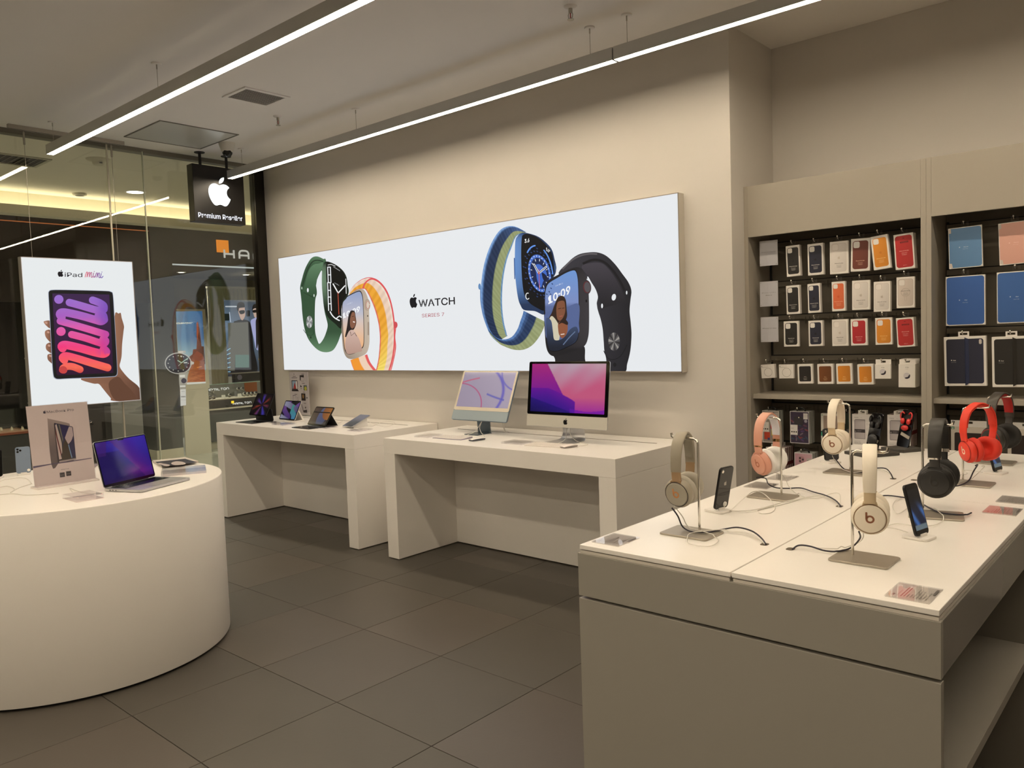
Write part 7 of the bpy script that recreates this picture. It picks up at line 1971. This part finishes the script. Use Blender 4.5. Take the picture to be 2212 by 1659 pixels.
struct(MB().box((-13.2, 4.3, 0), (-13.1, 12, 2.69)).build('wall_watch_shop', mat('shop_back', (112, 108, 94), 0.7)))
pl = struct(MB().box((-11.3, 4.872, 0.12), (FX, 5.238, 2.70)).build('wall_pillar', mat('pillar_grey', (86, 86, 83), 0.35)))
MB().box((-11.31, 4.86, 0), (FX + 0.01, 5.238, 0.12)).build('plinth', mat('plinth_cream', (196, 190, 168), 0.4), pl)
# shop name on the fascia
t = thing('shop_sign', 'shop sign of an orange square and rounded white letters on the grey fascia', 'sign', (FX, 5.91, 2.80))
o3 = t.location.copy()
MB().box((0, 0.0, 0.093), (0.012, 0.186, 0.272)).build('orange_square', emis('orange_square', (0.80, 0.26, 0.02), 0.9), t)
M_LET = emis('sign_letters', (0.60, 0.58, 0.52), 0.8)
LETTERS = {'H': [[(0, 0), (0, 1)], [(1, 0), (1, 1)], [(0, 0.5), (1, 0.5)]], 'A': [[(0, 0), (0, 0.7), (0.1, 0.92), (0.3, 1), (0.7, 1), (0.9, 0.92), (1, 0.7), (1, 0)], [(0, 0.42), (1, 0.42)]],
           'M': [[(0, 0), (0, 0.7), (0.1, 0.95), (0.35, 1), (0.62, 0.95), (0.7, 0.7), (0.7, 0)], [(0.7, 0.7), (0.8, 0.95), (1.05, 1), (1.3, 0.95), (1.4, 0.7), (1.4, 0)]], 'I': [[(0, 0), (0, 1)]],
           'L': [[(0, 1), (0, 0.12), (0.12, 0), (0.85, 0)]], 'T': [[(0, 1), (1, 1)], [(0.5, 1), (0.5, 0)]], 'O': [[(0.2, 0), (0.8, 0), (1, 0.25), (1, 0.75), (0.8, 1), (0.2, 1), (0, 0.75), (0, 0.25), (0.2, 0)]],
           'N': [[(0, 0), (0, 0.7), (0.12, 0.95), (0.4, 1), (0.6, 1), (0.88, 0.95), (1, 0.7), (1, 0)]]}
def letters(word, y0, z0, w, h, gap, sw, parent, m, fx=0.004, dep=0.006):
    y = y0
    for ch in word:
        b = MB()
        mx = 0
        for path in LETTERS[ch]:
            P = [(y + a * w, z0 + c * h) for a, c in path]
            mx = max(mx, max(a for a, c in path))
            A = []; B = []
            for i, q in enumerate(P):
                a = P[max(i - 1, 0)]; c = P[min(i + 1, len(P) - 1)]
                ty, tz = c[0] - a[0], c[1] - a[1]; l = math.hypot(ty, tz) or 1
                A.append((q[0] - tz / l * sw / 2, q[1] + ty / l * sw / 2)); B.append((q[0] + tz / l * sw / 2, q[1] - ty / l * sw / 2))
            n = len(P)
            V = [(fx, *p_) for p_ in A] + [(fx, *p_) for p_ in B] + [(fx + dep, *p_) for p_ in A] + [(fx + dep, *p_) for p_ in B]
            F = []
            for i in range(n - 1):
                F += [(2 * n + i, 2 * n + i + 1, 3 * n + i + 1, 3 * n + i), (i, n + i, n + i + 1, i + 1), (i, i + 1, 2 * n + i + 1, 2 * n + i), (n + i, 3 * n + i, 3 * n + i + 1, n + i + 1)]
            b.add(V, F)
        b.build('letter', m, parent)
        y += mx * w + gap
letters('HAMILTON', 0.110, 0.015, 0.150, 0.120, 0.088, 0.026, t, M_LET, 0.013)
# poster with the desert and the watch
PX_ = -10.865
t = thing('poster_stand', 'desert and wristwatch poster standing by the grey pillar across the passage', 'poster', (PX_, 5.45, 0.0))
op = t.location.copy()
MB().box((-0.026, -0.203, 0.93), (0, 0.213, 2.065)).box((-0.024, -0.19, 0.0), (-0.004, 0.19, 0.93)).build('poster_body', mat('poster_cream', (196, 190, 170), 0.5), t)
def pst(x, y):
    v = on_x(300 + x / 10.369, 640 + y / 10.369, PX_); return Vector((0, v.y, v.z)) - Vector((0, op.y, 0))
def pst2(x, y):
    v = on_x(350 + x / 7.541, 780 + y / 7.541, PX_); return Vector((0, v.y, v.z)) - Vector((0, op.y, 0))
M_PLIT = print_mat('poster_backlit', 0.8, 0.5)
p = PB(pst, (1, 0, 0))
p.warp([(830, 340), (1418, 330), (1500, 1660), (890, 1660)], 20, 24, lambda u, v: mix(mix((96, 140, 170), (62, 104, 150), u + (0.2 if 0.3 < u < 0.45 else 0)), (156, 184, 188), (v - 0.45) * 3.2) if v < 0.72 else (150, 172, 176))
p.poly([(1215, 1190), (1290, 1180), (1300, 1000), (1290, 850), (1300, 575), (1325, 570), (1345, 650), (1360, 720), (1385, 980), (1405, 1120), (1455, 1120), (1478, 1360), (1485, 1520), (1180, 1500), (1100, 1380), (1200, 1300)], lambda x, y: mix((120, 62, 40), (70, 34, 24), (x - 1290) / 160.0))
p.poly([(1290, 600), (1318, 580), (1335, 800), (1310, 1000), (1296, 850)], (176, 88, 56)); p.poly([(1210, 1330), (1300, 1220), (1420, 1300), (1470, 1420), (1380, 1500), (1180, 1480)], (138, 66, 40))
p.text('己的英雄', 836, 620, 108, (226, 230, 216), (1, -0.01), (0, -1), width=385, bold=0.02, font='cjk')
p.build('poster_print', M_PLIT, t)
p = PB(pst2, (1, 0, 0), start=0.0012)
p.poly([(480, 0), (690, 0), (706, 335), (400, 345)], lambda x, y: mix((170, 84, 46), (190, 116, 70), abs(math.sin(x * 0.05 + y * 0.11))) if y > 150 else (140, 74, 44))
for k in range(24):
    p.stroke([(420 + (k * 53) % 270, 180 + k * 6.5), (470 + (k * 53) % 230, 172 + k * 6.5)], 5, (134, 66, 36) if k % 2 else (206, 128, 80))
p.poly([(560, 100), (640, 85), (650, 95), (570, 110)], (222, 140, 70))
p.poly([(400, 350), (708, 335), (712, 362), (404, 382)], (226, 224, 214))
p.build('sand_print', M_PLIT, t)
p = PB(pst, (1, 0, 0), start=0.0020)
W_ = lambda x, y: mix((216, 212, 204), (120, 116, 110), abs(math.sin((x - 870) * 0.02)))
p.poly([(870, 1220), (1040, 1220), (1050, 1270), (880, 1280)], (186, 182, 174)); p.poly([(890, 1235), (990, 1235), (990, 1260), (890, 1260)], (226, 222, 214))
p.poly(ellipse(300, 240, 40, 880, 1500), (200, 196, 188)); p.poly(ellipse(280, 222, 40, 880, 1502), (60, 58, 66)); p.poly(ellipse(262, 206, 40, 880, 1502), (30, 30, 42))
p.poly([(1150, 1440), (1235, 1480), (1225, 1520), (1150, 1540)], (200, 196, 186))
p.poly([(920, 1330), (975, 1330), (946, 1372)], (226, 224, 214))
for k in range(12):
    a = k * PI / 6
    p.poly(ellipse(14, 12, 8, 880 + 225 * math.cos(a), 1502 + 172 * math.sin(a)), (200, 200, 190))
p.stroke([(950, 1490), (1090, 1390)], 20, (176, 206, 190)); p.stroke([(950, 1490), (870, 1440)], 20, (176, 206, 190)); p.poly([(1000, 1480), (1080, 1474), (1080, 1496), (1000, 1500)], (226, 224, 216)); p.stroke([(950, 1490), (880, 1560)], 7, (226, 222, 210))
p.build('watch_print', M_PLIT, t)
p = PB(pst2, (1, 0, 0), start=0.0026)
p.poly([(272, 190), (440, 170), (410, 225), (415, 330), (392, 345), (390, 390), (386, 450), (290, 462), (282, 400), (276, 330)], lambda x, y: mix((224, 220, 208), (160, 154, 142), abs(math.sin(y * 0.045))))
p.poly([(285, 228), (372, 224), (372, 262), (288, 266)], (236, 232, 220)); p.poly(ellipse(44, 42, 24, 354, 320), (62, 58, 76)); p.poly([(290, 400), (380, 396), (380, 418), (292, 420)], (240, 236, 226))
p.poly([(292, 462), (385, 454), (390, 720), (300, 732)], (226, 222, 214))
p.text('NEW', 312, 500, 22, (150, 146, 140), bold=0.01, width=60); p.text('KOMING', 306, 588, 34, (96, 92, 90), bold=0.03, width=82); p.text('AVIATION', 306, 640, 24, (170, 166, 158), width=82)
p.build('bracelet_print', M_PLIT, t)
# curtain and lit picture in the shop window
CXP = -11.75
t = thing('shop_curtain', 'pleated cream curtain in the watch shop window', 'curtain', (CXP - 0.04, 6.2, 0.0))
def cw(px_, py_): return on_x(px_, py_, CXP)
y0 = cw(450, 640).y; y1 = cw(486, 640).y; zt = cw(452, 622).z; zb_ = cw(470, 830).z; y2 = 8.6; zv = cw(520, 648).z
def pleats(name, ya, yb, za, zb2, pitch):
    n = int((yb - ya) / pitch * 6)
    b = MB(); V = []
    for i in range(n + 1):
        y = ya + (yb - ya) * i / n
        x = 0.016 * math.sin(2 * PI * (y - ya) / pitch) + 0.006 * math.sin(5.3 * PI * (y - ya) / pitch)
        V += [(x, y - 6.2, za), (x, y - 6.2, zb2), (x - 0.004, y - 6.2, za), (x - 0.004, y - 6.2, zb2)]
    F = []
    for i in range(n):
        a = i * 4; c = a + 4
        F += [(a, c, c + 1, a + 1), (a + 2, a + 3, c + 3, c + 2)]
    b.add(V, F, sm=True); return b.build(name, mat('curtain_cream', (178, 170, 140), 0.8), t)
pleats('curtain_drop', y0, y1, zb_, zt, 0.062)
pleats('valance', y1, y2, zv, zt, 0.07)
MB().box((-0.03, y0 - 6.2, zt), (0.03, y2 - 6.2, zt + 0.03)).build('pelmet', mat('pelmet', (196, 188, 160), 0.6), t)
t = thing('lit_picture', 'large lit picture of two people in sunglasses in the watch shop window', 'picture', (CXP - 0.12, 6.6, 0.0))
XQ = CXP - 0.12
def men(x, y):
    v = on_x(380 + x / 4.364, 480 + y / 4.364, XQ); return Vector((0, v.y - 6.6, v.z))
qa = [men(448, 735), men(830, 705), men(860, 1420), men(500, 1440)]
zlo = min(q.z for q in qa) - 0.02; zhi = max(q.z for q in qa) + 0.02; ylo = qa[0].y - 0.01; yhi = 2.0
MB().box((-0.05, ylo, zlo), (-0.001, yhi, zhi)).build('picture_box', M_BLACKM, t)
MB().box((-0.16, ylo + 0.2, 0.0), (-0.051, yhi - 0.2, zhi - 0.1)).build('picture_plinth', M_BLACKM, t)
M_MLIT = print_mat('picture_backlit', 0.9, 0.3)
p = PB(lambda y, z: Vector((0, y, z)), (1, 0, 0), start=0.0)
p.grid(ylo, zlo, yhi, zhi, 24, 24, lambda y, z: mix((40, 44, 52), (120, 142, 168), math.exp(-((y + 0.35) ** 2 * 3.5 + (z - 1.85) ** 2 * 5)) + 0.7 * math.exp(-((y - 0.6) ** 2 * 5 + (z - 1.7) ** 2 * 3))))
p.build('backdrop_print', M_MLIT, t)
def person(nm, parts):
    p = PB(men, (1, 0, 0), start=0.0006)
    for q, c in parts:
        p.curve(q, c, 4)
    p.build(nm, M_MLIT, t)
person('person_print', [([(540, 960), (570, 930), (600, 920), (660, 920), (700, 950), (720, 1050), (735, 1200), (760, 1420), (520, 1420), (530, 1200)], (28, 26, 28)),
                        ([(590, 800), (640, 792), (650, 830), (652, 880), (632, 920), (615, 918), (598, 880), (588, 840)], (196, 164, 150)),
                        ([(574, 820), (580, 770), (605, 752), (640, 762), (648, 800), (620, 806), (595, 812), (590, 840)], (26, 22, 24)),
                        ([(596, 836), (644, 830), (646, 856), (625, 866), (605, 864)], (14, 14, 16))])
person('person_print', [([(705, 930), (740, 905), (775, 890), (800, 930), (820, 1050), (820, 1190), (760, 1200), (735, 1100), (715, 1010)], (176, 178, 226)),
                        ([(752, 930), (768, 930), (775, 1100), (768, 1180), (757, 1180), (754, 1050)], (30, 30, 36)),
                        ([(726, 820), (760, 810), (768, 850), (762, 890), (745, 900), (732, 870)], (206, 176, 162)),
                        ([(718, 830), (725, 785), (750, 770), (772, 790), (778, 840), (776, 880), (764, 850), (758, 815), (735, 815)], (26, 22, 24)),
                        ([(722, 832), (762, 824), (764, 846), (742, 854), (726, 850)], (14, 14, 16))])
p = PB(men, (1, 0, 0), start=0.0006)
p.poly(rrect(52, 66, 8, 3, 478, 895), (24, 26, 28)); p.poly(rrect(34, 58, 8, 3, 680, 860), (24, 26, 28)); p.stroke([(505, 850), (515, 940)], 8, (190, 200, 220)); p.stroke([(470, 795), (568, 795)], 12, (196, 202, 210))
p.poly([(490, 950), (680, 940), (690, 1250), (560, 1250), (555, 1400), (500, 1400)], (98, 96, 86)); p.poly([(560, 1250), (690, 1250), (690, 1370), (560, 1370)], (96, 122, 112))
for k in range(6):
    p.stroke([(480, 1210 + k * 40), (512, 1190 + k * 44)], 7, (150, 200, 226))
p.stroke([(785, 1290), (800, 1330), (805, 1370)], 16, (206, 160, 56))
p.build('stage_print', M_MLIT, t)
# display ledge below the picture
t = thing('window_ledge', 'dark drawer ledge with a round knob below the lit picture', 'ledge', (CXP + 0.05, 6.4, 0.0))
v0 = on_x(507, 808, CXP + 0.1); v1 = on_x(540, 823, CXP + 0.1)
MB().box((-0.04, v0.y - 6.4, v1.z - 0.02), (0.05, 2.0, v0.z)).build('ledge_box', M_BLACKM, t)
MB().box((-0.045, v0.y - 6.45, v0.z), (0.06, 2.0, v0.z + 0.015)).build('ledge_top', mat('ledge_top', (150, 146, 132), 0.4), t)
kv = on_x(517.5, 815, CXP + 0.1)
MB().lathe([(0.042, 0.0), (0.042, 0.004)], 20, Matrix.Translation((0.05, kv.y - 6.4, kv.z)) @ Matrix.Rotation(PI / 2, 4, 'Y')).build('round_knob', mat('knob_violet', (110, 106, 122), 0.4), t)
# the watch counter
CX_ = -11.2; CY0, CY1 = 5.655, 8.4; CD = 0.40
t = thing('watch_counter', 'grey watch counter with a glass case across the passage', 'counter', (CX_, CY0, 0))
MB().box((-CD, 0.02, 0), (-0.02, CY1 - CY0, 0.10)).build('plinth', mat('plinth_cream', (196, 190, 168), 0.4), t)
MB().box((-CD, 0, 0.10), (0, CY1 - CY0, 0.575)).build('counter_base', mat('counter_grey', (82, 83, 80), 0.45), t)
MB().box((-CD - 0.01, 0.03, 0.60), (0.03, CY1 - CY0, 0.722)).build('counter_fascia', mat('counter_fascia', (60, 59, 55), 0.4), t)
MB().box((-CD - 0.01, 0.03, 0.576), (0.035, CY1 - CY0, 0.599)).build('ledge_strip', mat('ledge_cream', (206, 200, 180), 0.4), t)
MB().box((-CD - 0.01, 0.03, 0.7225), (0.03, CY1 - CY0, 0.734)).build('case_floor', mat('case_floor', (176, 166, 146), 0.5), t)
MB().box((0.018, 0.035, 0.735), (0.024, CY1 - CY0, 0.955)).build('front_glass', M_GLASS, t)
MB().box((-CD, 0.035, 0.735), (0.016, 0.041, 0.955)).build('side_glass', M_GLASS, t)
MB().box((-CD - 0.01, 0.03, 0.9555), (0.03, CY1 - CY0, 0.965)).build('top_glass', M_GLASS, t)
MB().box((-CD - 0.03, 0.03, 0.735), (-CD - 0.011, CY1 - CY0, 0.955)).build('case_back', mat('case_back', (150, 150, 146), 0.5), t)
for (ya, yb) in ((-0.25, 0.0), (0.94, 1.20), (1.35, 1.6)):
    MB().box((-CD + 0.001 - 0.011, ya + 0.04, 0.76), (-CD + 0.006 - 0.011 + 0.002, yb, 0.93)).build('leather_panel', mat('tan_leather', (176, 100, 52), 0.6), t)
M_LET2 = emis('counter_letters', (0.75, 0.74, 0.70), 1.0)
MB().box((0.031, 0.497, 0.655), (0.036, 0.540, 0.692)).build('yellow_square', emis('yellow_square', (0.95, 0.62, 0.03), 1.3), t)
letters('HAMILTON', 0.525, 0.632, 0.030, 0.026, 0.012, 0.0065, t, M_LET2, 0.032, 0.003)
letters('HAMILTON', 0.345, 0.845, 0.036, 0.030, 0.014, 0.008, t, M_LET2, -CD + 0.001, 0.003)
MB().box((-CD + 0.0005, 0.315, 0.860), (-CD + 0.004, 0.345, 0.900)).build('red_square', mat('red_square', (190, 62, 40), 0.5), t)
ed = MB()
for (a, b_) in (((0.015, 0.033, 0.734), (0.027, 0.043, 0.965)), ((0.024, 0.033, 0.955), (0.0315, CY1 - CY0, 0.966))):
    ed.box(a, b_)
ed.build('glass_edge', mat('case_glass_edge', (150, 176, 160), 0.2), t)
# watches and cards inside the case
M_WST = mat('watch_steel', (190, 186, 178), 0.2, 1.0); M_DIAL = mat('watch_dial', (30, 30, 34), 0.3)
def case_watch(lab, y, x, z, leather=False, lean=0.35):
    t = thing('wristwatch', lab, 'watch', (CX_ + x, CY0 + y, z), 0, 'watches in the counter case')
    M = Matrix.Translation((0, 0, 0.034)) @ Matrix.Rotation(-lean, 4, 'Y')
    R = 0.029
    b = MB(); V = []; F = []
    n = 18
    for i in range(n):
        a = 2 * PI * i / n
        for (dy, dr) in ((-0.009, 0), (0.009, 0), (0.009, 0.003), (-0.009, 0.003)):
            V.append(((R + dr) * math.cos(a), dy, (R + dr) * 1.08 * math.sin(a)))
    for i in range(n):
        j = (i + 1) % n
        F += [(i * 4 + k, i * 4 + (k + 1) % 4, j * 4 + (k + 1) % 4, j * 4 + k) for k in range(4)]
    b.add(V, F, M, sm=False); b.build('strap', mat('watch_leather', (58, 42, 32), 0.6) if leather else M_WST, t)
    Md = M @ Matrix.Translation((R + 0.002, 0, 0)) @ Matrix.Rotation(PI / 2, 4, 'Y')
    MB().lathe([(0.018, -0.002), (0.021, 0.0), (0.021, 0.006), (0.018, 0.008)], 20, Md).build('watch_case', M_WST, t)
    MB().lathe([(0.0, 0.0085), (0.0172, 0.0084)][::-1], 20, Md, close=False).build('dial', M_DIAL, t)
    MB().ball((0, 0, 0), 0.020, 0.022, 0.024, 10, 8, Matrix.Translation((0, 0, 0.034))).build('cushion', mat('watch_cushion', (206, 202, 194), 0.7), t)
WL = [(0.26, -0.25, 'first from the left at the back'), (0.35, -0.25, 'second from the left at the back'), (0.14, -0.12, 'nearest the left end of the case'), (0.22, -0.10, 'second along the front of the case'), (0.30, -0.12, 'third along the front of the case'),
      (0.60, -0.2, 'alone beside the white price card'), (0.80, -0.30, 'left of the upper pair'), (0.87, -0.30, 'right of the upper pair'), (0.80, -0.12, 'first in the right row'), (0.865, -0.12, 'second in the right row'), (0.93, -0.12, 'third in the right row'), (0.995, -0.12, 'fourth in the right row'), (1.14, -0.12, 'furthest right in the case')]
for k, (y, x, nm) in enumerate(WL):
    case_watch(('leather' if 2 <= k <= 4 else 'steel') + ' wristwatch in the counter case, ' + nm, y, x, 0.7345 + (0.075 if x < -0.22 else 0.0), 2 <= k <= 4)
for (y, x, nm) in ((0.26, -0.25, 'under the two watches at the left'), (0.80, -0.30, 'under the upper pair of watches')):
    o = MB().box((-0.035, -0.04, 0), (0.035, 0.12, 0.075)).build('watch_riser', mat('riser_grey', (120, 120, 118), 0.5)); o.location = (CX_ + x, CY0 + y, 0.7345)
    tag(o, 'grey display block in the watch case, ' + nm, 'display block')
for (y, x, nm) in ((0.06, 0.0, 'at the left end'), (0.42, -0.03, 'in the middle'), (0.68, -0.02, 'left of the right row of watches'), (1.08, -0.02, 'right of the row of watches')):
    o = MB().add([(0, -0.03, 0), (0, 0.03, 0), (-0.02, 0.03, 0.055), (-0.02, -0.03, 0.055), (-0.03, -0.03, 0), (-0.03, 0.03, 0)], [(0, 1, 2, 3), (3, 2, 5, 4), (0, 3, 4), (1, 5, 2), (0, 4, 5, 1)]).build('price_tent', M_CARD); o.location = (CX_ + x, CY0 + y, 0.7345)
    tag(o, 'small white folded price card in the watch case, ' + nm, 'price card', 'price cards in the watch case')
# unseen downlights added to brighten the watch shop
downlight(-12.0, 5.9, 2.69, 'small unseen downlight added over the left of the watch counter', (1, 0.97, 0.92), 120 * MALL_E, 0.05)
downlight(-12.0, 7.0, 2.69, 'small unseen downlight added over the right of the watch counter', (1, 0.97, 0.92), 120 * MALL_E, 0.05)
# fittings on the mall ceiling
t = thing('mall_vent', 'louvred air vent in the mall ceiling at the left edge', 'vent', (-8.12, 2.42, ZC))
fr = MB()
for a, b_ in (((-0.21, -0.33), (0.21, -0.30)), ((-0.21, 0.30), (0.21, 0.33)), ((-0.21, -0.30), (-0.18, 0.30)), ((0.18, -0.30), (0.21, 0.30))):
    fr.box((a[0], a[1], -0.010), (b_[0], b_[1], 0.0))
fr.build('vent_frame', mat('mall_vent_white', (180, 176, 156), 0.6), t)
MB().box((-0.18, -0.30, -0.0015), (0.18, 0.30, 0)).build('vent_throat', mat('vent_dark', (70, 66, 60), 0.8), t)
for k in range(12):
    MB().box((-0.18, -0.013, -0.0008), (0.18, 0.013, 0.0008), Matrix.Translation((0, -0.275 + k * 0.05, -0.008)) @ Matrix.Rotation(0.6, 4, 'X')).build('slat', mat('mall_vent_white', (180, 176, 156), 0.6), t)
t = thing('motion_sensor', 'cream motion sensor on the mall ceiling just beyond the glazing', 'sensor', (-7.66, 3.05, ZC))
MB().lathe([(0.035, -0.055), (0.05, -0.045), (0.055, -0.02), (0.10, -0.012), (0.105, 0)], 24).build('sensor_body', mat('sensor_cream', (206, 200, 178), 0.5), t)
MB().box((0.048, -0.012, -0.045), (0.056, 0.012, -0.038)).build('sensor_window', M_BLACKM, t)
t = thing('smoke_detector', 'flat round smoke detector on the mall ceiling beside the bright downlight', 'detector', (-9.45, 3.54, ZC))
MB().lathe([(0.05, -0.025), (0.07, -0.018), (0.075, 0)], 24).build('detector_body', mat('sensor_cream', (206, 200, 178), 0.5), t)
MB().lathe([(0.03, -0.028), (0.045, -0.0255)], 20).build('detector_grille', mat('vent_dark', (70, 66, 60), 0.8), t)
# the dark shop on the left
JX = -10.75
t = thing('dark_counter', 'dark jewellery counter in the unlit shop at the left edge', 'counter', (JX, 3.2, 0))
MB().box((-0.6, -1.4, 0), (0, 0.12, 0.56)).build('counter_base', mat('jewel_base', (52, 50, 48), 0.4), t)
MB().box((-0.6, -1.4, 0.56), (0.01, 0.13, 0.585)).build('counter_rim', mat('jewel_rim', (120, 66, 46), 0.35), t)
MB().box((-0.55, -1.38, 0.586), (-0.01, 0.10, 0.595)).build('tray_lining', mat('tray_lining', (190, 150, 124), 0.7), t)
MB().box((-0.012, -1.4, 0.596), (-0.004, 0.12, 0.86)).build('front_glass', M_GLASS, t)
MB().box((-0.6, -1.4, 0.861), (0.01, 0.13, 0.872)).build('top_glass', M_GLASS, t)
rr = random.Random(3)
for k in range(10):
    y = 3.2 - 0.05 - k * 0.085
    t2_ = thing('ring_stand', 'sparkling ring stand in the dark jewellery counter', 'jewellery', (JX - 0.10 - 0.1 * (k % 3), y + 0.08, 0.596), 0, 'ring stands in the dark counter')
    MB().lathe([(0.02, 0), (0.012, 0.03), (0.006, 0.045)], 10).build('stand_cone', mat('cone_cream', (220, 206, 180), 0.6), t2_)
    MB().lathe([(0.0085, 0.03), (0.0105, 0.033), (0.0085, 0.036)], 12, close=False).ball((0.01, 0, 0.04), 0.006, n=6, m=4).build('ring', M_CHROME, t2_)
t = thing('display_tower', 'tall dark glass display tower left of the hanging tablet poster', 'display case', (JX + 0.05, 3.45, 0))
MB().box((-0.3, -0.1, 0), (0, 0.12, 0.90)).build('tower_base', M_BLACKM, t)
MB().box((-0.3, -0.1, 0.90), (0, 0.12, 0.915)).build('tower_shelf', M_STEEL, t)
MB().box((-0.005, -0.1, 0.916), (0.0, 0.12, 1.45)).box((-0.3, -0.1, 0.916), (-0.01, -0.094, 1.45)).build('tower_glass', M_GLASS, t)
MB().box((-0.3, -0.1, 1.452), (0, 0.12, 1.47)).build('tower_top', M_STEEL, t)
MB().lathe([(0.03, 0.916), (0.035, 0.93), (0.01, 0.99), (0.03, 1.04), (0.035, 1.10), (0.012, 1.13)], 14, Matrix.Translation((-0.12, 0, 0))).build('display_bust', M_CHROME, t)
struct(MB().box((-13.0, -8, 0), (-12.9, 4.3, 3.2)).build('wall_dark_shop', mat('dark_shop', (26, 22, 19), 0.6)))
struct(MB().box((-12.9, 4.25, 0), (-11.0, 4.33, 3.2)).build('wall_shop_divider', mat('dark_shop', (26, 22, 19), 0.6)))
downlight(-11.2, 2.6, 3.25, 'small lamp in the dark shop over its counter', (1, 0.8, 0.55), 6 * MALL_E, 0.05)
